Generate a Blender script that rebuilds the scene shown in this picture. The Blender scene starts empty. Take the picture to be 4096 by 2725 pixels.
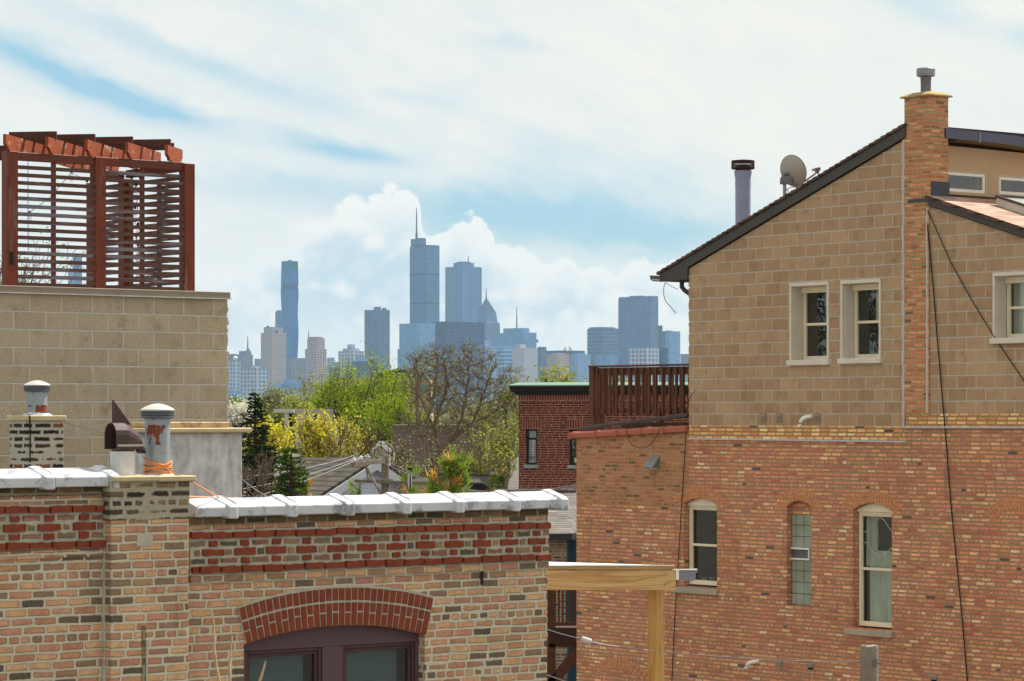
import bpy, bmesh, math, random
from mathutils import Vector, Matrix, noise as mnoise
from mathutils.geometry import tessellate_polygon
S = bpy.context.scene
COL = S.collection
R = math.radians
# ---------------------------------------------------------------- camera model (photo pixels -> places)
F, CX, HY, HC = 11600.0, 2048.0, 1660.0, 10.0
def P(px, py, Y):
    return Vector(((px - CX) / F * Y, Y, HC + (HY - py) / F * Y))
class Frame:
    """A wall frame: x along the wall (to the right), y into the wall, z up; origin on the ground."""
    def __init__(s, px, Y, deg):
        o = P(px, HY, Y); s.o = Vector((o.x, o.y, 0)); s.th = R(deg)
        s.d = Vector((math.cos(s.th), math.sin(s.th), 0)); s.n = Vector((-math.sin(s.th), math.cos(s.th), 0))
    def uz(s, px, py, y=0.0):
        a = (px - CX) / F
        Y = (s.o.dot(s.n) + y) / (a * s.n.x + s.n.y)
        p = Vector((a * Y, Y, HC + (HY - py) / F * Y))
        return (p - s.o).dot(s.d), p.z
    def u(s, px, y=0.0): return s.uz(px, HY, y)[0]
    def z(s, px, py, y=0.0): return s.uz(px, py, y)[1]
    def world(s, u, y, z): return s.o + s.d * u + s.n * y + Vector((0, 0, z))
    def local(s, p):
        q = p - s.o; return Vector((q.dot(s.d), q.dot(s.n), p.z))
    def place(s, e): e.location = s.o; e.rotation_euler = (0, 0, s.th)
# ---------------------------------------------------------------- objects
def tag(o, label=None, cat=None, group=None, kind=None):
    if label: o['label'] = label
    if cat: o['category'] = cat
    if group: o['group'] = group
    if kind: o['kind'] = kind
    return o
def empty(name, label=None, cat=None, frame=None, loc=None, group=None, rz=0.0):
    e = bpy.data.objects.new(name, None); COL.objects.link(e); e.empty_display_size = .3
    if frame: frame.place(e)
    if loc is not None: e.location = loc; e.rotation_euler = (0, 0, rz)
    return tag(e, label, cat, group)
class MB:
    def __init__(s): s.v = []; s.f = []; s.mi = []
    def add(s, vs, fs, m=0):
        b = len(s.v); s.v += [tuple(v) for v in vs]
        s.f += [tuple(b + i for i in f) for f in fs]; s.mi += [m] * len(fs); return s
    def box(s, x0, x1, y0, y1, z0, z1, m=0):
        return s.add([(x0,y0,z0),(x1,y0,z0),(x1,y1,z0),(x0,y1,z0),(x0,y0,z1),(x1,y0,z1),(x1,y1,z1),(x0,y1,z1)],
                     [(0,3,2,1),(4,5,6,7),(0,1,5,4),(1,2,6,5),(2,3,7,6),(3,0,4,7)], m)
    def prism(s, poly, y0, y1, m=0):
        n = len(poly); vs = [(x, y0, z) for x, z in poly] + [(x, y1, z) for x, z in poly]
        return s.add(vs, [tuple(range(n)), tuple(range(2*n-1, n-1, -1))] + [(i, (i+1) % n, n + (i+1) % n, n + i) for i in range(n)], m)
    def quad(s, a, b, c, d, m=0): return s.add([a, b, c, d], [(0, 1, 2, 3)], m)
    def bar(s, a, b, w, h, up=Vector((0,0,1)), m=0):
        a = Vector(a); b = Vector(b); t = (b - a).normalized()
        if abs(t.dot(up)) > .98: up = Vector((0,1,0))
        sd = t.cross(up).normalized() * (w/2); u = sd.cross(t).normalized() * (h/2)
        vs = [p + q for p in (a, b) for q in (-sd-u, sd-u, sd+u, -sd+u)]
        return s.add(vs, [(0,3,2,1),(4,5,6,7),(0,1,5,4),(1,2,6,5),(2,3,7,6),(3,0,4,7)], m)
    def tube(s, pts, r, n=6, m=0, cap=True):
        pts = [Vector(p) for p in pts]; rr = r if isinstance(r, (list, tuple)) else [r]*len(pts)
        vs = []
        for i, p in enumerate(pts):
            t = (pts[min(i+1, len(pts)-1)] - pts[max(i-1, 0)])
            t = t.normalized() if t.length > 1e-9 else Vector((0,0,1))
            up = Vector((0,0,1)) if abs(t.z) < .9 else Vector((1,0,0))
            a = t.cross(up).normalized(); b = t.cross(a)
            for k in range(n):
                an = 2*math.pi*k/n; vs.append(p + (a*math.cos(an) + b*math.sin(an))*rr[i])
        fs = [(i*n+k, i*n+(k+1)%n, (i+1)*n+(k+1)%n, (i+1)*n+k) for i in range(len(pts)-1) for k in range(n)]
        if cap: fs += [tuple(range(n-1, -1, -1)), tuple((len(pts)-1)*n+k for k in range(n))]
        return s.add(vs, fs, m)
    def lathe(s, prof, c=(0,0,0), n=24, m=0):
        vs = []; c = Vector(c)
        for r, z in prof:
            for k in range(n):
                an = 2*math.pi*k/n; vs.append(c + Vector((r*math.cos(an), r*math.sin(an), z)))
        fs = [(i*n+k, i*n+(k+1)%n, (i+1)*n+(k+1)%n, (i+1)*n+k) for i in range(len(prof)-1) for k in range(n)]
        return s.add(vs, fs, m)
    def poly_wall(s, outer, holes, th, m=0, reveal=None, rm=None):
        """A wall slab in the xz plane: front at y=0, back at y=th, with real openings."""
        loops = [[Vector((x, z, 0)) for x, z in outer]] + [[Vector((x, z, 0)) for x, z in h] for h in holes]
        flat = [p for l in loops for p in l]
        tr = tessellate_polygon(loops)
        s.add([(p.x, 0, p.y) for p in flat], [tuple(t) for t in tr], m)
        s.add([(p.x, th, p.y) for p in flat], [tuple(t) for t in tr], m)
        for li, l in enumerate([outer] + list(holes)):
            n = len(l); s.add([(x, 0, z) for x, z in l] + [(x, th, z) for x, z in l],
                              [(i, (i+1) % n, n + (i+1) % n, n + i) for i in range(n)], m if (li == 0 or rm is None) else rm)
        return s
    def build(s, name, mats, parent=None, smooth=False, bevel=0, seg=1, norm=True):
        me = bpy.data.meshes.new(name); me.from_pydata(s.v, [], s.f)
        for mt in (mats if isinstance(mats, (list, tuple)) else [mats]): me.materials.append(mt)
        if any(s.mi): me.polygons.foreach_set('material_index', s.mi)
        if norm:
            bm = bmesh.new(); bm.from_mesh(me); bmesh.ops.recalc_face_normals(bm, faces=bm.faces); bm.to_mesh(me); bm.free()
        if smooth: me.polygons.foreach_set('use_smooth', [True]*len(me.polygons)); me.set_sharp_from_angle(angle=R(38))
        me.update()
        o = bpy.data.objects.new(name, me); COL.objects.link(o)
        if parent is not None: o.parent = parent
        if bevel:
            b = o.modifiers.new('bevel', 'BEVEL'); b.width = bevel; b.segments = seg; b.limit_method = 'ANGLE'; b.angle_limit = R(40)
        return o
def copy_tree(o, parent=None):
    c = o.copy(); COL.objects.link(c); c.parent = parent
    for ch in [x for x in bpy.data.objects if x.parent == o]: copy_tree(ch, c)
    return c
def circle3(a, b, c):
    (ax, ay), (bx, by), (cx, cy) = a, b, c
    d = 2*(ax*(by-cy)+bx*(cy-ay)+cx*(ay-by))
    ux = ((ax*ax+ay*ay)*(by-cy)+(bx*bx+by*by)*(cy-ay)+(cx*cx+cy*cy)*(ay-by))/d
    uy = ((ax*ax+ay*ay)*(cx-bx)+(bx*bx+by*by)*(ax-cx)+(cx*cx+cy*cy)*(bx-ax))/d
    return ux, uy, math.hypot(ax-ux, ay-uy)
# ---------------------------------------------------------------- materials
def lin(c): return tuple((x/255/12.92 if x/255 <= .04045 else ((x/255+.055)/1.055)**2.4) for x in c)
def rgba(c, k=1.0): l = lin(c); return (min(l[0]*k, 1), min(l[1]*k, 1), min(l[2]*k, 1), 1)
class G:
    """A small wrapper for writing node trees."""
    def __init__(s, name=None, nt=None):
        if nt is None:
            s.mat = bpy.data.materials.new(name); s.mat.use_nodes = True; nt = s.mat.node_tree
        s.nt = nt; nt.nodes.clear()
    def n(s, t, **k):
        nd = s.nt.nodes.new(t)
        for a, v in k.items(): setattr(nd, a, v)
        return nd
    def lk(s, v, sock):
        if isinstance(v, bpy.types.NodeSocket): s.nt.links.new(v, sock)
        elif v is not None: sock.default_value = v
    def m(s, op, a, b=None, c=None, clamp=False):
        nd = s.n('ShaderNodeMath', operation=op, use_clamp=clamp)
        for i, v in enumerate((a, b, c)): s.lk(v, nd.inputs[i])
        return nd.outputs[0]
    def mix(s, f, a, b, blend='MIX'):
        nd = s.n('ShaderNodeMix', data_type='RGBA', blend_type=blend)
        s.lk(f, nd.inputs[0]); s.lk(a, nd.inputs[6]); s.lk(b, nd.inputs[7]); return nd.outputs[2]
    def ss(s, x, lo, hi, a=0.0, b=1.0):
        nd = s.n('ShaderNodeMapRange', interpolation_type='SMOOTHSTEP')
        s.lk(x, nd.inputs[0]); s.lk(lo, nd.inputs[1]); s.lk(hi, nd.inputs[2]); s.lk(a, nd.inputs[3]); s.lk(b, nd.inputs[4]); return nd.outputs[0]
    def noise(s, vec, scale, detail=3, rough=.55, out=0, dist=0.0):
        nd = s.n('ShaderNodeTexNoise'); s.lk(vec, nd.inputs['Vector']); nd.inputs['Scale'].default_value = scale
        nd.inputs['Detail'].default_value = detail; nd.inputs['Roughness'].default_value = rough; nd.inputs['Distortion'].default_value = dist
        return nd.outputs[out]
    def ramp(s, f, stops, interp='LINEAR'):
        nd = s.n('ShaderNodeValToRGB'); s.lk(f, nd.inputs[0]); e = nd.color_ramp; e.interpolation = interp
        while len(e.elements) < len(stops): e.elements.new(.5)
        for el, (p, c) in zip(e.elements, stops): el.position = p; el.color = c
        return nd.outputs[0]
    def xyz(s, vec=None):
        nd = s.n('ShaderNodeSeparateXYZ'); s.lk(vec, nd.inputs[0]); return nd.outputs[0], nd.outputs[1], nd.outputs[2]
    def vec(s, x, y, z):
        nd = s.n('ShaderNodeCombineXYZ'); s.lk(x, nd.inputs[0]); s.lk(y, nd.inputs[1]); s.lk(z, nd.inputs[2]); return nd.outputs[0]
    def obj(s): return s.n('ShaderNodeTexCoord').outputs['Object']
    def bump(s, h, strength=.5, dist=.01):
        nd = s.n('ShaderNodeBump'); s.lk(h, nd.inputs['Height']); nd.inputs['Strength'].default_value = strength; nd.inputs['Distance'].default_value = dist
        return nd.outputs[0]
    def out(s, color, rough=.8, metal=0.0, normal=None, spec=.3, **kw):
        b = s.n('ShaderNodeBsdfPrincipled'); s.lk(color, b.inputs['Base Color']); s.lk(rough, b.inputs['Roughness'])
        s.lk(metal, b.inputs['Metallic']); s.lk(spec, b.inputs['Specular IOR Level'])
        if normal is not None: s.lk(normal, b.inputs['Normal'])
        o = s.n('ShaderNodeOutputMaterial'); s.nt.links.new(b.outputs[0], o.inputs[0]); s.bsdf = b
        return s.mat
MATS = {}
def plain(name, c, k=1.0, rough=.7, metal=0.0, vary=.25, scale=6.0, bump=.0, spec=.3, stretch=None, dirt=None):
    """Painted / cast / bare surface with a little uneven tone."""
    if name in MATS: return MATS[name]
    g = G(name); v = g.obj()
    if stretch:
        mp = g.n('ShaderNodeMapping'); g.lk(v, mp.inputs[0]); mp.inputs[3].default_value = stretch; v = mp.outputs[0]
    n1 = g.noise(v, scale, 5, .6); n2 = g.noise(v, scale*9, 3, .6)
    t = g.m('ADD', g.m('MULTIPLY', n1, .7), g.m('MULTIPLY', n2, .3))
    base = rgba(c, k); lo = tuple(x*(1-vary) for x in base[:3]) + (1,); hi = tuple(min(1, x*(1+vary)) for x in base[:3]) + (1,)
    col = g.ramp(t, [(.3, lo), (.7, hi)])
    if dirt:
        dm = g.ss(g.noise(v, scale*.7, 6, .7), dirt[2], dirt[2]+.12); col = g.mix(g.m('MULTIPLY', dm, dirt[1]), col, rgba(dirt[0]))
    nm = g.bump(t, bump, .01) if bump else None
    MATS[name] = g.out(col, rough, metal, nm, spec); return MATS[name]
def brickwork(name, bw, bh, mj, stops, mortar, header=6, wob=.008, edge=.004, bump=.6, phase=0.0, spots=.25, rough=.9,
              stain=None, k=1.0, wobs=7.0, ujit=.03, grain=60.0, dist=.012, smear=0.0, speck=0.0):
    """Masonry units with irregular outlines; object coordinates, u = x + y so that returns carry on round corners."""
    if name in MATS: return MATS[name]
    g = G(name); o = g.obj(); x, y, z = g.xyz(o)
    u = g.m('ADD', x, y); p2 = g.vec(u, 0.0, z)
    w = g.n('ShaderNodeTexNoise'); g.lk(p2, w.inputs['Vector']); w.inputs['Scale'].default_value = wobs; w.inputs['Detail'].default_value = 2.0
    wx, wy, wz = g.xyz(w.outputs['Color'])
    U = g.m('MULTIPLY_ADD', g.m('SUBTRACT', wx, .5), wob*2, u)
    V = g.m('MULTIPLY_ADD', g.m('SUBTRACT', wy, .5), wob*1.3, g.m('SUBTRACT', z, phase))
    r = g.m('DIVIDE', V, bh); row = g.m('FLOOR', r); fv = g.m('MULTIPLY', g.m('SUBTRACT', r, row), bh)
    wn = g.n('ShaderNodeTexWhiteNoise', noise_dimensions='1D'); g.lk(row, wn.inputs['W']); rr = wn.outputs[0]
    if header:
        hf = g.m('LESS_THAN', g.m('FLOORED_MODULO', row, float(header)), .5); we = g.m('MULTIPLY_ADD', hf, -.5*bw, bw)
    else: we = bw
    off = g.m('ADD', g.m('MULTIPLY', g.m('FLOORED_MODULO', row, 2.0), .5*bw), g.m('MULTIPLY', rr, ujit*6))
    c = g.m('DIVIDE', g.m('ADD', U, off), we); col_i = g.m('FLOOR', c); fu = g.m('MULTIPLY', g.m('SUBTRACT', c, col_i), we)
    du = g.m('MINIMUM', fu, g.m('SUBTRACT', we, fu)); dv = g.m('MINIMUM', fv, g.m('SUBTRACT', bh, fv)); d = g.m('SMOOTH_MIN', du, dv, .016)
    fine = g.noise(p2, grain, 4, .65)
    dd = g.m('MULTIPLY_ADD', g.m('SUBTRACT', fine, .5), edge*3, d)
    cell = g.n('ShaderNodeTexWhiteNoise', noise_dimensions='2D'); g.lk(g.vec(col_i, row, 0.0), cell.inputs['Vector'])
    rv = cell.outputs[0]; cr, cg, cb = g.xyz(cell.outputs['Color'])
    jj = g.m('MULTIPLY_ADD', g.m('POWER', cg, 3.0), mj*.5, mj*.5)
    if smear:
        sm = g.ss(g.noise(p2, 2.2, 5, .7), .5, .72); jj = g.m('MULTIPLY_ADD', sm, smear, jj)
    mask = g.ss(dd, jj, g.m('ADD', jj, edge))
    bc = g.ramp(rv, [(pp, rgba(cc, k)) for pp, cc in stops], 'CONSTANT')
    blot = g.noise(p2, 14, 4, .7)
    bc = g.mix(g.m('MULTIPLY', g.ss(blot, .42, .75), spots), bc, rgba((95, 70, 55), k*.9))
    tone = g.m('MULTIPLY_ADD', g.noise(p2, 30, 3, .6), .55, .72)
    bc = g.mix(1.0, bc, g.vec(tone, tone, tone), 'MULTIPLY')
    if speck:
        spk = g.ss(g.noise(p2, 95, 2, .5), .66, .70); bc = g.mix(g.m('MULTIPLY', spk, speck), bc, rgba((45, 30, 24)))
    mt = g.m('MULTIPLY_ADD', g.noise(p2, 9, 5, .7), .5, .75)
    mc = g.mix(1.0, rgba(mortar, k), g.vec(mt, mt, mt), 'MULTIPLY')
    cc = g.mix(mask, mc, bc)
    if stain:
        sn = g.ss(g.noise(g.vec(g.m('MULTIPLY', u, .9), 0.0, g.m('MULTIPLY', z, .6)), stain[2], 5, .65), .5, .75)
        cc = g.mix(g.m('MULTIPLY', sn, stain[1]), cc, rgba(stain[0], k))
    # broad weathering: paler and sootier areas, and runs of dirt down the face
    wv = g.m('MULTIPLY_ADD', g.noise(p2, .7, 5, .6), .55, .74)
    run = g.ss(g.noise(g.vec(g.m('MULTIPLY', u, 3.2), 0.0, g.m('MULTIPLY', z, .35)), 1.4, 5, .65), .54, .74)
    wv = g.m('MULTIPLY', wv, g.m('MULTIPLY_ADD', run, -.20, 1.04))
    cc = g.mix(1.0, cc, g.vec(wv, wv, wv), 'MULTIPLY')
    h = g.m('ADD', mask, g.m('MULTIPLY', fine, .5))
    MATS[name] = g.out(cc, rough, 0.0, g.bump(h, bump, dist), .2); return MATS[name]
def blockwork(name, bw, bh, mj, c1, c2, mortar, k=1.0, phase=0.0, uph=0.0, rock=.9, cornerc=None):
    """Split-face concrete blocks."""
    if name in MATS: return MATS[name]
    g = G(name); o = g.obj(); x, y, z = g.xyz(o); u = g.m('ADD', x, y); p2 = g.vec(u, 0.0, z)
    w = g.noise(p2, 5, 2); zz = g.m('MULTIPLY_ADD', g.m('SUBTRACT', w, .5), .008, g.m('SUBTRACT', z, phase))
    r = g.m('DIVIDE', zz, bh); row = g.m('FLOOR', r); fv = g.m('MULTIPLY', g.m('SUBTRACT', r, row), bh)
    c = g.m('DIVIDE', g.m('ADD', g.m('SUBTRACT', u, uph), g.m('MULTIPLY', g.m('FLOORED_MODULO', row, 2.0), .5*bw)), bw)
    ci = g.m('FLOOR', c); fu = g.m('MULTIPLY', g.m('SUBTRACT', c, ci), bw)
    d = g.m('MINIMUM', g.m('MINIMUM', fu, g.m('SUBTRACT', bw, fu)), g.m('MINIMUM', fv, g.m('SUBTRACT', bh, fv)))
    fine = g.noise(p2, 45, 6, .75)
    mask = g.ss(g.m('MULTIPLY_ADD', g.m('SUBTRACT', fine, .5), .010, d), mj*.5, mj*.5+.006)
    cell = g.n('ShaderNodeTexWhiteNoise', noise_dimensions='2D'); g.lk(g.vec(ci, row, 0.0), cell.inputs['Vector'])
    bc = g.mix(cell.outputs[0], rgba(c1, k), rgba(c2, k))
    big = g.noise(p2, 4.5, 4, .6)
    bc = g.mix(g.m('MULTIPLY', g.ss(big, .5, .75), .5), bc, rgba(tuple(a*.72 for a in c2), k))
    t = g.m('MULTIPLY_ADD', fine, 1.3, .35); bc = g.mix(1.0, bc, g.vec(t, t, t), 'MULTIPLY')
    mt = g.m('MULTIPLY_ADD', g.noise(p2, 12, 5, .7), .6, .7)
    mc = g.mix(1.0, rgba(mortar, k), g.vec(mt, mt, mt), 'MULTIPLY')
    # some joints carry a paler new mortar
    newm = g.ss(g.noise(p2, .8, 3), .48, .6)
    mc = g.mix(g.m('MULTIPLY', newm, .45), mc, rgba((205, 200, 185), k))
    run = g.ss(g.noise(g.vec(g.m('MULTIPLY', u, 2.6), 0.0, g.m('MULTIPLY', z, .3)), 1.2, 5, .65), .52, .74)
    wv = g.m('MULTIPLY', g.m('MULTIPLY_ADD', g.noise(p2, .8, 5, .6), .4, .82), g.m('MULTIPLY_ADD', run, -.16, 1.03))
    bc = g.mix(1.0, bc, g.vec(wv, wv, wv), 'MULTIPLY')
    h = g.m('ADD', g.m('MULTIPLY', mask, .6), g.m('MULTIPLY', fine, rock))
    MATS[name] = g.out(g.mix(mask, mc, bc), .92, 0.0, g.bump(h, .8, .02), .15); return MATS[name]
def shingle(name, c, bw=.3, bh=.13, k=1.0, axis='z'):
    if name in MATS: return MATS[name]
    g = G(name); o = g.obj(); x, y, z = g.xyz(o)
    v = {'x': x, 'y': y, 'z': z}[axis]; uu = y if axis == 'x' else x
    r = g.m('DIVIDE', v, bh); row = g.m('FLOOR', r); fv = g.m('SUBTRACT', r, row)
    wn = g.n('ShaderNodeTexWhiteNoise', noise_dimensions='1D'); g.lk(row, wn.inputs['W'])
    cc = g.m('DIVIDE', g.m('ADD', uu, g.m('MULTIPLY', wn.outputs[0], bw)), bw); ci = g.m('FLOOR', cc)
    cell = g.n('ShaderNodeTexWhiteNoise', noise_dimensions='2D'); g.lk(g.vec(ci, row, 0.0), cell.inputs['Vector'])
    t = g.m('MULTIPLY_ADD', cell.outputs[0], .5, .75); t = g.m('MULTIPLY', t, g.m('MULTIPLY_ADD', g.noise(o, 60, 3), .5, .75))
    gap = g.ss(fv, .74, .92, 1.0, .25); t = g.m('MULTIPLY', t, gap)
    col = g.mix(1.0, rgba(c, k), g.vec(t, t, t), 'MULTIPLY')
    MATS[name] = g.out(col, .95, 0.0, g.bump(g.m('SUBTRACT', 1.0, fv), .6, .015), .15); return MATS[name]
def siding(name, c, pitch=.11, k=1.0):
    g = G(name); o = g.obj(); x, y, z = g.xyz(o); r = g.m('DIVIDE', z, pitch); fv = g.m('FRACT', r)
    t = g.m('MULTIPLY', g.ss(fv, .0, .12, .55, 1.0), g.m('MULTIPLY_ADD', g.noise(o, 3, 3), .2, .9))  # shade line along each board's lower edge is put into the colour
    return g.out(g.mix(1.0, rgba(c, k), g.vec(t, t, t), 'MULTIPLY'), .6, 0.0, g.bump(fv, .5, .02), .3)
def wood(name, c1, c2, k=1.0, axis='x', scale=9.0, rough=.65, worn=None, spec=.3):
    if name in MATS: return MATS[name]
    g = G(name); v = g.obj(); mp = g.n('ShaderNodeMapping'); g.lk(v, mp.inputs[0])
    st = {'x': (.12, 1, 1), 'z': (1, 1, .12), 'y': (1, .12, 1)}[axis]; mp.inputs[3].default_value = st
    n1 = g.noise(mp.outputs[0], scale, 4, .6, dist=1.2)
    ringv = g.m('FRACT', g.m('MULTIPLY', n1, 7.0)); ring = g.ss(g.m('ABSOLUTE', g.m('SUBTRACT', ringv, .5)), .25, .5)
    t = g.m('ADD', g.m('MULTIPLY', ring, .45), g.m('MULTIPLY', g.noise(mp.outputs[0], scale*4, 3), .55))
    col = g.mix(t, rgba(c1, k), rgba(c2, k))
    if worn:
        wm = g.ss(g.noise(mp.outputs[0], scale*.8, 5, .7), worn[1], worn[1]+.08); col = g.mix(g.m('MULTIPLY', wm, worn[2]), col, rgba(worn[0]))
    MATS[name] = g.out(col, rough, 0.0, g.bump(t, .35, .004), spec); return MATS[name]
def glass(name, tint=(.72, .8, .78), rough=.02, refl=1.0, base=.04):
    if name in MATS: return MATS[name]
    g = G(name); tr = g.n('ShaderNodeBsdfTransparent'); tr.inputs[0].default_value = tint + (1,)
    gl = g.n('ShaderNodeBsdfGlossy'); gl.inputs['Roughness'].default_value = rough
    w = g.noise(g.obj(), 2.5, 2); g.lk(g.bump(w, .12, .02), gl.inputs['Normal'])
    ge = g.n('ShaderNodeNewGeometry'); dt = g.n('ShaderNodeVectorMath', operation='DOT_PRODUCT'); g.lk(ge.outputs['Normal'], dt.inputs[0]); g.lk(ge.outputs['Incoming'], dt.inputs[1])
    fr = g.m('MULTIPLY_ADD', g.m('POWER', g.m('SUBTRACT', 1.0, g.m('ABSOLUTE', dt.outputs['Value'])), 5.0), .95, .05)
    mx = g.n('ShaderNodeMixShader'); g.lk(g.m('MULTIPLY_ADD', fr, refl, base, clamp=True), mx.inputs[0])
    g.nt.links.new(tr.outputs[0], mx.inputs[1]); g.nt.links.new(gl.outputs[0], mx.inputs[2])
    o = g.n('ShaderNodeOutputMaterial'); g.nt.links.new(mx.outputs[0], o.inputs[0]); MATS[name] = g.mat; return g.mat
def facade(name, wall, pane, cw, ch, fw=.3, fh=.35, k=1.0, band=0, gloss=.35):
    cw = cw*1.25; ch = ch*1.25 if ch < 100 else ch
    """Curtain wall / window grid of a far tower (u = x + y)."""
    g = G(name); o = g.obj(); x, y, z = g.xyz(o); u = g.m('ADD', x, y)
    cu = g.m('DIVIDE', u, cw); cv = g.m('DIVIDE', z, ch)
    a = g.m('GREATER_THAN', g.m('FRACT', cu), fw); b = g.m('GREATER_THAN', g.m('FRACT', cv), fh); w = g.m('MULTIPLY', a, b)
    cell = g.n('ShaderNodeTexWhiteNoise', noise_dimensions='2D'); g.lk(g.vec(g.m('FLOOR', cu), g.m('FLOOR', cv), 0.0), cell.inputs['Vector'])
    pc = g.mix(g.m('MULTIPLY', cell.outputs[0], .45), rgba(tuple(q*.92 for q in pane), k), rgba(tuple(min(255, q+60) for q in pane), k))
    col = g.mix(w, rgba(wall, k), pc)
    if band:
        bm = g.m('LESS_THAN', g.m('FRACT', g.m('DIVIDE', z, float(band))), .06); col = g.mix(bm, col, rgba(tuple(q*.6 for q in wall), k))
    return g.out(col, g.m('MULTIPLY_ADD', w, gloss-.7, .7), 0.0, None, .4)
# ---------------------------------------------------------------- camera, sun, sky, air
cam = bpy.data.cameras.new('camera'); co = bpy.data.objects.new('camera', cam); COL.objects.link(co)
co.location = (0, 0, HC); co.rotation_euler = (R(90), 0, 0)
cam.lens = F/4096*36; cam.sensor_width = 36; cam.shift_y = (HY-1362.5)/4096; cam.clip_start = .5; cam.clip_end = 30000
S.camera = co
S.view_settings.view_transform = 'Standard'; S.view_settings.look = 'None'; S.view_settings.gamma = 1
EXPO = 1.35; HAZE = 5.0e-5
S.view_settings.exposure = EXPO
S.cycles.use_denoising = True
S.cycles.max_bounces = 8; S.cycles.diffuse_bounces = 4; S.cycles.glossy_bounces = 3; S.cycles.transparent_max_bounces = 12; S.cycles.volume_bounces = 0
S.cycles.sample_clamp_indirect = 6
SUN_AZ, SUN_EL = 50.0, 53.0           # azimuth measured from the view axis towards the right
sun = bpy.data.lights.new('sun', 'SUN'); so = bpy.data.objects.new('sun', sun); COL.objects.link(so)
sun.energy = 2.9; sun.angle = R(.5); sun.color = (1.0, .95, .87)
sd = Vector((math.sin(R(SUN_AZ))*math.cos(R(SUN_EL)), math.cos(R(SUN_AZ))*math.cos(R(SUN_EL)), math.sin(R(SUN_EL))))
so.rotation_euler = sd.to_track_quat('Z', 'Y').to_euler(); so.location = (20, 20, 60)
W = bpy.data.worlds.new('World'); S.world = W; W.use_nodes = True
g = G(nt=W.node_tree)
sky = g.n('ShaderNodeTexSky', sky_type='NISHITA'); sky.sun_disc = False
sky.sun_elevation = R(SUN_EL); sky.sun_rotation = R(SUN_AZ); sky.air_density = 1.0; sky.dust_density = 1.0; sky.ozone_density = 1.0
dv = g.n('ShaderNodeTexCoord').outputs['Generated']
dx, dy, dz = g.xyz(dv)
az = g.m('ARCTAN2', dx, dy); el = g.m('ARCSINE', dz)
s_ = g.m('MULTIPLY', az, 11.6); t_ = g.m('MULTIPLY', el, 11.6)      # 1 unit = 0.086 rad
st = g.vec(s_, t_, 0.0)
# slant the cirrus: long streaks that fall to the right
ca, sa = math.cos(R(-20)), math.sin(R(-20))
ls = g.m('ADD', g.m('MULTIPLY', s_, ca), g.m('MULTIPLY', t_, sa)); lt = g.m('SUBTRACT', g.m('MULTIPLY', t_, ca), g.m('MULTIPLY', s_, sa))
cir = g.noise(g.vec(g.m('MULTIPLY', ls, .45), g.m('MULTIPLY', lt, 1.7), 0.0), 1.25, 7, .58, dist=.35)
soft = g.noise(g.vec(g.m('MULTIPLY', ls, .9), g.m('MULTIPLY', lt, 2.0), 3.0), 4.5, 6, .6)
cov = g.m('MULTIPLY_ADD', g.m('SUBTRACT', cir, .5), .60, .93)
gaps = [(-1.86,1.375,.46,.062,-23,.78),(-1.50,1.24,.40,.050,-18,.52),(-1.28,1.185,.30,.03,-8,.34),(-1.35,1.42,.6,.05,-21,.28),(-.95,1.30,.5,.04,-18,.3),
        (-.70,1.055,.24,.040,-9,.74),(-.56,1.035,.2,.03,-8,.3),(-.8,.90,.5,.075,-4,.48),(-.12,.79,.42,.11,0,.85),(.45,.83,.50,.17,-14,.55),(.5,.70,.45,.10,0,.60),
        (.0,1.48,.16,.035,-5,.30),(-.42,1.27,.22,.035,-14,.20),(1.62,1.62,.26,.07,-25,.38),(2.05,1.46,.13,.05,-30,.42),(-1.0,1.62,.5,.06,-10,.14),(-1.7,1.0,.6,.06,-6,.16)]
for (a, b, L, Wd, an, dp) in gaps:
    c_, s2 = math.cos(R(an)), math.sin(R(an)); p = g.m('SUBTRACT', s_, a); q = g.m('SUBTRACT', t_, b)
    q = g.m('MULTIPLY_ADD', g.m('SUBTRACT', soft, .5), Wd*2.2, q)
    e1 = g.m('DIVIDE', g.m('ADD', g.m('MULTIPLY', p, c_), g.m('MULTIPLY', q, s2)), L)
    e2 = g.m('DIVIDE', g.m('SUBTRACT', g.m('MULTIPLY', q, c_), g.m('MULTIPLY', p, s2)), Wd)
    gs = g.m('EXPONENT', g.m('MULTIPLY', g.m('ADD', g.m('MULTIPLY', e1, e1), g.m('MULTIPLY', e2, e2)), -1.0))
    cov = g.m('MULTIPLY_ADD', gs, -dp, cov)
cov = g.m('MULTIPLY_ADD', g.m('SUBTRACT', soft, .5), .36, cov, clamp=True)
# cumulus bank low over the city
fc = g.n('ShaderNodeFloatCurve'); g.lk(g.m('DIVIDE', g.m('ADD', s_, 2.2), 4.4), fc.inputs[1])
prof = [(-150,960),(400,1010),(700,1000),(930,970),(1080,920),(1240,845),(1340,800),(1450,768),(1560,752),(1650,742),(1676,790),(1700,905),(1745,935),(1785,885),(1840,862),(1900,868),(1955,892),(1985,960),(2050,990),(2200,1005),(2270,998),(2320,1035),(2400,1022),(2450,1048),(2500,1015),(2590,1005),(2660,1028),(2800,1040),(3100,1080),(4250,1050)]
cv = fc.mapping.curves[0]
pts = [((p[0]-2048)/1000, (1660-p[1])/1000) for p in prof]
cv.points[0].location = (max(0, (pts[0][0]+2.2)/4.4), pts[0][1]); cv.points[-1].location = (1, pts[-1][1])
for a, b in pts[1:-1]: cv.points.new((a+2.2)/4.4, b)
for p in cv.points: p.handle_type = 'AUTO'
fc.mapping.update()
puff = g.noise(st, 5.5, 7, .62, dist=.3)
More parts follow.
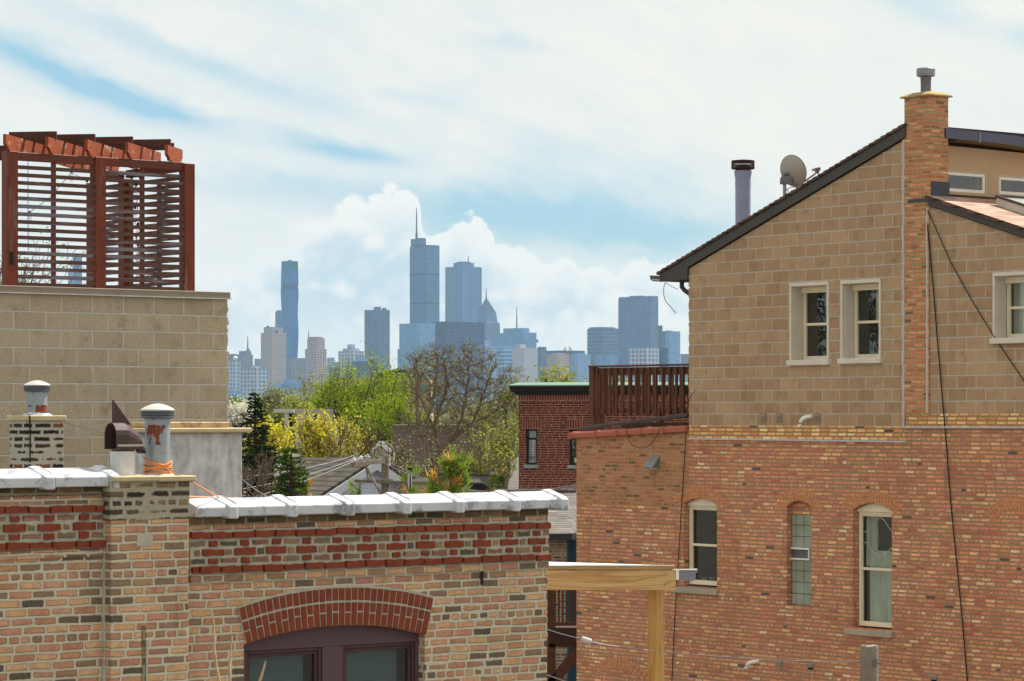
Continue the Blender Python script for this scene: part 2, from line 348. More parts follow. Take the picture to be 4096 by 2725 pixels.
vo = g.n('ShaderNodeTexVoronoi', feature='SMOOTH_F1'); g.lk(g.vec(g.m('MULTIPLY_ADD', puff, .05, s_), g.m('MULTIPLY_ADD', soft, .05, t_), 0.0), vo.inputs['Vector'])
vo.inputs['Scale'].default_value = 11.0; vo.inputs['Smoothness'].default_value = .4
edge = g.m('ADD', g.m('SUBTRACT', fc.outputs[0], t_), g.m('ADD', g.m('MULTIPLY', g.m('SUBTRACT', puff, .5), .14), g.m('MULTIPLY_ADD', g.m('SUBTRACT', .4, vo.outputs['Distance']), .10, g.m('MULTIPLY', g.m('SUBTRACT', g.noise(st, 24, 5, .65), .5), .075))))
inview = g.m('GREATER_THAN', g.m('COSINE', az), .9)
soft_l = g.ss(s_, -1.15, -.6, .25, .022)         # the bank is misty at its left end
cum = g.m('MULTIPLY', g.ss(edge, g.m('MULTIPLY', soft_l, -.15), soft_l), inview)
# light and dark within the bank
inner = g.m('MULTIPLY_ADD', g.m('SUBTRACT', vo.outputs['Distance'], .4), .22, g.noise(g.vec(s_, g.m('MULTIPLY', t_, 1.5), 1.0), 2.6, 6, .6, dist=.4)); depth = g.ss(edge, .03, .22)
sh = g.m('MULTIPLY', g.ss(inner, .38, .64), depth)
K = 8.2                                            # radiance of bright cloud before the 0.1 strength
def rad(c, k=K): l = lin(c); return tuple(x*k for x in l) + (1,)
hi_c = g.mix(soft, rad((232,236,233)), rad((249,245,235)))
hi_c = g.mix(g.ss(s_, -.9, 1.5), hi_c, rad((248,244,233)))
cu_c = g.mix(sh, rad((252,249,241)), rad((200,219,228)))
nis = g.mix(.62, g.mix(1.0, sky.outputs[0], (.95, 1.0, 1.05, 1), 'MULTIPLY'), rad((138,196,220)))
base = g.mix(cov, nis, hi_c)
base = g.mix(g.m('MULTIPLY', cum, g.ss(t_, .15, .55, .35, .95)), base, cu_c)
low = g.ss(t_, .03, .46, .92, 0.0)                 # pale air near the skyline
base = g.mix(low, base, rad((230,239,240)))
bg = g.n('ShaderNodeBackground'); g.lk(base, bg.inputs[0]); bg.inputs[1].default_value = .05
ow = g.n('ShaderNodeOutputWorld'); g.nt.links.new(bg.outputs[0], ow.inputs[0])
# ground: one broad sheet
gm = plain('ground_soil', (112, 108, 98), .7, .95, 0, .35, .15)
tag(MB().box(-4000, 4000, -300, 8000, -1, 0).build('ground', gm), kind='structure')
# ================================================================ the brick and block house on the right
RW = Frame(2757, 51.0, -52)
m_block = blockwork('split_face_block_tan', .406, .2025, .013, (184,154,122), (168,136,106), (196,188,170), .96, phase=RW.z(2757,1702) % .2025, uph=.10)
m_brick = brickwork('common_brick_orange', .213, .0665, .015,
    [(0,(208,146,100)),(.14,(198,130,92)),(.28,(214,154,109)),(.41,(200,132,98)),(.54,(206,138,107)),(.66,(188,118,89)),(.76,(226,174,128)),(.83,(204,126,104)),(.90,(180,106,85)),(.95,(230,192,149)),(.972,(186,98,77)),(.985,(98,80,70))],
    (150,120,96), header=6, wob=.008, edge=.008, bump=.9, spots=.32, k=1.17, speck=.85, stain=((164,130,98),.30,1.1))
m_brick_up = brickwork('common_brick_pale_courses', .213, .0665, .014, [(0,(226,174,112)),(.2,(212,152,98)),(.45,(236,196,136)),(.6,(206,138,92)),(.75,(228,182,124)),(.9,(242,212,160)),(.97,(90,74,62))], (150,120,86), header=0, wob=.007, edge=.008, bump=.9, k=1.14, spots=.25)
m_annexb = brickwork('face_brick_brown', .205, .0665, .014, [(0,(172,118,92)),(.2,(160,106,84)),(.45,(178,124,96)),(.7,(152,100,80)),(.86,(112,92,72)),(.95,(188,132,98))], (164,128,90), header=9, wob=.004, edge=.006, bump=.8, k=1.12, spots=.2)
m_chim = brickwork('chimney_brick', .205, .066, .016, [(0,(200,132,92)),(.2,(190,114,82)),(.4,(212,148,106)),(.58,(174,100,72)),(.74,(204,126,98)),(.88,(218,160,114)),(.96,(130,94,72))], (160,138,102), header=0, wob=.009, edge=.009, bump=1.0, k=1.12, spots=.35)
m_lime = plain('limestone_trim', (220,210,196), .92, .85, 0, .10, 3, .1)
m_limeg = plain('limestone_grey', (186,172,152), .8, .9, 0, .15, 5, .2)
m_fascia = plain('dark_bronze_metal', (74,70,66), .9, .5, .0, .12, 2)
m_soff = plain('brown_soffit', (78,64,40), .9, .7, 0, .15, 3)
m_shbrown = shingle('brown_shingle_edge', (112,84,72), .3, .14, .8)
m_shsal = shingle('salmon_shingle', (206,170,152), .32, .14, .75, axis='x')
m_stucco = plain('tan_stucco', (204,174,140), .85, .92, 0, .06, 3, .15)
m_white = plain('white_vinyl', (238,236,226), .98, .45, 0, .05, 2)
m_cream = plain('cream_window_paint', (234,222,196), .95, .55, 0, .07, 3)
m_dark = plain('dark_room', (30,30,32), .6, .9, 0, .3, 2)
m_galv = plain('galvanised_steel', (150,152,156), .8, .38, .75, .18, 7, .05)
m_galvd = plain('weathered_grey_steel', (128,128,134), .7, .5, .35, .16, 4, .05)
m_caulk = plain('pale_caulk', (214,204,196), .85, .8, 0, .15, 12, .3)
m_cable = plain('black_cable', (34,32,30), .8, .6, 0, .1, 3)
m_curt = plain('grey_curtain', (206,210,198), 1.0, .95, 0, .3, 2.5, .3, stretch=(6,1,.6))
m_pane = glass('window_glass', (.78,.84,.80), .02, 1.0, .09)
m_green = plain('lead_flashing_grey', (76,80,88), .8, .5, .3, .2, 5)
uz, U_, Z_ = RW.uz, RW.u, RW.z
house = empty('brick_house', 'large gabled house with tan block upper storeys over orange brick, at the right', 'house', RW)
uL = U_(2757); uR = U_(4096) + 3.2; uB = U_(2757); zS = Z_(2757,1702)
uc0, uc1 = U_(3621), U_(3720)                       # chimney breast
# rake lines
rl0 = uz(2753,1067,-.05); rl1 = uz(3612,552,-.05)
slL = (rl1[1]-rl0[1])/(rl1[0]-rl0[0])
zl = lambda u: rl0[1] + slL*(u-rl0[0])
rr0 = uz(3704,818,-.05); rr1 = uz(4096,951,-.05)
slR = (rr1[1]-rr0[1])/(rr1[0]-rr0[0])
zr = lambda u: rr0[1] + slR*(u-rr0[0])
def winhole(x0, x1, y0, y1):                         # photo pixels -> (u0,u1,z0,z1) on the wall
    a = U_(x0); b = U_(x1); xm = (x0+x1)/2
    return a, b, Z_(xm, y1), Z_(xm, y0)
H1 = winhole(3162,3318,1131,1441); H2 = winhole(3366,3526,1120,1434); H3 = winhole(3975,4160,1088,1352)
rect = lambda h: [(h[0],h[2]),(h[1],h[2]),(h[1],h[3]),(h[0],h[3])]
zS2 = Z_(3650,1655)
left_wall = [(uL,zS),(uc0,Z_(3621,1706)),(uc0,zl(uc0)-.02),(uL,zl(uL)-.02)]
right_wall = [(uc1,zS2),(uR,zS2),(uR,zr(uR)-.02),(uc1,zr(uc1)-.02)]
mb = MB().poly_wall(left_wall, [rect(H1),rect(H2)], .32, 0, rm=1).poly_wall(right_wall, [rect(H3)], .32, 0, rm=1)
mb.box(uL, uR, 2.4, 2.5, 2, zS+2.75)
# ragged outer corner of the split-face blocks
rnd = random.Random(3); zz = zS
while zz < zl(uL)-.25:
    for q in range(3):
        b_ = .008 + .022*rnd.random(); mb.box(uL-b_, uL+.02, .005, .30, zz+.02+q*.055, zz+.07+q*.055)
    zz += .2025
wallb = mb.build('block_wall', [m_block, m_lime], house)
# ---- lower brick wall with arched openings
def arch_open(x0, x1, ytop_side, ytop_mid, ybot):
    a, b = U_(x0), U_(x1); xm = (x0+x1)/2
    zb = Z_(xm, ybot); zs = Z_(xm, ytop_side); zt = Z_(xm, ytop_mid)
    cx, cz, r = circle3((a,zs),((a+b)/2,zt),(b,zs)); pts = [(a,zb),(b,zb)]
    a0 = math.atan2(zs-cz, b-cx); a1 = math.atan2(zs-cz, a-cx)
    for i in range(11): t = a0 + (a1-a0)*i/10; pts.append((cx+r*math.cos(t), cz+r*math.sin(t)))
    return pts, (a,b,zb,zs,zt,cx,cz,r)
oA, gA = arch_open(2735,2868,2018,1993,2349); oC, gC = arch_open(3412,3567,2042,2013,2517)
oB, gB = arch_open(3147,3246,2030,2003,2424)
zc1 = Z_(3200,1762)
uX = U_(2692); zq = Z_(2720,1974)
low = MB().poly_wall([(uX,2.0),(uR,2.0),(uR,Z_(3900,1709)),(U_(3618),Z_(3618,1709)),(U_(3618),Z_(3618,1765)),(uL,Z_(2757,1756)),(uL,zq),(uX,zq)], [oA, oB, oC], .34)
lowo = low.build('brick_wall', m_brick, house)
MB().poly_wall([(uL,Z_(2757,1756)+.004),(U_(3618),Z_(3618,1765)+.004),(U_(3618),Z_(3618,1706)),(uL,zS)], [], .32).poly_wall(
    [(U_(3618)+.002,Z_(3700,1709)+.004),(uR,Z_(3900,1709)+.004),(uR,zS2-.002),(U_(3618)+.002,zS2-.002)], [], .32).build('pale_brick_course', m_brick_up, house)
# segmental arches of upright bricks
m_archb = plain('arch_brick_orange', (196,134,92), 1.0, .9, 0, .35, 16, .4)
def voussoirs(mb, ge, r0, r1, n, y0, y1, over=.06, mi=0, gap=.22):
    a,b,zb,zs,zt,cx,cz,r = ge
    A0 = math.atan2(zs-cz, b-cx) - over/r; A1 = math.atan2(zs-cz, a-cx) + over/r
    for i in range(n):
        t0 = A0+(A1-A0)*(i+gap/2)/n; t1 = A0+(A1-A0)*(i+1-gap/2)/n; j = random.Random(i*7+int(r0*1000)).uniform(-.006,.006)
        pp = [(cx+(r+q)*math.cos(t), cz+(r+q)*math.sin(t)) for q,t in ((r0+j,t0),(r1+j,t0),(r1+j,t1),(r0+j,t1))]
        mb.prism(pp, y0, y1, mi)
for ge, n in ((gA,15),(gB,13),(gC,17)):
    mb = MB(); voussoirs(mb, ge, .012, .10, n, -.006, .1, .10); voussoirs(mb, ge, .118, .205, n+2, -.006, .1, .14)
    mb.build('brick_arch', m_archb, house)
# closed-up arches at the frame edge and under the porch side
_, gD = arch_open(3985,4130,2075,2042,2400); mb = MB(); voussoirs(mb,gD,.0,.10,16,-.006,.1,.1); voussoirs(mb,gD,.12,.21,18,-.006,.1,.1); mb.build('brick_arch', m_archb, house)
# ---- windows
def sash_window(par, x0, x1, z0, z1, y, zm, fr=.05, mat=m_white, curtain=None, name='window', depth=.06):
    w = MB(); w.box(x0,x0+fr,y,y+depth,z0,z1); w.box(x1-fr,x1,y,y+depth,z0,z1); w.box(x0+fr,x1-fr,y,y+depth,z1-fr,z1); w.box(x0+fr,x1-fr,y,y+depth,z0,z0+fr)
    w.box(x0+fr,x0+fr+.02,y+.012,y+depth,z0+fr,z1-fr); w.box(x1-fr-.02,x1-fr,y+.012,y+depth,z0+fr,z1-fr)
    w.box(x0+fr+.02,x1-fr-.02,y+.004,y+depth,zm-.022,zm+.022); w.box(x0+fr+.02,x1-fr-.02,y+.015,y+depth,z1-fr-.03,z1-fr); w.box(x0+fr+.02,x1-fr-.02,y+.015,y+depth,z0+fr,z0+fr+.035)
    wo = w.build(name, mat, par, bevel=.004)
    i0, i1 = x0+fr+.02, x1-fr-.02
    MB().quad((i0,y+.030,zm+.022),(i1,y+.030,zm+.022),(i1,y+.030,z1-fr-.03),(i0,y+.030,z1-fr-.03)).build('pane', m_pane, wo)
    MB().quad((i0,y+.045,z0+fr+.035),(i1,y+.045,z0+fr+.035),(i1,y+.045,zm-.022),(i0,y+.045,zm-.022)).build('pane', m_pane, wo)
    # the room behind
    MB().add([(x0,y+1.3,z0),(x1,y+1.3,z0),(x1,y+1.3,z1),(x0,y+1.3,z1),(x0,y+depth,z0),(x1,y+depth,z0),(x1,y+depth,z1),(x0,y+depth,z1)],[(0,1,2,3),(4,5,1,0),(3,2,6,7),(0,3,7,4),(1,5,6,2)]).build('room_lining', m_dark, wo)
    if curtain:
        c = MB()
        for (a,b,za,zb) in curtain:
            n = 14; pts = [(x0+(x1-x0)*(a+(b-a)*i/n), y+.16+.03*math.sin(i*1.9)) for i in range(n+1)]
            for i in range(n): c.quad((pts[i][0],pts[i][1],z0+(z1-z0)*za),(pts[i+1][0],pts[i+1][1],z0+(z1-z0)*za),(pts[i+1][0],pts[i+1][1],z0+(z1-z0)*zb),(pts[i][0],pts[i][1],z0+(z1-z0)*zb))
        c.build('curtain', m_curt, wo)
    return wo
def casing(par, h, x0p, x1p, sill_px, sill_dy):       # limestone surround, proud of the wall, deep reveal
    a,b,z0,z1 = h; t = .040
    c = MB(); c.box(a-.002,a+t,-.03,.25,z0,z1); c.box(b-t,b+.002,-.03,.25,z0,z1); c.box(a-.002,b+.002,-.034,.25,z1-.055,z1+.005)
    co_ = c.build('window_casing', m_lime, par, bevel=.005)
    MB().box(a-.03,b+.03,-.075,.26,z0-.085,z0+.004).build('sill', m_lime, par, bevel=.006)
for h, cu in ((H1,[(.45,1,.5,1)]),(H2,[(.42,1,.5,1),(.5,1,0,.5)]),(H3,[(.0,1,.0,1)])):
    casing(house, h, 0, 0, 0, 0)
    a,b,z0,z1 = h; sash_window(house, a+.042, b-.042, z0+.004, z1-.06, .25, z0+(z1-z0)*.47, .035, m_cream, cu)
    MB().box(a+.042,b-.042,.20,.249,z1-.16,z1-.057).build('head_trim', m_cream, house, bevel=.006)
def arched_window(ge, sill, zm_px, cu):
    a,b,zb,zs,zt,cx,cz,r = ge
    wo = sash_window(house, a+.012, b-.012, zb+.03, zs-.03, .12, zm_px, .045, m_cream, cu, 'window')
    pts = [(a+.004,zs-.03),(b-.004,zs-.03)]; A0 = math.atan2(zs-cz, b-cx); A1 = math.atan2(zs-cz, a-cx)
    for i in range(11): t = A0+(A1-A0)*i/10; pts.append((cx+(r-.004)*math.cos(t), cz+(r-.004)*math.sin(t)))
    MB().prism(pts, .085, .16).build('arched_head_panel', m_cream, wo, bevel=.004)
    s0,s1,zt_,zb_ = sill; MB().box(s0,s1,-.06,.2,zb_,zt_).build('stone_sill', m_limeg, house, bevel=.008)
arched_window(gA, (U_(2705),U_(2874),Z_(2790,2353),Z_(2790,2376)), Z_(2800,2182), None)
arched_window(gC, (U_(3385),U_(3574),Z_(3480,2521),Z_(3480,2545)), Z_(3490,2279), [(.12,1,.02,.52),(.02,.98,.52,.66),(.02,.3,.66,.98),(.72,.98,.66,.98)])
# curls of the leaded upper sash seen through the glass
def lead_line(pts, par): return MB().tube(pts, .008, 5).build('leaded_came', m_cream, par)
a,b,zb,zs,zt,_,_,_ = gC; zc = Z_(3490,2279); w_ = b-a; h_ = zs-zc
for sgn in (1,):
    L1 = [Vector((a+w_*(.06+.88*i/24), .19, zc+h_*(.62+.25*math.sin(math.pi*i/24)**3))) for i in range(25)]
    L2 = [Vector((a+w_*(.06+.88*i/24), .19, zc+h_*(.45-.25*math.sin(math.pi*i/24)**2))) for i in range(25)]
    lead_line(L1, house); lead_line(L2, house)
# flower pots on the inner sill of the left window
a,b,zb,*_ = gA
for i,(q,hh,c) in enumerate(((.30,.07,(150,150,135)),(.52,.085,(120,150,145)),(.80,.11,(60,110,115)))):
    MB().lathe([(0,0),(.045,0),(.058,hh),(.05,hh)],(a+(b-a)*q,.26,zb+.085),14).build('flower_pot', plain('pot_glaze_'+'abc'[i], c, .7, .4), house)
# ---- glass block window
a,b,zb,zs,zt,_,_,_ = gB
g0, g1 = U_(3154,.12), U_(3246.5,.12); gz0 = Z_(3200,2421,.12); gz1 = Z_(3200,2056,.12)
g1 = min(g1, b)
def gblock_mat():
    g = G('ribbed_glass_block'); x,y,z = g.xyz(g.obj())
    d1 = g.m('SINE', g.m('MULTIPLY', g.m('ADD', x, z), 260)); d2 = g.m('SINE', g.m('MULTIPLY', g.m('SUBTRACT', x, z), 260)); h = g.m('MULTIPLY', d1, d2)
    col = g.mix(g.ss(h,-.4,.4), rgba((110,125,105)), rgba((205,212,190)))
    col = g.mix(.35, col, g.ramp(g.noise(g.obj(), 2.2, 2), [(.3, rgba((120,140,90))),(.6, rgba((190,196,196)))]))
    return g.out(col, .12, 0.0, g.bump(h, .6, .01), .6)
m_gb = gblock_mat(); m_mort = plain('block_joint_mortar', (150,148,120), .8, .9)
gbw = MB(); gbw.box(g0,g1,.145,.2,gz0,gz1); gwin = gbw.build('glass_block_window', m_mort, house)
nx, nz = 3, 8; cw, chh = (g1-g0)/nx, (gz1-gz0)/nz
for iz in range(nz):
    for ix in range(nx):
        if iz == 4: continue
        MB().box(g0+ix*cw+.005,g0+(ix+1)*cw-.005,.12,.146,gz0+iz*chh+.005,gz0+(iz+1)*chh-.005).build('glass_block', m_gb, gwin, bevel=.006)
zv0, zv1 = gz0+4*chh, gz0+5*chh
for q0,q1 in ((g0+.005,g0+.03),(g1-.03,g1-.005)): MB().box(q0,q1,.12,.146,zv0+.005,zv1-.005).build('glass_block', m_gb, gwin)
v = MB(); v0,v1 = g0+.035,g1-.035
v.box(v0,v1,.09,.15,zv0-.005,zv0+.022); v.box(v0,v1,.09,.15,zv1-.022,zv1+.008); v.box(v0,v0+.022,.09,.15,zv0+.022,zv1-.022); v.box(v1-.022,v1,.09,.15,zv0+.022,zv1-.022)
vo_ = v.build('vent_frame', m_white, gwin, bevel=.003); MB().box(v0+.022,v1-.022,.135,.15,zv0+.022,zv1-.022).build('vent_flap', m_galvd, vo_)
zz_ = gz1; MB().prism([(g0-.03,gz1),(b+.0,gz1)] + [(gB[5]+(gB[7]-.003)*math.cos(t), gB[6]+(gB[7]-.003)*math.sin(t)) for t in [math.atan2(zs-gB[6], b-gB[5])+(math.atan2(zs-gB[6], a-gB[5])-math.atan2(zs-gB[6], b-gB[5]))*i/8 for i in range(9)]], .10, .2).build('brick_infill', m_brick, house)
MB().box(a,g0,.10,.2,gz0,gz1).box(a,b,.06,.2,zb,gz0).build('brick_infill', m_brick, house)
# ---- left roof: rake board, shingle edge, eave, gutter
e0 = uz(2640,1128,-.05); t0 = uz(2638,1097,-.05); t1 = uz(3609,512,-.05)
uE, zE = t0; slT = (t1[1]-zE)/(t1[0]-uE)
zt_l = lambda u: zE + slT*(u-uE)
uP = U_(3620,-.05); dback = 9.0
rake = MB().prism([(uE,zE),(uE+.01,e0[1]),(uL,e0[1]+.02),(uL,zl(uL)),(uP,zl(uP)),(uP,zt_l(uP)-.0)], -.05, -.012)
rake.build('rake_board', m_fascia, house)
MB().box(uE+.02,uL,-.011,dback,e0[1]+.005,e0[1]+.02).build('soffit', m_soff, house)
ro = MB()
nst = 46
for i in range(nst):                                 # lapped courses give the stepped edge
    ua = uE-.05+(uP-uE+.05)*i/nst; ub = uE-.05+(uP-uE+.05)*(i+1)/nst + .02
    ro.prism([(ua,zt_l(ua)+.004),(ub,zt_l(ub)+.004),(ub,zt_l(ub)+.038),(ua,zt_l(ua)+.060)], -.08, dback)
ro.build('shingle_roof', m_shbrown, house)
gu = MB(); gx = uE-.14
gu.prism([(gx,zE-.02),(gx+.02,zE-.10),(gx+.10,zE-.13),(uE+.0,zE-.13),(uE+.0,zE-.115),(gx+.105,zE-.115),(gx+.034,zE-.09),(gx+.015,zE-.02)], -.16, dback)
gu.build('gutter', m_fascia, house)
d0 = uz(2707,1130); dsp = [(d0[0],.12,e0[1]+.0),(d0[0],.12,e0[1]-.10),(d0[0]+.05,.14,e0[1]-.16),(uL-.02,.20,e0[1]-.32),(uL+.03,.26,e0[1]-.36)]
MB().tube(dsp, .042, 8).build('downspout', m_fascia, house)
# ---- right roof: slope seen from below its rake
s0 = uz(3704,780,-.075); s1 = uz(4096,911,-.075); slS = (s1[1]-s0[1])/(s1[0]-s0[0]); zs_r = lambda u: s0[1]+slS*(u-s0[0])
uq = s0[0]
MB().prism([(uq,zr(uq)),(uR+.4,zr(uR+.4)),(uR+.4,zs_r(uR+.4)-.05),(uq,zs_r(uq)-.05)], -.05, -.012).build('rake_board', m_fascia, house)
rs = MB().prism([(uq,zs_r(uq)-.05),(uR+.4,zs_r(uR+.4)-.05),(uR+.4,zs_r(uR+.4)),(uq,zs_r(uq))], -.075, 9.0)
rs.build('shingle_roof', m_shsal, house)
MB().prism([(uq-.01,zs_r(uq)-.051),(uR+.4,zs_r(uR+.4)-.051),(uR+.4,zs_r(uR+.4)+.004),(uq-.01,zs_r(uq)+.004)], -.088, -.0765).build('shingle_edge', m_shbrown, house)
# chimney
cd = .42; zct = Z_(3720,383)
chm = MB().box(uc0,uc1,-.02,cd,zS2+.0,zct)
cho = chm.build('chimney', m_chim, house)
sl_ = MB(); ov=.05
b0=[(uc0-ov,-.02-ov),(uc1+ov,-.02-ov),(uc1+ov,cd+ov),(uc0-ov,cd+ov)]; tp=[(uc0+.07,.06),(uc1-.07,.06),(uc1-.07,cd-.08),(uc0+.07,cd-.08)]
vs=[(x,y,zct) for x,y in b0]+[(x,y,zct+.025) for x,y in b0]+[(x,y,zct+.085) for x,y in tp]
sl_.add(vs,[(3,2,1,0),(0,1,5,4),(1,2,6,5),(2,3,7,6),(3,0,4,7),(4,5,9,8),(5,6,10,9),(6,7,11,10),(7,4,8,11),(8,9,10,11)])
sl_.build('chimney_cap', plain('mossy_concrete', (186,158,108), .75, .95, 0, .3, 7, .4), cho)
fx, fy = (uc0+uc1)/2-.02, cd/2+.0
flu = MB().lathe([(.11,0),(.11,.02),(.085,.03),(.084,.20),(.088,.21),(.086,.28),(0,.28)],(fx,fy,zct+.07),20).build('flue', m_galvd, cho, smooth=True)
MB().lathe([(.06,.24),(.10,.27),(.150,.285),(.150,.305),(.146,.31),(.150,.315),(.150,.40),(.140,.408),(0,.415)],(fx,fy,zct+.07),24).build('flue_cap', m_galv, flu, smooth=False)
MB().box(uc1+.003,uc1+.012,.02,cd+.02,zs_r(uc1)-.0,zs_r(uc1)+.23).box(uc0+.1,uc1+.012,-.035,-.021,zs_r(uq)-.1,zs_r(uq)-.05).build('flashing', m_green, cho)
for up_, za, zb2 in ((U_(3618),Z_(3618,1706),Z_(3618,560)),(U_(3713.5),Z_(3713,1652),Z_(3713,832))):
    t = MB(); n=60; rr_=random.Random(int(up_*100)); pts=[(up_+rr_.uniform(-.006,.006), -.022-rr_.uniform(0,.006), za+(zb2-za)*i/n) for i in range(n+1)]
    t.tube(pts, .020, 5); t.build('caulk_joint', m_caulk, house)
# horizontal metal flashing strips
c0=uz(2757,1755); c1=uz(3628,1767); MB().bar((c0[0],-.02,c0[1]),(c1[0],-.02,c1[1]),.04,.026).build('metal_strip', plain('pale_metal_strip',(200,202,208),.85,.5,0,.12,6), house)
c0=uz(3616,1710); c1=uz(4096,1708); MB().bar((c0[0],-.024,c0[1]),(uR,-.024,c1[1]),.045,.024).build('metal_strip', plain('pale_metal_strip',(200,202,208),.85,.5,0,.12,6), house)
# ---- clerestory stucco wall facing right, with curved roof edge
uS = uc1-.10; y0s, y1s = cd+.0, 9.0
# measured on the plane u = uS: find y for photo columns
def yz_on_u(px, py, u0):
    a = (px-CX)/F; p0 = RW.world(u0,0,0)
    # point = p0 + n*y ; need X/Y = a
    y = (a*p0.y - p0.x)/(RW.n.x - a*RW.n.y); p = RW.world(u0,y,0); return y, HC+(HY-py)/F*p.y
sb = yz_on_u(3791,583,uS); st_ = yz_on_u(4096,613,uS)
cw0 = yz_on_u(3770,684,uS); cw1 = yz_on_u(3944,766,uS); cw2 = yz_on_u(3998,705,uS); cw3=yz_on_u(4240,795,uS)
ztop = lambda y: sb[1] + (st_[1]-sb[1])*(y-sb[0])/(st_[0]-sb[0])
cl = MB(); zlo = zs_r(uS)+.02
holes = [[(cw0[0]-.1,yz_on_u(3770,764,uS)[1]),(cw1[0],yz_on_u(3770,764,uS)[1]),(cw1[0],cw0[1]),(cw0[0]-.1,cw0[1])],
         [(cw2[0],yz_on_u(3998,777,uS)[1]),(cw3[0],yz_on_u(3998,777,uS)[1]),(cw3[0],cw2[1]),(cw2[0],cw2[1])]]
tmp = MB().poly_wall([(y0s-.3,zlo),(y1s,zlo),(y1s,ztop(y1s)),(y0s-.3,ztop(y0s-.3))], holes, .25)
tmp.v = [(uS-y, x, z) for x,y,z in tmp.v]; tmp.build('clerestory_wall', m_stucco, house)
for h in holes:
    ya,yb,za,zb3 = h[0][0],h[1][0],h[0][1],h[2][1]; f=.055
    w = MB(); w.box(uS-.06,uS-.015,ya,yb,za,za+f); w.box(uS-.06,uS-.015,ya,yb,zb3-f,zb3); w.box(uS-.06,uS-.015,ya,ya+f,za+f,zb3-f); w.box(uS-.06,uS-.015,yb-f,yb,za+f,zb3-f)
    w.box(uS-.02,uS+.004,ya-.012,ya,za-.012,zb3+.012); w.box(uS-.02,uS+.004,yb,yb+.012,za-.012,zb3+.012); w.box(uS-.02,uS+.004,ya,yb,zb3,zb3+.012)
    wo = w.build('window', m_white, house, bevel=.006)
    MB().quad((uS-.045,ya+f,za+f),(uS-.045,yb-f,za+f),(uS-.045,yb-f,zb3-f),(uS-.045,ya+f,zb3-f)).build('pane', m_pane, wo)
    MB().box(uS-1.2,uS-1.1,max(ya-.3,.6),yb+.3,za-.3,zb3+.1).build('room_lining', plain('grey_room_wall',(120,118,130),.6,.9), wo)
ovh = .42;  fz0 = Z_(3791,554); 
fa = yz_on_u(3791,513,uS+ovh); fb = yz_on_u(3960,529,uS+ovh); fc_ = yz_on_u(4096,547,uS+ovh)
fh = fa[1]-yz_on_u(3791,554,uS+ovh)[1]
cuv = []; yF0 = yz_on_u(3783,530,uS+ovh)[0]
for i in range(17):
    y = yF0+(y1s-yF0)*i/16
    # quadratic through the three measured points
    (ya,za),(yb,zb4),(yc,zc4)=fa,fb,fc_
    z = za*(y-yb)*(y-yc)/((ya-yb)*(ya-yc))+zb4*(y-ya)*(y-yc)/((yb-ya)*(yb-yc))+zc4*(y-ya)*(y-yb)/((yc-ya)*(yc-yb))
    cuv.append((y,z))
fm = MB(); sm = MB(); rm = MB()
for (ya,za),(yb,zb5) in zip(cuv[:-1],cuv[1:]):
    fm.add([(uS+ovh,ya,za-fh),(uS+ovh,yb,zb5-fh),(uS+ovh,yb,zb5),(uS+ovh,ya,za),(uS+ovh-.03,ya,za-fh),(uS+ovh-.03,yb,zb5-fh),(uS+ovh-.03,yb,zb5),(uS+ovh-.03,ya,za)],[(0,1,2,3),(4,7,6,5),(0,4,5,1),(3,2,6,7)])
    if yb<=cd+.02: continue
    if ya<cd+.02: za=za+(zb5-za)*(cd+.02-ya)/(yb-ya); ya=cd+.02
    sm.quad((uS+ovh-.03,ya,za-fh+.004),(uS+ovh-.03,yb,zb5-fh+.004),(uS-.3,yb,zb5-fh+.004),(uS-.3,ya,za-fh+.004))
    rm.quad((uS+ovh+.01,ya,za+.003),(uS+ovh+.01,yb,zb5+.003),(uc0-.3,yb,zb5+.05),(uc0-.3,ya,za+.05))
m_bluefas = plain('blue_grey_fascia', (92,96,116), .75, .45, .1, .06, 2)
def soffit_mat():
    g = G('grooved_soffit'); x,y,z = g.xyz(g.obj()); fr = g.m('FRACT', g.m('DIVIDE', y, .3)); t = g.ss(fr,0,.08,.25,1.0)
    return g.out(g.mix(1.0, rgba((96,78,44)), g.vec(t,t,t),'MULTIPLY'), .6)
fo = fm.build('curved_fascia', m_bluefas, house); sm.build('soffit', soffit_mat(), house); rm.build('roof_sheet', m_fascia, house)
yj = yz_on_u(3918,530,uS+ovh); MB().box(uS+ovh,uS+ovh+.012,yj[0]-.012,yj[0]+.012,yj[1]-fh,yj[1]).build('seam_strip', m_galv, fo)
# skylight on the right roof
def on_roof(px, py):
    # intersect the pixel ray with the roof plane z = zs_r(u)
    a=(px-CX)/F; b=(HY-py)/F
    # point Y*(a,1,b)+(0,0,HC): u = Y*(a*dx+dy)-o.d
    k1=a*RW.d.x+RW.d.y; k0=-RW.o.dot(RW.d)
    Y=(s0[1]+slS*(k0-s0[0])-HC)/(b-slS*k1); p=Vector((a*Y,Y,HC+b*Y)); return RW.local(p)
A_=on_roof(3986,822)
sk=MB(); x0,y0_=A_.x,A_.y; x1,y1_=x0+1.1,y0_+.8
zt=lambda x,h: zs_r(x)+h
sk.add([(x0,y0_,zt(x0,-.02)),(x1,y0_,zt(x1,-.02)),(x1,y1_,zt(x1,-.02)),(x0,y1_,zt(x0,-.02)),(x0,y0_,zt(x0,.13)),(x1,y0_,zt(x1,.13)),(x1,y1_,zt(x1,.13)),(x0,y1_,zt(x0,.13))],[(0,1,5,4),(1,2,6,5),(2,3,7,6),(3,0,4,7),(4,5,6,7)])
sko=sk.build('skylight', m_lime, house)
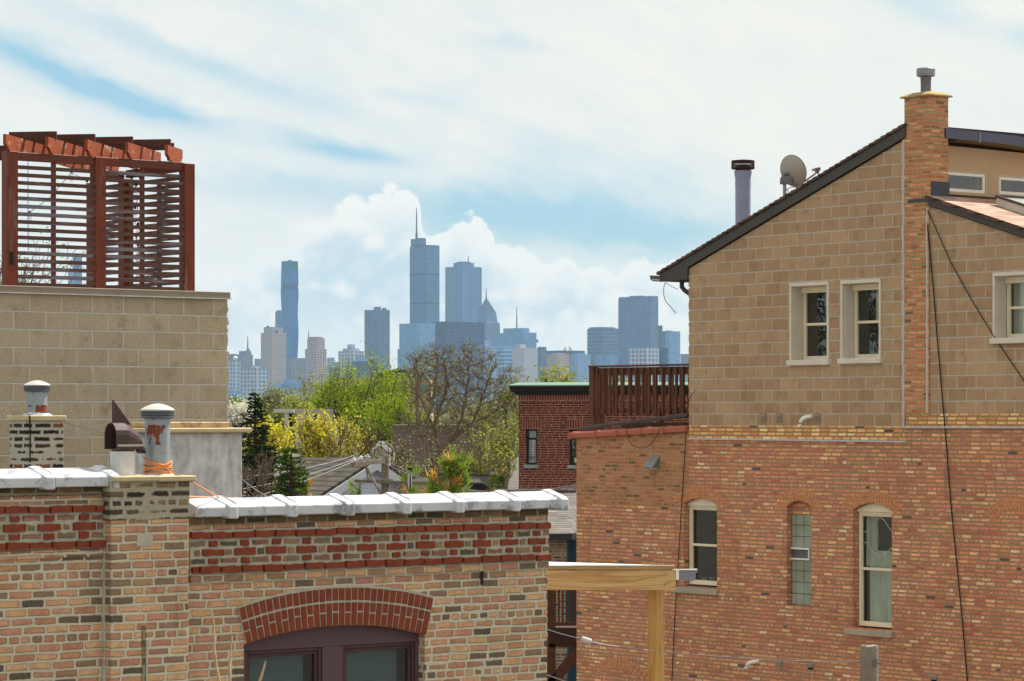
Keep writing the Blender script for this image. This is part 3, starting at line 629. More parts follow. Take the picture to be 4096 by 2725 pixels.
MB().bar((x0,y0_-.01,zt(x0,.15)),(x1,y0_-.01,zt(x1,.15)),.04,.04).bar((x0,y1_,zt(x0,.15)),(x1,y1_,zt(x1,.15)),.04,.04).bar((x0,y0_,zt(x0,.15)),(x0,y1_,zt(x0,.15)),.04,.04).build('skylight_frame', m_fascia, sko)
MB().quad((x0+.03,y0_+.02,zt(x0+.03,.14)),(x1,y0_+.02,zt(x1,.14)),(x1,y1_-.02,zt(x1,.14)),(x0+.03,y1_-.02,zt(x0+.03,.14))).build('skylight_glass', plain('milky_skylight',(205,212,206),.8,.15,0,.05,2,spec=.5), sko)
# ---- flue pipe behind the left roof
YF = 53.5
def pipe_frame(px, Y): p=P(px,HY,Y); return Vector((p.x,p.y,0))
c = pipe_frame(2972,YF); ze = lambda py: HC+(HY-py)/F*YF; px_m = lambda w: w/F*YF
fl = empty('flue_pipe', 'tall grey metal flue with a mesh rain cap rising behind the roof slope', 'flue', loc=c)
r0=px_m(31); r1=px_m(35)
MB().lathe([(r0,ze(990)),(r0,ze(742)),(r0+.004,ze(742)),(r0+.004,ze(722)),(r0-.002,ze(722)),(r1,ze(690)),(r1,ze(683)),(px_m(28),ze(683)),(px_m(28),ze(665)),(0,ze(665))],(0,0,0),28).build('pipe', plain('blue_grey_flue',(150,156,184),.85,.45,.0,.08,3), fl, smooth=True)
m_rust = plain('rusted_cap', (72,48,40), .8, .8, .2, .4, 10, .2)
R2=px_m(46)
MB().lathe([(0,ze(640)+.01),(R2,ze(643)),(R2,ze(649)),(0,ze(646))],(0,0,0),28).lathe([(px_m(30),ze(672)),(R2,ze(672)),(R2,ze(677)),(px_m(30),ze(677)),(px_m(30),ze(672))],(0,0,0),28).lathe([(px_m(30),ze(684)),(px_m(30),ze(662)),(0,ze(662))],(0,0,0),28).build('rain_cap', m_rust, fl)
ms=MB()
for k in range(40):
    for sgn in (1,-1):
        a0=2*math.pi*k/40; a1=a0+sgn*.32; ms.tube([(R2*math.cos(a0),R2*math.sin(a0),ze(673)),(R2*math.cos(a1),R2*math.sin(a1),ze(648))],.0045,3,cap=False)
ms.build('mesh_guard', m_rust, fl)
# ---- satellite dish
YD=52.0
def PD(px,py,dy=0): return P(px,py,YD+dy)
dish = empty('satellite_dish', 'grey satellite dish on a short mast on the left roof slope', 'satellite dish', loc=PD(3139,790))
L = lambda v: v - dish.location
m_dish = plain('dish_grey', (176,168,158), .8, .5, 0, .06, 2); m_dishm = plain('dish_bracket', (128,126,128), .75, .5, .2, .1, 5)
cen = PD(3169,685); ax1 = (PD(3206,726)-PD(3131,640)); 
# the reflector opens away to the right; its axis points right and back
axis = Vector((.62,.70,.22)).normalized()
tilt = Vector((-.95,.0,1)).normalized(); e1 = (tilt - axis*tilt.dot(axis)).normalized(); e2 = axis.cross(e1)
ra, rb = px_m(64)*.97, px_m(58)*1.02
dm = MB(); rings=7; n=36; vs=[]
for side,off in ((0,0.0),(1,-.012)):
    for i in range(rings+1):
        q=i/rings
        for k in range(n):
            an=2*math.pi*k/n; vs.append(L(cen+e1*(ra*q*math.cos(an))+e2*(rb*q*math.sin(an))+axis*(.10*q*q-.06+off)))
fs=[]
for s_i in (0,1):
    o=s_i*(rings+1)*n
    fs+=[(o+i*n+k,o+i*n+(k+1)%n,o+(i+1)*n+(k+1)%n,o+(i+1)*n+k) for i in range(rings) for k in range(n)]
o=rings*n; o2=(rings+1)*n+rings*n
fs+=[(o+k,o+(k+1)%n,o2+(k+1)%n,o2+k) for k in range(n)]
dm.add(vs,fs).build('reflector', m_dish, dish, smooth=True)
rim=MB().tube([L(cen+e1*(ra*math.cos(2*math.pi*k/n))+e2*(rb*math.sin(2*math.pi*k/n))+axis*.036) for k in range(n+1)],.010,5).build('rim', m_dishm, dish)
MB().tube([L(PD(3139,800)),L(PD(3138,735))],.032,10).build('mast', m_galv, dish)
MB().bar(L(PD(3124,722)),L(PD(3166,722)),.10,.14).bar(L(PD(3146,712)),L(PD(3160,700,.1)),.10,.18).bar(L(PD(3160,690,.1)),L(PD(3182,748,.1)),.07,.05).tube([L(PD(3123,737)),L(PD(3121,728)),L(PD(3123,716)),L(PD(3128,715))],.014,5).build('bracket', m_dishm, dish, bevel=.01)
arm=MB().tube([L(PD(3183,748)),L(PD(3215,728)),L(PD(3252,702)),L(PD(3262,695))],.016,8).build('feed_arm', m_dishm, dish)
MB().bar(L(PD(3258,678)),L(PD(3282,675)),.10,.05).bar(L(PD(3266,694)),L(PD(3274,674)),.07,.07).build('receiver', m_dishm, arm, bevel=.008)
MB().tube([L(PD(3247,680)),L(PD(3258,678))],.03,10).build('feed_horn', plain('horn_cream',(222,205,180),.85,.6), arm)
MB().tube([L(PD(3144,762)),L(PD(3158,752)),L(PD(3176,749)),L(PD(3182,748))],.006,4).tube([L(PD(3146,755)),L(PD(3153,765)),L(PD(3150,782)),L(PD(3143,788))],.006,4).build('coax_cable', m_cable, dish)
# ---- wall vents, pipes, cables
def wall_vent(px0,px1,py0,py1,label,hood=False,brown=True):
    a,b=U_(px0),U_(px1); xm=(px0+px1)/2; z0,z1=Z_(xm,py1),Z_(xm,py0); e=empty('wall_vent',label,'vent',group='small vents in the house wall')
    e.location=RW.world((a+b)/2,0,z0); e.rotation_euler=(0,0,RW.th); w=(b-a)/2; h=z1-z0
    mt=plain('brown_vent_plastic',(160,142,130),.85,.6,0,.2,8)
    f=MB(); f.box(-w,w,-.012,-.001,0,.012); f.box(-w,w,-.012,-.001,h-.012,h); f.box(-w,-w+.012,-.012,-.001,.012,h-.012); f.box(w-.012,w,-.012,-.001,.012,h-.012); f.build('frame',mt,e)
    MB().box(-w+.012,w-.012,-.004,-.001,.012,h-.012).build('backing', m_dark if hood else mt, e)
    for k in range(3):
        if hood and k<1: continue
        zk=.014+k*(h-.028)/3; s=MB(); s.add([(-w+.012,-.006,zk+(h-.028)/3),(w-.012,-.006,zk+(h-.028)/3),(w-.012,-.03,zk+.004),(-w+.012,-.03,zk+.004)],[(0,1,2,3)]); s.add([(-w+.012,-.004,zk+(h-.028)/3-.004),(w-.012,-.004,zk+(h-.028)/3-.004),(w-.012,-.028,zk),(-w+.012,-.028,zk)],[(0,1,2,3)]); s.build('louvre',mt,e)
    t=.012; k=MB(); k.box(-w-t,w+t,-.008,-.001,-t,0); k.box(-w-t,w+t,-.008,-.001,h,h+t); k.box(-w-t,-w,-.008,-.001,0,h); k.box(w,w+t,-.008,-.001,0,h); k.build('caulk_edge',plain('tan_caulk',(196,160,112),.75,.8,0,.2,9),e)
wall_vent(3042,3066,1653,1689,'leftmost small louvred vent at the foot of the block wall')
wall_vent(3106,3130,1653,1688,'second small louvred vent at the foot of the block wall')
wall_vent(3258,3282,1654,1687,'small louvred vent just right of the upper white elbow pipe')
wall_vent(3105,3129,2640,2674,'small flap vent low in the brick wall beside the lower white elbow')
wall_vent(3231,3256,2649,2682,'small louvred vent low in the brick wall left of the old post',True)
wall_vent(3724,3751,2694,2732,'lowest vent at the frame edge right of the old post',True)
def elbow(px,py,px2,py2,label):
    a,z=uz(px,py); b,zb=uz(px2,py2); e=empty('elbow_pipe',label,'pipe'); e.location=RW.world(a,0,z); e.rotation_euler=(0,0,RW.th)
    dx_,dz_=b-a,zb-z
    MB().tube([(0,.01,0),(-.0,-.05,0),(dx_*.25,-.09,dz_*.06),(dx_*.6,-.11,dz_*.25),(dx_*.9,-.11,dz_*.6),(dx_,-.11,dz_)],[.034]*6,14).build('bend',m_white,e,smooth=True)
    MB().lathe([(.04,0),(.04,.03),(.034,.03)],(dx_,-.11,dz_-.01),14).build('collar',m_white,e)
elbow(3245,1667,3219,1703,'white plastic elbow pipe between two vents at the foot of the block wall')
elbow(3032,2646,3005,2670,'small white elbow pipe low in the orange brick wall')
def wall_cable(pts,r,label,mat=m_cable,name='cable',y=-.03):
    o=MB().tube([RW.world(uz(px,py)[0],y,uz(px,py)[1]) for px,py in pts],r,5).build(name,mat); return tag(o,label,'cable')
wall_cable([(2751,1690),(2746,1780),(2735,1960),(2727,2100),(2715,2290),(2704,2480),(2694,2690),(2690,2790)],.008,'thin black cable down the brick joint left of the arched window')
wall_cable([(3709,832),(3722,980),(3738,1150),(3752,1330),(3772,1560),(3790,1770),(3808,2010),(3836,2290),(3858,2520),(3880,2790)],.011,'long black cable hanging down the brick wall right of the chimney breast')
wall_cable([(3711,832),(3742,900),(3808,1050),(3900,1215),(3990,1360),(4096,1516),(4150,1590)],.009,'black cable slanting from the chimney breast to the right frame edge')
wall_cable([(2684,1160),(2682,1200),(2690,1230),(2715,1262)],.005,'loose wire end hanging off the roof eave')if False else None
ge=MB().tube([P(2661,1130,50.9),P(2655,1150,50.9),P(2655,1180,50.9),P(2662,1205,50.9),P(2680,1225,50.9),P(2692,1240,50.9),P(2704,1252,50.9)],.006,4).tube([P(2661,1130,50.9),P(2680,1143,50.9),P(2712,1158,50.9)],.005,4).build('loose_wire',m_cable); tag(ge,'loose black wire end dangling from the eave gutter','wire')
# ================================================================ the low annex with red coping
annex = empty('brick_annex', 'low brown brick wing with terracotta coping beside the tall house', 'building', RW)
ua=U_(2306); zA0=Z_(2306,1745); zA1=Z_(2752,1719)
zmix=Z_(2500,2022)
rn=random.Random(5)
MB().poly_wall([(ua,zmix),(uX-.003,zmix),(uX-.003,zq+.003),(uL-.003,zq+.003),(uL-.003,zA1),(ua,zA0)],[],.3).box(ua,uL-.003,.9,5,2,zA0-.25).build('brick_wall',m_annexb,annex)
MB().poly_wall([(ua,2),(uX-.003,2),(uX-.003,zmix-.003),(ua,zmix-.003)],[],.3).build('old_brick_wall',m_brick,annex)
MB().box(ua,ua+.3,.302,5,2,zA0-.02).build('side_wall',m_annexb,annex)
_,gE=arch_open(2400,2560,2705,2672,2900); mb=MB(); voussoirs(mb,gE,.0,.10,13,-.006,.1,.1); voussoirs(mb,gE,.12,.2,15,-.006,.1,.1); mb.build('brick_arch',m_archb,annex)
m_terra=plain('terracotta_coping',(196,112,88),.75,.7,0,.12,5,.1)
jx=[2288,2385,2470,2566,2655,2752]; 
def tile(par,a,b,z0,z1,mat,y0=-.07,y1=.36,hh=.10,rise=.05,jw=.07,lipf=.02,endlip='l'):
    """One camel-back coping tile: sloping top, front drip, raised collar at the joint end."""
    t=MB(); ns=6; prof=lambda s:[(y0,-.035),(y0-.0,hh*.55),(y0+.03,hh*.75),((y0+y1)/2,hh+rise),(y1-.03,hh*.75),(y1,-.035)]
    def ring(x,z,gr):
        pr=prof(0); return [(x,(y-(y0+y1)/2)*(1+gr)+(y0+y1)/2,z+zz2*(1+gr*1.4)-(.012*gr*4)) for y,zz2 in pr]
    xs=[a,a+jw*.15,a+jw,a+jw*1.15,b] if endlip=='l' else [a,b-jw*1.15,b-jw,b-jw*.15,b]
    grs=[.12,.19,.17,0,0] if endlip=='l' else [0,0,.17,.19,.12]
    vs=[];n=6
    for x,gr in zip(xs,grs): vs+=ring(x,z0+(z1-z0)*(x-a)/(b-a),gr)
    fs=[(i*n+k,i*n+k+1,(i+1)*n+k+1,(i+1)*n+k) for i in range(len(xs)-1) for k in range(n-1)]
    fs+=[tuple(range(n)),tuple(reversed(range((len(xs)-1)*n,len(xs)*n)))]+[(i*n,(i+1)*n,(i+1)*n+n-1,i*n+n-1) for i in range(len(xs)-1)]
    t.add(vs,fs); return t.build('coping_tile',mat,par,bevel=.012,seg=2)
for k in range(5):
    x0,x1=jx[k],jx[k+1]; f=lambda px:1745+(1719-1745)*(px-2306)/(2752-2306)
    tile(annex,U_(x0),U_(x1)-.004,Z_(x0,f(x0)),Z_(x1,f(x1)),m_terra,hh=.085,rise=.0,y1=.34)
# sloping dark pipe above the coping, roof edge and curb behind it
pA=uz(2330,1714,.15); pB=uz(2755,1660,.15)
dp=MB().bar((pA[0],.15,pA[1]),(pB[0],.15,pB[1]),.08,.065); dp.v=[tuple(RW.world(*v)) for v in dp.v]
tag(dp.build('drain_pipe',m_fascia,bevel=.01),'dark square drain pipe sloping above the terracotta coping','pipe')
MB().box(U_(2400),uL-.003,.50,.62,zA0-.3,Z_(2600,1692,.5)).build('roof_curb',plain('mossy_dark_timber',(70,56,34),.8,.9,0,.4,5,.3),annex)
# vent hood
a,b=U_(2601),U_(2640); z0,z1=Z_(2620,1877),Z_(2620,1822); vh=empty('vent_hood','galvanised dryer hood caulked into the brown annex wall','vent hood'); vh.location=RW.world(a,0,z0); vh.rotation_euler=(0,0,RW.th)
w=b-a;h=z1-z0
MB().add([(0,0,h),(w,0,h),(w,-.17,h*.18),(0,-.17,h*.18),(0,0,0),(w,0,0),(0,-.17,h*.10),(w,-.17,h*.10)],[(0,1,2,3),(1,5,7,2),(0,3,6,4),(3,2,7,6)]).build('hood',plain('zinc_hood',(150,150,152),.75,.45,.5,.2,9),vh)
k=MB(); t=.03; k.box(-t,w+t,-.006,0,-t,0); k.box(-t,w+t,-.006,0,h,h+t); k.box(-t,0,-.006,0,0,h); k.box(w,w+t,-.006,0,0,h); k.build('caulk_edge',plain('tan_caulk',(196,160,112),.75,.8,0,.2,9),vh)
MB().box(.01,w-.01,-.03,-.001,.0,h*.2).build('flap',m_white,vh)
wall_cable([(2800,1560),(2755,1620),(2660,1708),(2648,1740),(2620,1778),(2604,1788),(2575,1793),(2545,1780),(2527,1750),(2522,1722),(2535,1695),(2556,1677),(2566,1680),(2580,1684)],.006,'thin wire looping over the terracotta coping',y=-.10)
# ---- deck railing on the annex
rail = empty('deck_railing','dark stained wooden deck railing behind the terracotta coping','railing',RW)
m_deck=wood('dark_stained_wood',(112,68,46),(72,42,30),.85,'z',7,.6)
for yy,x0p,x1p,nb,cap in ((.75,2366,2757,19,True),(2.35,2392,2757,22,False)):
    u0,u1=U_(x0p,yy),uL+.0; zt=Z_(2370,1463,yy) if cap else Z_(2370,1470,yy); zb=Z_(2400,1655,yy)
    if cap: MB().box(u0-.02,u1,yy-.07,yy+.07,zt-.035,zt).build('cap_rail',m_deck,rail,bevel=.006)
    MB().box(u0,u1,yy-.02,yy+.02,zt-.17,zt-.05).build('top_rail',m_deck,rail); MB().box(u0,u1,yy-.02,yy+.02,zb,zb+.09).build('bottom_rail',m_deck,rail)
    MB().box(u0,u0+.13,yy-.065,yy+.065,zA0-.3,zt-.036).build('post',m_deck,rail,bevel=.006)
    MB().box((u0+u1)/2+.1,(u0+u1)/2+.2,yy-.05,yy+.05,zA0-.3,zb+.1).build('post',m_deck,rail)
    for i in range(nb):
        x=u0+.2+(u1-u0-.25)*i/(nb-1); MB().box(x,x+.042,yy-.062 if cap else yy+.021,yy-.021 if cap else yy+.062,zb-.02,zt-.05).build('baluster',m_deck,rail)
for i in range(7):
    y=.95+i*.2; x=U_(2380,.75)+.02
    MB().box(x,x+.042,y,y+.042,Z_(2400,1655,.75),Z_(2370,1463,.75)-.06).build('baluster',m_deck,rail)
# ================================================================ foreground brick parapet building (left, nearest)
FW = Frame(762, 23.09, 38)
m_bf = brickwork('common_brick_mixed', .2005, .0689, .012,
    [(0,(196,150,118)),(.13,(184,138,104)),(.25,(172,128,98)),(.36,(204,162,124)),(.46,(188,134,110)),(.55,(156,120,96)),(.63,(136,112,92)),(.70,(108,94,80)),(.77,(200,156,112)),(.85,(178,124,104)),(.92,(150,116,92)),(.965,(92,82,74))],
    (190,180,158), header=7, wob=.011, edge=.008, bump=1.0, phase=8.7605-.0689/2, spots=.42, k=1.06, stain=((140,130,100),.22,1.4), wobs=5, speck=.75, smear=.010)
m_bdark = brickwork('sooted_brick', .2, .0689, .02, [(0,(80,72,64)),(.25,(110,98,76)),(.45,(60,55,52)),(.6,(150,110,84)),(.75,(172,140,104)),(.9,(120,106,84))], (180,172,150), header=4, wob=.014, edge=.012, bump=1.0, phase=8.7605-.0689/2, spots=.5, k=.8, smear=.05, speck=.5)
m_bred = plain('pressed_red_brick', (140,66,42), .80, .85, 0, .28, 9, .25, dirt=((92,46,34),.6,.55))
m_mortF = plain('old_mortar', (190,184,166), .85, .95, 0, .18, 10, .5, dirt=((150,140,110),.5,.55))
m_wcop = plain('white_painted_coping', (222,224,230), .74, .6, 0, .10, 6, .4, dirt=((112,114,124),.7,.50))
m_slab = plain('stone_slab_tan', (206,188,150), .82, .9, 0, .16, 8, .5)
fu, fz = FW.u, FW.z
fbld = empty('brick_parapet_building', 'nearest brick building with white coping, red corbel bands and an arched window, lower left', 'building', FW)
uF0 = fu(0)-1.0; uFm = fu(418); uFp = fu(440); uFe = fu(756); uF1 = fu(2188)
zR = FW.z(1500,2050); zL = FW.z(200,1949)
# arch geometry (on the wall plane)
ai = [FW.uz(977,2578),FW.uz(1405,2502),FW.uz(1700,2538)]; ao = [FW.uz(950,2435),FW.uz(1405,2352),FW.uz(1731,2394)]
icx,icz,ir = circle3(*ai); ocx,ocz,orr = circle3(*ao)
wl, wr = fu(975), fu(1699)
def arc(cx,cz,r,x0,x1,n):
    a0=math.acos(max(-1,min(1,(x0-cx)/r))); a1=math.acos(max(-1,min(1,(x1-cx)/r)))
    return [(cx+r*math.cos(a0+(a1-a0)*i/n), cz+r*math.sin(a0+(a1-a0)*i/n)) for i in range(n+1)]
hole=[(wl,5.6),(wr,5.6)]+arc(icx,icz,ir,wr,wl,16)
wallm = MB().poly_wall([(uFe-.1,3),(uF1,3),(uF1,zR),(uFe-.1,zR)],[hole],.32).build('front_wall', m_bf, fbld)
MB().poly_wall([(uF0,3),(uFp,3),(uFp,zL),(uF0,zL)],[],.32).build('front_wall', m_bf, fbld)
MB().box(uF1-.32,uF1-.002,.322,6,3,zR-.02).build('side_wall', m_bf, fbld)
MB().box(uF0,uF1-.33,.33,8,3,8.75).build('flat_roof', plain('grey_roof_felt',(120,120,120),.6,.9), fbld)
# ragged brick ends on the free corner
rn = random.Random(11); mb=MB(); zz=8.7605+.0689/2-.0689*40
while zz < zR-.03:
    mb.box(uF1-.02,uF1+.004+.014*rn.random(),.004,.22,zz+.008,zz+.060); zz+=.0689
mb.build('corner_bricks', m_bf, fbld, bevel=.006)
# chimney pilaster with its slab
yp=-.12; pa, pb = FW.u(445,yp), FW.u(755,yp); zP = FW.z(600,1925,yp)
MB().box(pa,pb,yp,.42,3,zP).build('pilaster', m_bf, fbld, bevel=.008)
MB().box(pa-.012,pb+.004,yp-.004,.43,zP-.30,zP-.001).build('sooted_courses', m_bdark, fbld)
q0=FW.u(622,yp)
MB().box(pa-.0,q0,yp-.045,.46,zP,zP+.042).build('stone_slab', m_slab, fbld, bevel=.008)
MB().box(q0+.003,pb+.045,yp-.045,.46,zP-.004,zP+.040).build('stone_slab', m_slab, fbld, bevel=.008)
m_moss0 = brickwork('mossy_slot_brick', .2005, .0689, .012, [(0,(122,104,72)),(.4,(150,118,82)),(.7,(104,96,70))], (150,142,116), header=0, wob=.011, edge=.008, bump=1.0, phase=8.7605-.0689/2, k=.85, spots=.4)
# vertical mortar joint and patch, and the slot lower down the pilaster
MB().tube([(uFm+rn.uniform(-.004,.004),-.006,6.5+i*.1) for i in range(28)],.022,6).build('mortar_joint', m_mortF, fbld)
MB().box(FW.u(565,yp),FW.u(583,yp),yp-.002,yp+.03,6.4,FW.z(575,2505,yp)).build('slot', m_moss0, fbld)
MB().box(FW.u(583,yp),FW.u(592,yp),yp-.005,yp+.03,6.4,FW.z(575,2565,yp)).build('mortar_joint', m_mortF, fbld)
MB().box(FW.u(545,yp),FW.u(615,yp),yp-.004,yp+.02,FW.z(580,2190,yp),FW.z(580,2128,yp)).build('mortar_patch', m_mortF, fbld, bevel=.015)
# coping tiles
def run(jx, ylo, ends=1):
    for k in range(len(jx)-1):
        a,b=fu(jx[k]),fu(jx[k+1]); zb=FW.z((jx[k]+jx[k+1])/2,ylo)
        tile(fbld,a,b-.006,zb,zb,m_wcop,y0=-.085,y1=.36,hh=.075,rise=.035,jw=.085,endlip='r')
zcop=lambda px,py: FW.z(px,py)
for k,(a,b) in enumerate(zip([762,924,1162,1389,1616,1827,2051],[924,1162,1389,1616,1827,2051,2243])):
    tile(fbld,fu(a)+.003,fu(b)-.003,zR+.035,zR+.035,m_wcop,y0=-.085,y1=.36,hh=.078,rise=.030,jw=.085,endlip='r')
for a,b in ((-260,-40),(-40,192),(192,453)):
    tile(fbld,fu(a)+.003,fu(b)-.003,zL+.035,zL+.035,m_wcop,y0=-.085,y1=.36,hh=.078,rise=.030,jw=.085,endlip='r')
m_tar=plain('grimy_joint_mortar',(176,168,156),.7,.95,0,.35,14,.6)
for b_,z_ in [(fu(q),zR) for q in (924,1162,1389,1616,1827,2051)]+[(fu(q),zL) for q in (192,)]:
    rj=random.Random(int(b_*1000)); pr=[(-.096,-.03),(-.098,.045),(-.06,.072),(.14,.118),(.33,.07)]
    for off,w_ in ((.002,.006),):
        MB().tube([(b_+off+rj.uniform(-.006,.006),y-.004,z_+.035+zz*1.13-.010) for y,zz in pr],[w_*rj.uniform(.6,1.3) for _ in pr],5).build('joint_mortar',m_tar,fbld)
# ---- red corbel bands, built brick by brick over a mortar bed
bh=.0689; zA=9.036+.002; rowz=lambda k: zA-bh*k
def band(u0,u1,seed,par,zofs=0.0):
    rd=random.Random(seed); red=MB(); bed=MB(); mixd=MB()
    bed.box(u0,u1,-.014,-.001,rowz(4)-.036+zofs,rowz(0)+.036+zofs); 
    def brick(m,a,b,zc,y,h=.052):
        h=h*rd.uniform(.86,1.06); a+=rd.uniform(-.004,.006); b+=rd.uniform(-.006,.004); zc+=rd.uniform(-.003,.003)
        j=lambda s: rd.uniform(-s,s)
        n=5; top=[(a+(b-a)*i/n+j(.002), zc+h/2+j(.0055)+zofs) for i in range(n,-1,-1)]; bot=[(a+(b-a)*i/n+j(.002), zc-h/2+j(.0035)+zofs) for i in range(n+1)]
        m.prism(bot+top, y+j(.003), -.001)
    for k,yy in ((0,-.048),(4,-.052)):
        x=u0-rd.random()*.1
        while x<u1-.01:
            w=.188+rd.uniform(-.012,.010)
            if rd.random()<.08: w*=.6
            brick(red,max(x,u0),min(x+w,u1),rowz(k),yy); x+=w+.013
    per=.3005; x=u0+.06-per
    while x<u1:
        c=x+per/2
        if c-.09<u1 and c+.09>u0: brick(red,max(c-.098,u0),min(c+.098,u1),rowz(2),-.034,.054)
        for k in (1,3):
            if c+.043>u0 and c-.043<u1: brick(red,max(c-.043,u0),min(c+.043,u1),rowz(k),-.030,.05-rd.random()*.008)
            e=c+per/2
            if e+.07>u0 and e-.07<u1: brick(mixd,max(e-.078,u0),min(e+.078,u1),rowz(k),-.020,.044-rd.random()*.008)
        e=c+per/2
        if e+.03>u0 and e-.03<u1: brick(mixd,max(e-.030,u0),min(e+.030,u1),rowz(2),-.022,.05-rd.random()*.008)
        x+=per
    bed.add(mixd.v,mixd.f,1); bed.build('mortar_bed',[m_mortF,m_bsolo],par,bevel=.004); red.build('red_corbel_band',m_bred,par,bevel=.004)
g_=G('odd_bricks'); oo=g_.obj(); bx=g_.xyz(oo)
wn_=g_.n('ShaderNodeTexWhiteNoise',noise_dimensions='2D'); g_.lk(g_.vec(g_.m('FLOOR',g_.m('DIVIDE',bx[0],.15)),g_.m('FLOOR',g_.m('DIVIDE',g_.m('SUBTRACT',bx[2],rowz(2)-bh/2),bh)),0.0),wn_.inputs['Vector'])
nz_=g_.noise(oo,40,5,.7); cc_=g_.ramp(wn_.outputs[0],[(0,rgba((140,124,96),.8)),(.3,rgba((172,134,104),.8)),(.55,rgba((104,96,78),.8)),(.75,rgba((156,110,90),.8))],'CONSTANT')
tt_=g_.m('MULTIPLY_ADD',nz_,.9,.5); m_bsolo=g_.out(g_.mix(1.0,cc_,g_.vec(tt_,tt_,tt_),'MULTIPLY'),.92,0,g_.bump(nz_,.8,.01))
band(uFe+.004,uF1+.012,21,fbld)
dzL = FW.z(200,2062)-rowz(0)+.004
band(uF0,uFm-.02,22,fbld,FW.z(200,2037+0)-rowz(0)-.0)
# projecting plain course below the bands and a course coloured dark for the shade under the coping
MB().box(uFe+.004,uF1+.004,-.022,-.001,rowz(5)-.030,rowz(5)+.030).box(uF0,uFm-.02,-.022,-.001,rowz(5)-.03+FW.z(200,2037)-rowz(0),rowz(5)+.03+FW.z(200,2037)-rowz(0)).build('string_course', m_bf, fbld)
m_shade = brickwork('shade_toned_brick', .2005, .0689, .014, [(0,(96,84,58)),(.3,(120,94,66)),(.6,(80,74,54)),(.85,(140,110,78))], (150,142,112), header=0, wob=.01, edge=.008, bump=.9, phase=zR-.0689, k=.75, spots=.5)
MB().box(uFe+.004,uF1+.004,-.012,-.001,zR-.066,zR-.001).box(uF0,uFp,-.012,-.001,zL-.066,zL-.001).build('shade_toned_course', m_shade, fbld)
# ---- the red segmental arch
arcm=MB(); mort=MB()
a0=math.acos((fu(1731)-ocx)/orr); a1=math.acos((fu(951)-ocx)/orr); n=30; rd=random.Random(4)
midr=.108
def apt(r_,t): return (ocx+r_*math.cos(t), ocz+r_*math.sin(t))
def inner_r(t):                                     # distance to the intrados along the same ray
    dx_,dz_=math.cos(t),math.sin(t); bx_,bz_=ocx-icx,ocz-icz; B=dx_*bx_+dz_*bz_; C=bx_*bx_+bz_*bz_-ir*ir
    return -B+math.sqrt(B*B-C)
for i in range(n):
    t0=a0+(a1-a0)*(i+.09)/n; t1=a0+(a1-a0)*(i+.91)/n; j=rd.uniform(-.003,.003)
    arcm.prism([apt(orr-.100+j,t0),apt(orr+j,t0),apt(orr+j,t1),apt(orr-.100+j,t1)],-.020,.05)
    q0,q1=inner_r(t0),inner_r(t1); u0_,u1_=orr-.118,orr-.118
    if i%2==0: arcm.prism([apt(q0,t0),apt(u0_,t0),apt(u1_,t1),apt(q1,t1)],-.020,.09)
    else:
        mth=.55+.06*rd.random(); m0=q0+(u0_-q0)*mth; m1=q1+(u1_-q1)*mth
        arcm.prism([apt(q0,t0),apt(m0-.006,t0),apt(m1-.006,t1),apt(q1,t1)],-.020,.09); arcm.prism([apt(m0+.008,t0),apt(u0_,t0),apt(u1_,t1),apt(m1+.008,t1)],-.020,.09)
for i in range(40):
    t0=a0+(a1-a0)*i/40; t1=a0+(a1-a0)*(i+1)/40
    mort.prism([apt(inner_r(t0)+.004,t0),apt(orr-.003,t0),apt(orr-.003,t1),apt(inner_r(t1)+.004,t1)],-.012,-.001)
    mort.prism([apt(orr+.0,t0),apt(orr+.022,t0),apt(orr+.022,t1),apt(orr+.0,t1)],-.006,-.001)
arcm.build('red_brick_arch',m_bred,fbld,bevel=.003); mort.build('arch_mortar',m_mortF,fbld)
# ---- plum-painted window
m_plum = plain('plum_paint',(98,74,82),.85,.5,0,.08,3,.05); m_plumd=plain('plum_sash_paint',(84,56,58),.8,.45,0,.12,5)
yw=.085
def sashbox(x0p,x1p,yT): return FW.u(x0p,yw),FW.u(x1p,yw),FW.z((x0p+x1p)/2,yT,yw)
L0,L1,LT=sashbox(984,1290,2597); R0,R1,RT=sashbox(1371,1663,2575); LT=RT=(LT+RT)/2
fr=MB(); fr.prism([(wl+.002,LT),(wr-.002,LT)]+[(x,z-.003) for x,z in arc(icx,icz,ir,wr-.002,wl+.002,16)],yw,yw+.08)
fr.box(wl+.002,L0,yw,yw+.08,5.6,LT); fr.box(L1,R0,yw,yw+.08,5.6,LT); fr.box(R1,wr-.002,yw,yw+.08,5.6,LT)
pw=fr.build('plum_window',m_plum,fbld,bevel=.003)
m_paneF=glass('window_glass_near',(.56,.68,.72),.02,1.0,.03)
for (x0,x1) in ((L0,L1),(R0,R1)):
    s_=MB()
    for k,(o_,d_) in enumerate(((.0,.012),(.028,.030))):
        w_=.030; yy=yw+d_
        s_.box(x0+o_,x0+o_+w_,yy,yy+.05,5.6,LT-o_); s_.box(x1-o_-w_,x1-o_,yy,yy+.05,5.6,LT-o_); s_.box(x0+o_+w_,x1-o_-w_,yy,yy+.05,LT-o_-w_,LT-o_)
    so_=s_.build('sash',m_plumd,pw,bevel=.005)
    MB().quad((x0+.055,yw+.055,5.6),(x1-.055,yw+.055,5.6),(x1-.055,yw+.055,LT-.055),(x0+.055,yw+.055,LT-.055)).build('pane',m_paneF,so_)
    bl=MB(); z=LT-.06; k=0
    while z>6.2: bl.add([(x0+.08,yw+.12,z),(x1-.11,yw+.12,z-.004*math.sin(k*.7)),(x1-.11,yw+.135,z-.030),(x0+.08,yw+.135,z-.030)],[(0,1,2,3)]); z-=.026; k+=1
    bl.build('slatted_blind',plain('grey_blind',(140,150,150),.9,.8,0,.1,2),pw)
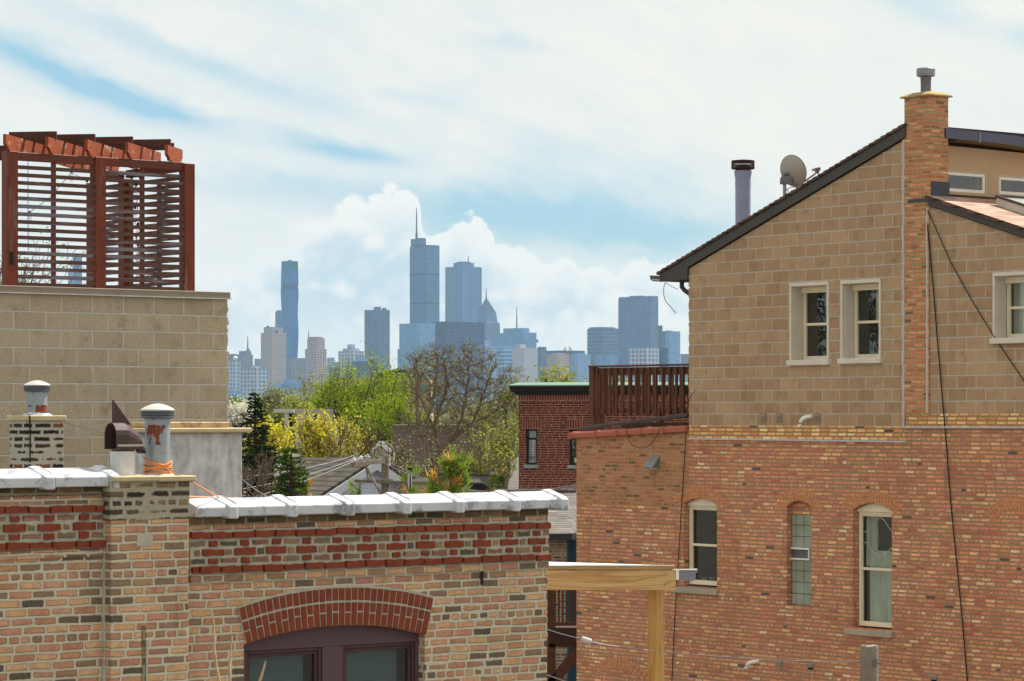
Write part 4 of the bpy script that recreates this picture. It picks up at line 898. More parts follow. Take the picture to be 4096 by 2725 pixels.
MB().add([(wl,yw+.6,5.6),(wr,yw+.6,5.6),(wr,yw+.6,8.3),(wl,yw+.6,8.3),(wl,yw+.08,5.6),(wr,yw+.08,5.6),(wr,yw+.08,8.3),(wl,yw+.08,8.3)],[(0,1,2,3),(4,5,1,0),(3,2,6,7),(0,3,7,4),(1,5,6,2)]).build('room_lining',m_dark,pw)
# rusty wall tie
t0=FW.uz(1924,2285); MB().bar((t0[0],-.02,t0[1]),(t0[0]-.006,-.02,t0[1]-.115),.02,.018).build('iron_wall_tie',m_rust,fbld)
# ---- flue with rope, cowl
m_zinc=plain('aged_galvanised',(186,190,192),.8,.42,.35,.14,6,.05,dirt=((120,66,44),.0,.5))
def rusted(name, zr0, zr1, base=(156,164,172)):
    g=G(name); o=g.obj(); x,y,z=g.xyz(o); nn=g.noise(g.vec(g.m('MULTIPLY',x,14.0),g.m('MULTIPLY',y,14.0),g.m('MULTIPLY',z,5.0)),1.0,6,.7)
    inside=g.m('MULTIPLY',g.ss(z,zr0,zr0+.03),g.ss(z,zr1-.05,zr1,1.0,0.0)); rm=g.ss(g.m('MULTIPLY',nn,inside),.50,.53)
    tn=g.m('MULTIPLY_ADD',g.noise(g.vec(x,y,g.m('MULTIPLY',z,.3)),16,4,.6),.35,.8)
    c=g.mix(rm,g.mix(1.0,rgba(base,.85),g.vec(tn,tn,tn),'MULTIPLY'),g.mix(nn,rgba((92,38,24)),rgba((130,70,40))))
    return g.out(c,g.m('MULTIPLY_ADD',rm,.4,.42),g.m('MULTIPLY_ADD',rm,-.3,.3),None,.4)
def flue_stack(name,label,px,pyb,pyt,rpx,cap0,cap1,caprpx,yloc,rz0,rz1,frame=FW):
    u=frame.u(px,yloc); w=frame.world(u,yloc,0); Y=w.y; zf=lambda py: HC+(HY-py)/F*Y; k=Y/F
    e=empty(name,label,'flue',loc=Vector((w.x,w.y,zf(pyb)-.03))); b=zf(pyb)-.03; rr=rpx*k; H=zf(pyt)-b
    MB().lathe([(rr*1.02,0),(rr,.01),(rr,H*.42),(rr*1.012,H*.42),(rr*1.012,H*.44),(rr,H*.44),(rr,H),(rr*.97,H+.03)],(0,0,0),32).build('pipe',rusted(name+'_rust',H*rz0,H*rz1),e,smooth=True)
    c0,c1=zf(cap0)-b,zf(cap1)-b; cr=caprpx*k; hh=c0-c1
    cap=MB(); cap.lathe([(0,c0),(cr*.35,c0-hh*.06),(cr*.72,c0-hh*.24),(cr,c0-hh*.46),(cr,c0-hh*.52),(0,c0-hh*.5)],(0,0,0),36)
    co_=cap.build('rain_cap',plain('cap_galv_light',(206,204,196),.85,.4,.15,.08,4),e,smooth=True)
    lo=MB()
    for q in range(4):
        z=c0-hh*(.56+.12*q); lo.lathe([(cr*.985-q*.001,z),(cr*.985,z-.008),(cr*.86,z-.020),(cr*.84,z-.012),(cr*.985,z)],(0,0,0),36)
    lo.build('louvre_rings',plain('cap_galv_dark',(112,120,128),.7,.45,.4,.1,4),co_,smooth=True)
    ne=MB().lathe([(rr*.9,c1+hh*.10),(rr*.9,H-.01)],(0,0,0),20)
    for k_ in range(6):
        an=k_*math.pi/3+.3; ne.box(rr*.95*math.cos(an)-.006,rr*.95*math.cos(an)+.006,rr*.95*math.sin(an)-.006,rr*.95*math.sin(an)+.006,H-.02,c1+hh*.2)
    ne.build('cap_struts',m_galvd,co_)
    MB().lathe([(rr*1.75,-.005),(rr*1.4,.02),(rr*1.0,.045)],(0,0,0),28).build('base_mortar',m_wcop,e)
    return e,b,Y,rr
fl2,bz,fY,frr=flue_stack('rusty_flue','round galvanised flue with a rust patch and orange cord, on the brick pilaster slab',630,1897,1672,50.5,1614,1668,69,.17,.50,.97)
# orange cord wound round the flue, then run to the coping
m_cord=plain('orange_cord',(236,150,78),.85,.7,0,.1,20)
base=fl2.location; cpts=[]; rd=random.Random(8)
for i in range(150):
    an=i*.21; zz=.035+.075*(i/150)+.028*math.sin(an*.5+1.0)+.012*math.sin(an*1.3)
    cpts.append(base+Vector(((frr+.010+.004*rd.random())*math.cos(an),(frr+.010)*math.sin(an),zz)))
for i in range(16):
    an=.2+i*.32; cpts.append(base+Vector(((frr+.012)*math.cos(an),(frr+.012)*math.sin(an),.14-.03*math.cos(an+.8))))
ex=base+Vector((frr+.06,-.16,.02))
cpts+= [base+Vector((frr+.02,-.05,.05)),ex]
tail=[P(716,1902,22.9),P(770,1930,22.95),P(830,1965,23.1),P(890,1997,23.45),P(930,2016,23.7)]
cd_=MB().tube(cpts+tail,.0065,5).build('orange_cord',m_cord,smooth=True); tag(cd_,'orange cord wound round the rusty flue and tied down to the white coping','cord')
# cowl
u=FW.u(491,.12); w=FW.world(u,.12,0); kk=w.y/F; zf=lambda py: HC+(HY-py)/F*w.y
cw=empty('chimney_cowl','dark brown wind cowl with a pointed tail fin on a whitened clay pot','cowl',loc=Vector((w.x,w.y,zf(1900)-.03))); b=zf(1900)-.03
MB().lathe([(50*kk,0),(50*kk,zf(1806)-b),(44*kk,zf(1806)-b)],(0,0,0),28).build('pot',plain('whitewashed_pot',(214,214,214),.82,.8,0,.14,7,.2,dirt=((110,120,150),.6,.58)),cw,smooth=True)
m_cowl=plain('brown_cowl_metal',(84,66,62),.8,.45,.1,.12,4)
MB().lathe([(45*kk,zf(1812)-b),(47*kk,zf(1795)-b)],(0,0,0),24).build('collar',m_cowl,cw)
# hood: an arched tunnel whose mouth faces left of the camera, tapering to the right and back
ax=Vector((.80,.60,0)); sd_=Vector((.60,-.80,0)); 
hb=zf(1797)-b; ht=zf(1690)-b; hw=.098
def arch_ring(off, w_, h_, zb_):
    c=ax*off; pts=[c-sd_*w_+Vector((0,0,zb_))]
    for i in range(9):
        t=math.pi-math.pi*i/8; pts.append(c+sd_*w_*math.cos(t)+Vector((0,0,zb_+h_-w_+w_*math.sin(t)*1.0)))
    pts.append(c+sd_*w_+Vector((0,0,zb_))); return pts
hd=MB(); r0=arch_ring(-.11,hw,ht-hb,hb); r1=arch_ring(.0,hw,ht-hb,hb); r2=arch_ring(.10,hw*.85,(ht-hb)*.72,hb); r3=arch_ring(.17,hw*.7,(ht-hb)*.18,hb-.004)
rings=[r0,r1,r2,r3]; nn=len(r0)
hd.add([p for r_ in rings for p in r_],[(i*nn+k,i*nn+k+1,(i+1)*nn+k+1,(i+1)*nn+k) for i in range(3) for k in range(nn-1)]+[tuple(3*nn+k for k in range(nn))])
ho=hd.build('hood',m_cowl,cw); sm_=ho.modifiers.new('shell','SOLIDIFY'); sm_.thickness=.006
MB().bar(sd_*hw*1.02+ax*-.10+Vector((0,0,hb+.03)),sd_*hw*.86+ax*.15+Vector((0,0,hb+.03)),.012,.016).build('seam',plain('bright_seam',(200,188,180),.8,.5),ho)
fin=MB(); f0=ax*-.085+Vector((0,0,zf(1601)-b)); f1=ax*-.085+Vector((0,0,ht-.012)); f2=ax*.075+Vector((0,0,ht-.02)); t_=sd_*.004
fin.add([f0-t_,f1-t_,f2-t_,f0+t_,f1+t_,f2+t_],[(0,1,2),(5,4,3),(0,3,4,1),(1,4,5,2),(2,5,3,0)]); fin.bar(f0,f1,.018,.018); fin.build('tail_fin',m_cowl,cw)
# ---- small sooty chimney behind the left coping
CF=Frame(107,29.0,38)
ch=empty('sooty_chimney','small chimney of blackened brick with its own flue, behind the left coping','chimney',CF)
cw_=CF.u(254); zt=CF.z(180,1684)
m_soot=brickwork('sooty_chimney_brick',.205,.068,.022,[(0,(54,48,46)),(.28,(40,38,38)),(.45,(110,92,66)),(.6,(74,66,58)),(.75,(150,86,60)),(.86,(120,110,92))],(196,190,172),header=0,wob=.014,edge=.012,bump=1.0,k=.8,spots=.3,smear=.075)
MB().box(0,cw_,0,.36,5,zt).build('stack',m_soot,ch,bevel=.006)
MB().box(-.015,cw_+.02,-.03,.40,zt,zt+.055).build('stone_slab',m_slab,ch,bevel=.008)
fl3,b3,_,_=flue_stack('small_flue','small galvanised flue with rust at its foot and a dark wire, on the sooty chimney',148,1655,1566,41,1521,1563,54,.17,-.3,.62,CF)
w3=fl3.location; cb=MB(); cb.tube([w3+Vector((.115*math.cos(a*.4),.115*math.sin(a*.4),.03+.012*math.sin(a))) for a in range(22)],.008,5)
cb.tube([w3+Vector((-.07,-.12,.02)),CF.world(CF.u(119,-.04),-.04,CF.z(119,1665)),CF.world(CF.u(122,-.04),-.04,CF.z(122,1740)),CF.world(CF.u(120,-.04),-.04,CF.z(120,1850))],.008,5)
tag(cb.build('dark_wire',m_cable),'dark wire coiled round the small flue and hanging down the sooty chimney','wire')
gw=MB().tube([P(258,1690,29.4),P(330,1712,27.5),P(420,1730,24.5),P(432,1732,23.6)],.0045,4).build('guy_wire',m_galvd); tag(gw,'thin guy wire from the sooty chimney to the brown cowl','wire')
# ---- grey stuccoed chimney block
SF=Frame(598,30.5,38)
stc=empty('stuccoed_chimney','broad grey stuccoed chimney with a sandy slab on top, in front of the block wall','chimney',SF)
sw=SF.u(969); zt=SF.z(800,1731)
g=G('grey_stucco_streaked'); o=g.obj(); x,y,z=g.xyz(o); n1=g.noise(g.vec(g.m('MULTIPLY',g.m('ADD',x,y),3.0),0.0,g.m('MULTIPLY',z,.5)),3.0,6,.65); n2=g.noise(o,7,5,.6)
t=g.m('ADD',g.m('MULTIPLY',n1,.6),g.m('MULTIPLY',n2,.4)); m_stucg=g.out(g.ramp(t,[(.30,rgba((140,132,122),.85)),(.46,rgba((178,180,182),.9)),(.66,rgba((218,220,220),.95))]),.9,0,g.bump(t,.4,.02),.2)
MB().box(0,sw,0,.62,4,zt).build('body',m_stucg,stc,bevel=.01)
MB().box(-.06,sw+.08,-.08,.72,zt,zt+.052).build('stone_slab',m_slab,stc,bevel=.012)
MB().box(.04,sw-.12,.06,.60,zt+.053,zt+.115).build('upper_slab',plain('flaking_sandy_stone',(200,168,128),.8,.95,0,.3,9,.8,dirt=((120,112,96),.8,.52)),stc,bevel=.012)
# ================================================================ block building with the roof pergola
LW=Frame(908,34.3,38)
lb=empty('block_building','wide building of tan split-face blocks carrying the red timber pergola','building',LW)
zc=LW.z(900,1197)
m_blockL=blockwork('split_face_block_grey_tan',.406,.2025,.011,(186,170,146),(174,158,134),(202,198,190),1.0,phase=zc%.2025,uph=(LW.u(854)+.203)%.406,rock=1.0)
u0=LW.u(0)-2.0
mb=MB().poly_wall([(u0,1),(0,1),(0,zc),(u0,zc)],[],.4).box(-.4,0,.402,9,1,zc-.01); rd=random.Random(6); zz=zc-.2025*14
while zz<zc-.1:
    for q in range(4):
        b_=.004+.03*rd.random(); mb.box(-.02,b_,.006,.38,zz+.012+q*.045,zz+.055+q*.045)
    zz+=.2025
mb.build('block_wall',m_blockL,lb)
mb=MB(); 
mb.box(u0,LW.u(922,-.05),-.055,.42,zc+.008,zc+.082).build('coping_cap',plain('grey_tan_cap',(150,136,118),.8,.7,0,.12,4,.1),lb,bevel=.006)
MB().box(u0,LW.u(922,-.05)+.006,-.066,.43,zc-.004,zc+.008).build('metal_drip',plain('white_drip_metal',(222,222,218),.8,.5),lb)
# pergola
pg=empty('red_pergola','red stained timber pergola with slatted sides on the block building roof','pergola',LW)
m_red=wood('red_stained_timber',(138,64,40),(84,38,24),.85,'z',8,.55,worn=((120,104,100),.58,.6)); m_redx=wood('red_stained_rail',(124,64,46),(84,44,34),.82,'x',8,.55,worn=((120,110,112),.60,.6))
m_slat=wood('worn_sky_grey_slat',(104,70,60),(84,60,54),.85,'x',6,.6,worn=((122,120,128),.52,.8)); m_raft=wood('flaking_red_rafter',(172,84,46),(116,50,28),.80,'x',7,.7,worn=((190,160,128),.57,.75)); m_purl=wood('dark_red_purlin',(96,50,36),(66,34,26),.8,'x',7,.6)  # slat grey: wear, plus reflected sky put into the colour
yq=.30; pw_=.14; zc0=zc-.6
def post(u,y,zt,name='post'): return MB().box(u,u+pw_,y,y+pw_,zc0,zt).build(name,m_red,pg,bevel=.006)
ux=[LW.u(29,yq),LW.u(383,yq),LW.u(740,yq)]     # left edges of the front faces
ztp=[LW.z(60,605,yq),LW.z(400,628,yq),LW.z(760,654,yq)]
for u,z in zip(ux,ztp): post(u,yq,z)
zb0=LW.z(226,650,yq); zb1=LW.z(226,617,yq)
for i in (0,1): MB().box(ux[i]+pw_,ux[i+1],yq+.03,yq+.09,zb0,zb1-.0).build('front_beam',m_redx,pg,bevel=.005)
mul=[LW.u(211,yq+.05),LW.u(566,yq+.05)]
for u in mul: MB().box(u,u+.045,yq+.05,yq+.10,zc0,zb0).build('mullion',m_red,pg,bevel=.004)
spz=LW.z(226,690,yq)-LW.z(226,721,yq)
zt0=zb0-.075
nsl=18
for i in (0,1):
    for k in range(nsl):
        z=zt0-spz*k; MB().box(ux[i]+pw_,ux[i+1],yq+.035,yq+.06,z-.0215,z+.0215).build('slat',m_slat,pg)
# side panel running back from the right post
sx=ux[2]+.03; ylen=2.2
for yy in (yq+1.42,yq+ylen): MB().box(ux[2],ux[2]+pw_,yy,yy+pw_,zc0,ztp[2]-.09).build('post',m_red,pg,bevel=.006)
for yy in (yq+.70,yq+2.12): MB().box(sx+.03,sx+.08,yy,yy+.045,zc0,ztp[2]-.15).build('mullion',m_red,pg,bevel=.004)
MB().box(sx+.0,sx+.06,yq+pw_,yq+1.42,zb0,zb1).build('side_beam',m_redx,pg); MB().box(sx+.0,sx+.06,yq+1.42+pw_,yq+ylen,zb0,zb1).build('side_beam',m_redx,pg)
for k in range(nsl):
    z=zt0-spz*k; MB().box(sx+.03,sx+.055,yq+pw_,yq+ylen+.10,z-.0215,z+.0215).build('slat',m_slat,pg)
# diagonal rafters and the purlins that cross them
rdir=Vector((math.sin(R(9)),math.cos(R(9)),0)); rl=Vector((rdir.dot(LW.d),rdir.dot(LW.n),0))
C_=Vector((ux[2]+.07,yq+.07,0)); pdir=Vector((-math.cos(R(9)),math.sin(R(9)),0)); pl=Vector((pdir.dot(LW.d),pdir.dot(LW.n),0))
zra=LW.z(60,604,yq); zrb=zra+.175
fr_px=[42,210,366,527,685]
for i,px in enumerate(fr_px):
    u=LW.u(px,yq); s=C_.x-u; k=max(s/rl.x, .25) if rl.x>0 else 3
    a=Vector((u,yq+.03,0))-rl*.16; b=Vector((u,yq+.03,0))+rl*(k+.14)
    # profiled tails
    L=(b-a).length; pr=[(0,.06),(0,.175),(L,.175),(L,.07),(L-.04,.055),(L-.07,.0),(.11,0),(.085,.03),(.045,.045)]
    sdv=Vector((-rl.y,rl.x,0))*.019; vs=[]
    for sg in (-1,1): vs+=[a+rl*x+sdv*sg+Vector((0,0,zra+z)) for x,z in pr]
    n=len(pr); r_=MB().add(vs,[tuple(range(n)),tuple(range(2*n-1,n-1,-1))]+[(j,(j+1)%n,n+(j+1)%n,n+j) for j in range(n)])
    r_.build('rafter',m_raft,pg)
for px in (223,377,528,679):
    u=LW.u(px,yq+.1); a=Vector((u,yq+.08,zrb+.045)); sl=(u-LW.u(42,yq))/max(-pl.x,.1); b=a+pl*(sl*.5+.10)
    MB().bar(a,b,.038,.085).build('purlin',m_purl,pg)
for t in (.45,.95,1.45,1.95):
    a=Vector((C_.x,yq+.1+t,zrb+.045))-pl*.10; b=a+pl*(2.6-.35*t); MB().bar(a,b,.038,.085).build('purlin',m_purl,pg)
MB().box(LW.u(41,yq-.01),LW.u(54,yq-.01),yq-.02,yq-.001,LW.z(47,1058,yq),LW.z(47,1005,yq)).build('black_clip',m_cable,pg,bevel=.004)
# festoon lights
sl_=empty('string_lights','string of clear bulbs on black wire hanging inside the pergola','string lights',loc=LW.world(LW.u(565,yq+.3),yq+.3,zc))
m_bulb=glass('bulb_glass',(.95,.95,.92),.02,1.0,.10); m_gl=Vector(sl_.location)
rd=random.Random(2); w=[]
Ls=lambda px,py,y: LW.world(*((LW.u(px,y),y,LW.z(px,py,y))))-m_gl
for py in range(640,1130,28): w.append(Ls(552+14*math.sin(py*.09),py,yq+.18))
MB().tube(w,.005,4).build('cord',m_cable,sl_)
for px,py in ((527,716),(545,745),(540,836),(552,903),(545,950),(552,985),(548,1035),(560,1073),(348,729),(286,693),(118,858)):
    c=Ls(px,py,yq+.2); MB().lathe([(.0,-.10),(.022,-.085),(.028,-.055),(.020,-.015),(.012,0)],c,12).build('bulb',m_bulb,sl_,smooth=True); MB().lathe([(.014,0),(.016,.035),(.0,.04)],c,10).build('socket',m_cable,sl_)
MB().tube([Ls(112,640,yq+.5),Ls(112,800,yq+.5),Ls(113,1020,yq+.5)],.004,4).tube([Ls(118,850,yq+.3),Ls(200,790,yq+.3),Ls(286,690,yq+.3),Ls(348,724,yq+.3),Ls(440,700,yq+.3),Ls(527,710,yq+.25)],.004,4).build('cord',m_cable,sl_)
# ================================================================ timber carport frame, old post, wires
YC=31.5
cpt=empty('timber_carport','new pale timber carport frame with a white roof edge and metal gutter','carport',loc=P(2626,HY,YC)*1)
cpt.location=Vector((P(2626,HY,YC).x,YC,0))
Lc=lambda px,py,dy=0: P(px,py,YC+dy)-cpt.location
m_pine=wood('new_pine_beam',(222,190,134),(170,122,70),.88,'x',3.2,.6); m_pinep=wood('new_pine_post',(212,170,102),(166,116,58),.88,'z',4,.6)
a=Lc(2140,2281); b=Lc(2703,2281); zb=Lc(2400,2361).z
bm_=MB().box(a.x,b.x,0,.09,zb,a.z).build('beam',m_pine,cpt,bevel=.004)
for px,py in ((2661,2297),(2660,2340)): 
    c=Lc(px,py); MB().tube([(c.x,-.012,c.z),(c.x,.0,c.z)],.010,8).build('bolt',m_galv,bm_)
MB().box(a.x,Lc(2696,0).x,-.01,.1,Lc(2400,2278).z,Lc(2400,2262).z).build('roof_board',plain('cut_timber_edge',(186,156,106),.8,.8,0,.2,9,stretch=(.3,1,1)),cpt)
q=[Lc(2140,2261.5,-.02),Lc(2700,2261.5,-.02),Lc(2699,2262.5,.10),Lc(2140,2246,.80)]
MB().add(q+[v-Vector((0,0,.008)) for v in q],[(0,1,2,3),(7,6,5,4),(0,4,5,1),(1,5,6,2),(2,6,7,3),(3,7,4,0)]).build('white_membrane',plain('white_membrane',(236,236,234),.8,.6,0,.03,3),cpt)
po=MB(); w=.135; c,s=math.cos(R(41)),math.sin(R(41)); q=Lc(2626,2362); xo=q.x
vs=[]
for z,sh in ((0,-.10),(zb-.001,0)):
    for dx_,dy_ in ((0,0),(w*c,w*s),(w*c-w*s,w*s+w*c),(-w*s,w*c)): vs.append((xo+dx_+sh*.3,.10+dy_,z))
po.add(vs,[(0,1,5,4),(1,2,6,5),(2,3,7,6),(3,0,4,7),(0,3,2,1),(4,5,6,7)]).build('post',m_pinep,cpt,bevel=.005)
gx=Lc(2716,0).x; gp=[(2716,2281),(2716,2321),(2774,2324),(2783,2315),(2783,2293),(2790,2291),(2790,2277)]
pts=[(Lc(px,py).x,Lc(px,py).z) for px,py in gp]
MB().prism(pts,.0,.12).build('gutter',plain('bright_gutter_metal',(150,152,166),.7,.5,.2,.06,3),cpt)
MB().box(Lc(2704,0).x,gx-.001,.0,.05,Lc(0,2320).z,Lc(0,2282).z).box(Lc(2690,0).x,Lc(2788,0).x,-.012,.02,Lc(0,2281).z,Lc(0,2277).z).build('gutter_bracket',m_white,cpt)
YP=38.0; pc=P(3478,HY,YP); op=empty('old_timber_post','weathered grey timber post sawn off below the brick wall windows','post',loc=Vector((pc.x,YP,0)))
m_oldw=wood('weathered_grey_wood',(166,156,144),(104,94,84),.8,'z',9,.9)
h=HC+(HY-2583)/F*YP; mb=MB(); n=22; vs=[]; rd=random.Random(9)
for z,r_ in ((0,.125),(h-.3,.119),(h-.02,.117),(h,.112)):
    for k in range(n): an=2*math.pi*k/n; vs.append((r_*math.cos(an)*(1+.03*math.sin(k*2.7)),r_*math.sin(an),z+(rd.uniform(-.012,.012) if z==h else 0)))
mb.add(vs,[(i*n+k,i*n+(k+1)%n,(i+1)*n+(k+1)%n,(i+1)*n+k) for i in range(3) for k in range(n)]+[tuple(3*n+k for k in range(n))]).build('pole',m_oldw,op)
hk=MB(); zz=HC+(HY-2648)/F*YP; hk.bar((.06,-.13,zz-.05),(.06,-.13,zz+.05),.05,.02); hk.bar((.06,-.13,zz),(.13,-.14,zz-.012),.02,.02); hk.build('iron_hook',m_galvd,op)
def wire(name,pts,r,label,mat=m_galv,cat='wire'):
    # smooth curve through photo points at given distances
    o=MB().tube([P(*p) for p in pts],r,5).build(name,mat); return tag(o,label,cat,'guy wires below the carport')
w1=wire('guy_wire',[(2150,2500,29),(2184,2517,29.5),(2240,2535,30),(2310,2553,30.7)],.006,'upper twisted guy wire from the parapet corner to the strain insulator')
w2=wire('guy_wire',[(2358,2565,30.9),(2440,2583,31.0),(2590,2602,31.3),(2750,2617,33),(2900,2628,34),(3140,2642,36),(3440,2648,37.9)],.006,'guy wire from the strain insulator past the carport to the old post')
wire('guy_wire',[(2140,2683,29),(2184,2699,29.5),(2260,2726,30),(2330,2752,31)],.006,'lower guy wire leaving the frame under the dark porch')
wi=empty('strain_insulator','small glass strain insulator on the guy wire beside the orange wall','insulator',loc=P(2346,2562,30.8))
MB().tube([(-.055,0,.018),(-.045,0,.015),(.045,0,-.015),(.055,0,-.018)],[.02,.032,.032,.02],12).build('glass_body',plain('insulator_grey',(200,200,200),.85,.2,0,.1,9),wi,smooth=True)
MB().tube([(-.10,0,.030),(.10,0,-.034)],.012,6).build('wire_grip',m_galv,wi)
# ---- dark porch behind the annex corner
YB=57.0; pr=empty('dark_porch','dark brown timber porch with balusters and a brace, between the two brick walls','porch',loc=Vector((P(2250,HY,YB).x,YB,0)))
Lp=lambda px,py,dy=0: P(px,py,YB+dy)-pr.location
def pbox(x0,x1,y0,y1,d0,d1,name,mat=m_deck):
    a=Lp(x0,y1); b=Lp(x1,y0); return MB().box(a.x,b.x,d0,d1,a.z,b.z).build(name,mat,pr,bevel=.004)
m_por=plain('porch_brown_paint',(72,48,34),.75,.6,0,.15,3)
pbox(2188,2222,2330,2730,0,.16,'post'); pbox(2222,2420,2345,2362,.02,.10,'rail'); pbox(2222,2420,2490,2504,.02,.10,'rail'); pbox(2196,2430,2512,2575,-.06,1.6,'deck_edge',m_por)
pbox(2196,2430,2576,2590,.0,1.6,'joist')
for k in range(12): pbox(2216+k*15.5,2224+k*15.5,2362,2490,.04,.08,'baluster')
MB().bar(Lp(2205,2738,.08),Lp(2330,2578,.08),.16,.20).build('brace',m_deck,pr)
bf=empty('pipe_fence','pale metal pipe fence seen under the dark porch','fence',loc=Vector((P(2260,HY,66).x,66,0)))
for py,dx in ((2598,0),(2616,4),(2633,2),(2650,6),(2672,0),(2695,3)):
    a=P(2170,py,66)-bf.location; b=P(2460,py+8,66)-bf.location; MB().tube([a,b],.022,6).build('rail',m_galv,bf)
for px in (2245,2285,2330): MB().tube([(P(px,HY,66).x-bf.location.x,.02,0),(P(px,HY,66).x-bf.location.x,.02,P(px,2595,66).z)],.03,6).build('post',m_galv,bf)
# ================================================================ grey-roofed house beyond the coping
def house_frame(px,Y,deg): return Frame(px,Y,deg)
m_shg=shingle('grey_shingle',(132,126,120),.33,.16,.8,axis='y'); 
GH=Frame(2269,63.0,0)
gh=empty('grey_roof_house','low house with a grey shingled hip roof and skylights behind the white coping','house',GH)
ze=GH.z(2269,2134); zr_=GH.z(2269,1965,2.9)
def roofpt(px,py,y): u,z=GH.uz(px,py,y); return (u,y,z)
e0=(GH.u(1960),-.3,ze); e1=(GH.u(2279),-.3,ze); r0=(GH.u(1985,2.9),2.9,zr_); r1=(GH.u(2306,2.9),2.9,zr_)
rf=MB(); 
rf.add([e0,e1,r1,r0],[(0,1,2,3)]); rf.add([e1,(GH.u(2440),3.0,ze+.02),r1],[(0,1,2)]); rf.add([r0,r1,(r1[0],13,ze),(r0[0],13,ze)],[(0,1,2,3)])
ro_=rf.build('roof',m_shg,gh)
MB().bar((r0[0],2.9,zr_+.02),(r1[0],2.9,zr_+.02),.22,.05).build('ridge_cap',m_shg,ro_)
MB().box(e0[0],e1[0]+.05,-.36,-.26,ze-.13,ze+.01).bar((e1[0],-.31,ze-.06),(GH.u(2440),3.0,ze-.06),.1,.14).build('fascia',plain('dark_slate_fascia',(50,54,60),.8,.6),gh)
m_bgrey=brickwork('grey_tan_brick',.205,.068,.014,[(0,(150,130,104)),(.25,(128,110,92)),(.5,(166,148,120)),(.7,(92,84,78)),(.85,(172,130,104))],(176,166,144),header=6,k=.78,spots=.3)
MB().box(GH.u(1960),GH.u(2268),.0,.3,0,ze).build('brick_wall',m_bgrey,gh); MB().box(GH.u(2268)+.01,GH.u(2440),.03,.3,0,ze-.02).build('blue_siding',plain('blue_painted_panel',(28,66,88),.8,.6,0,.08,3),gh)
MB().box(GH.u(2268)+.003,GH.u(2277),-.02,.029,0,ze-.14).build('corner_board',plain('blue_trim',(44,82,104),.8,.6),gh)
for x0,x1,y0 in ((2108,2150,2014),(2210,2240,2006)):
    # skylights lie on the roof slope
    def on(px,py):
        a=(px-CX)/F; b=(HY-py)/F; sl=(zr_-ze)/3.2
        Y=(ze+sl*(-GH.o.y+.3)-HC)/(b-sl); return Vector((a*Y-GH.o.x,Y-GH.o.y,HC+b*Y))
    p=on(x0,y0); sl=(zr_-ze)/3.2; w=(x1-x0)/F*66; d=.42; mb=MB()
    vs=[(p.x,p.y,p.z-.02),(p.x+w,p.y,p.z-.02),(p.x+w,p.y+d,p.z+sl*d-.02),(p.x,p.y+d,p.z+sl*d-.02)]; vs+=[(x,y,z+.07) for x,y,z in vs]
    mb.add(vs,[(0,1,5,4),(1,2,6,5),(2,3,7,6),(3,0,4,7),(4,5,6,7)]); sk=mb.build('skylight',m_fascia,gh)
    MB().add([(x+(.04 if i in(0,3) else -.04),y+(.04 if i<2 else -.04),z+.075) for i,(x,y,z) in enumerate([(a_,b_,c_) for a_,b_,c_ in vs[:4]])],[(0,1,2,3)]).build('skylight_glass',plain('pale_green_glass',(176,200,190),.8,.12,0,.04,2,spec=.6),sk)
# ================================================================ red brick house with green cornice
RB=Frame(2075,80.0,-14)
rb=empty('red_brick_house','dark red brick house with a green-topped cornice and narrow windows','house',RB)
m_redb=brickwork('dark_red_brick',.215,.0677,.010,[(0,(112,54,44)),(.3,(104,48,40)),(.6,(120,60,48)),(.85,(98,46,40))],(170,130,110),header=0,wob=.002,edge=.004,bump=.5,k=.8,spots=.1)
ru,rz=RB.u,RB.z
u1=ru(2800); zt=RB.z(2200,1580)
hs=[]
for x0,x1,y0,y1 in ((2103,2148,1717,1859),(2277,2322,1718,1861)):
    hs.append([(ru(x0),rz(x0,y1)),(ru(x1),rz(x0,y1)),(ru(x1),rz(x0,y0)),(ru(x0),rz(x0,y0))])
MB().poly_wall([(0,0),(u1,0),(u1,zt),(0,zt)],hs,.3).box(0,u1,1.5,1.6,0,zt-.1).box(0,.3,.302,9,0,zt-.05).build('brick_wall',m_redb,rb)
m_sold=brickwork('soldier_course',.0735,.26,.010,[(0,(118,56,44)),(.4,(108,50,42)),(.8,(126,62,50))],(176,140,118),header=0,wob=.001,edge=.004,bump=.5,k=.8)
MB().box(.0,u1,-.012,-.001,zt-.21,zt-.01).build('soldier_course',m_sold,rb)
m_blk=plain('black_window_frame',(34,36,40),.8,.5)
m_pane2=glass('window_glass_dark',(.55,.68,.66),.03,1.0,.10)
for h in hs:
    x0,z0=h[0]; x1,z1=h[2]; f=.05
    MB().box(x0-.12,x1+.12,-.010,-.001,z1+.012,z1+.25).build('soldier_lintel',m_sold,rb)
    MB().box(x0-.05,x1+.05,-.06,.1,z0-.10,z0-.002).build('stone_sill',plain('pale_green_sill',(150,160,150),.8,.8),rb,bevel=.008)
    w=MB(); w.box(x0,x0+f,.08,.16,z0,z1); w.box(x1-f,x1,.08,.16,z0,z1); w.box(x0+f,x1-f,.08,.16,z0,z0+f); w.box(x0+f,x1-f,.08,.16,z1-f,z1); zm=z0+(z1-z0)*.73; w.box(x0+f,x1-f,.09,.16,zm-.03,zm+.03)
    wo=w.build('window',m_blk,rb); MB().quad((x0+f,.13,z0+f),(x1-f,.13,z0+f),(x1-f,.13,z1-f),(x0+f,.13,z1-f)).build('pane',m_pane2,wo)
    MB().box(x0+f,x1-f,.30,.31,zm,z1-f).build('blind',plain('white_blind',(214,226,218),.8,.8),wo)
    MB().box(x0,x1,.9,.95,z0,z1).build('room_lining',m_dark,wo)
m_crn=plain('dark_bronze_cornice',(44,38,34),.8,.5,0,.1,3); m_grn=plain('verdigris_copper',(118,150,130),.8,.7,.1,.12,4)
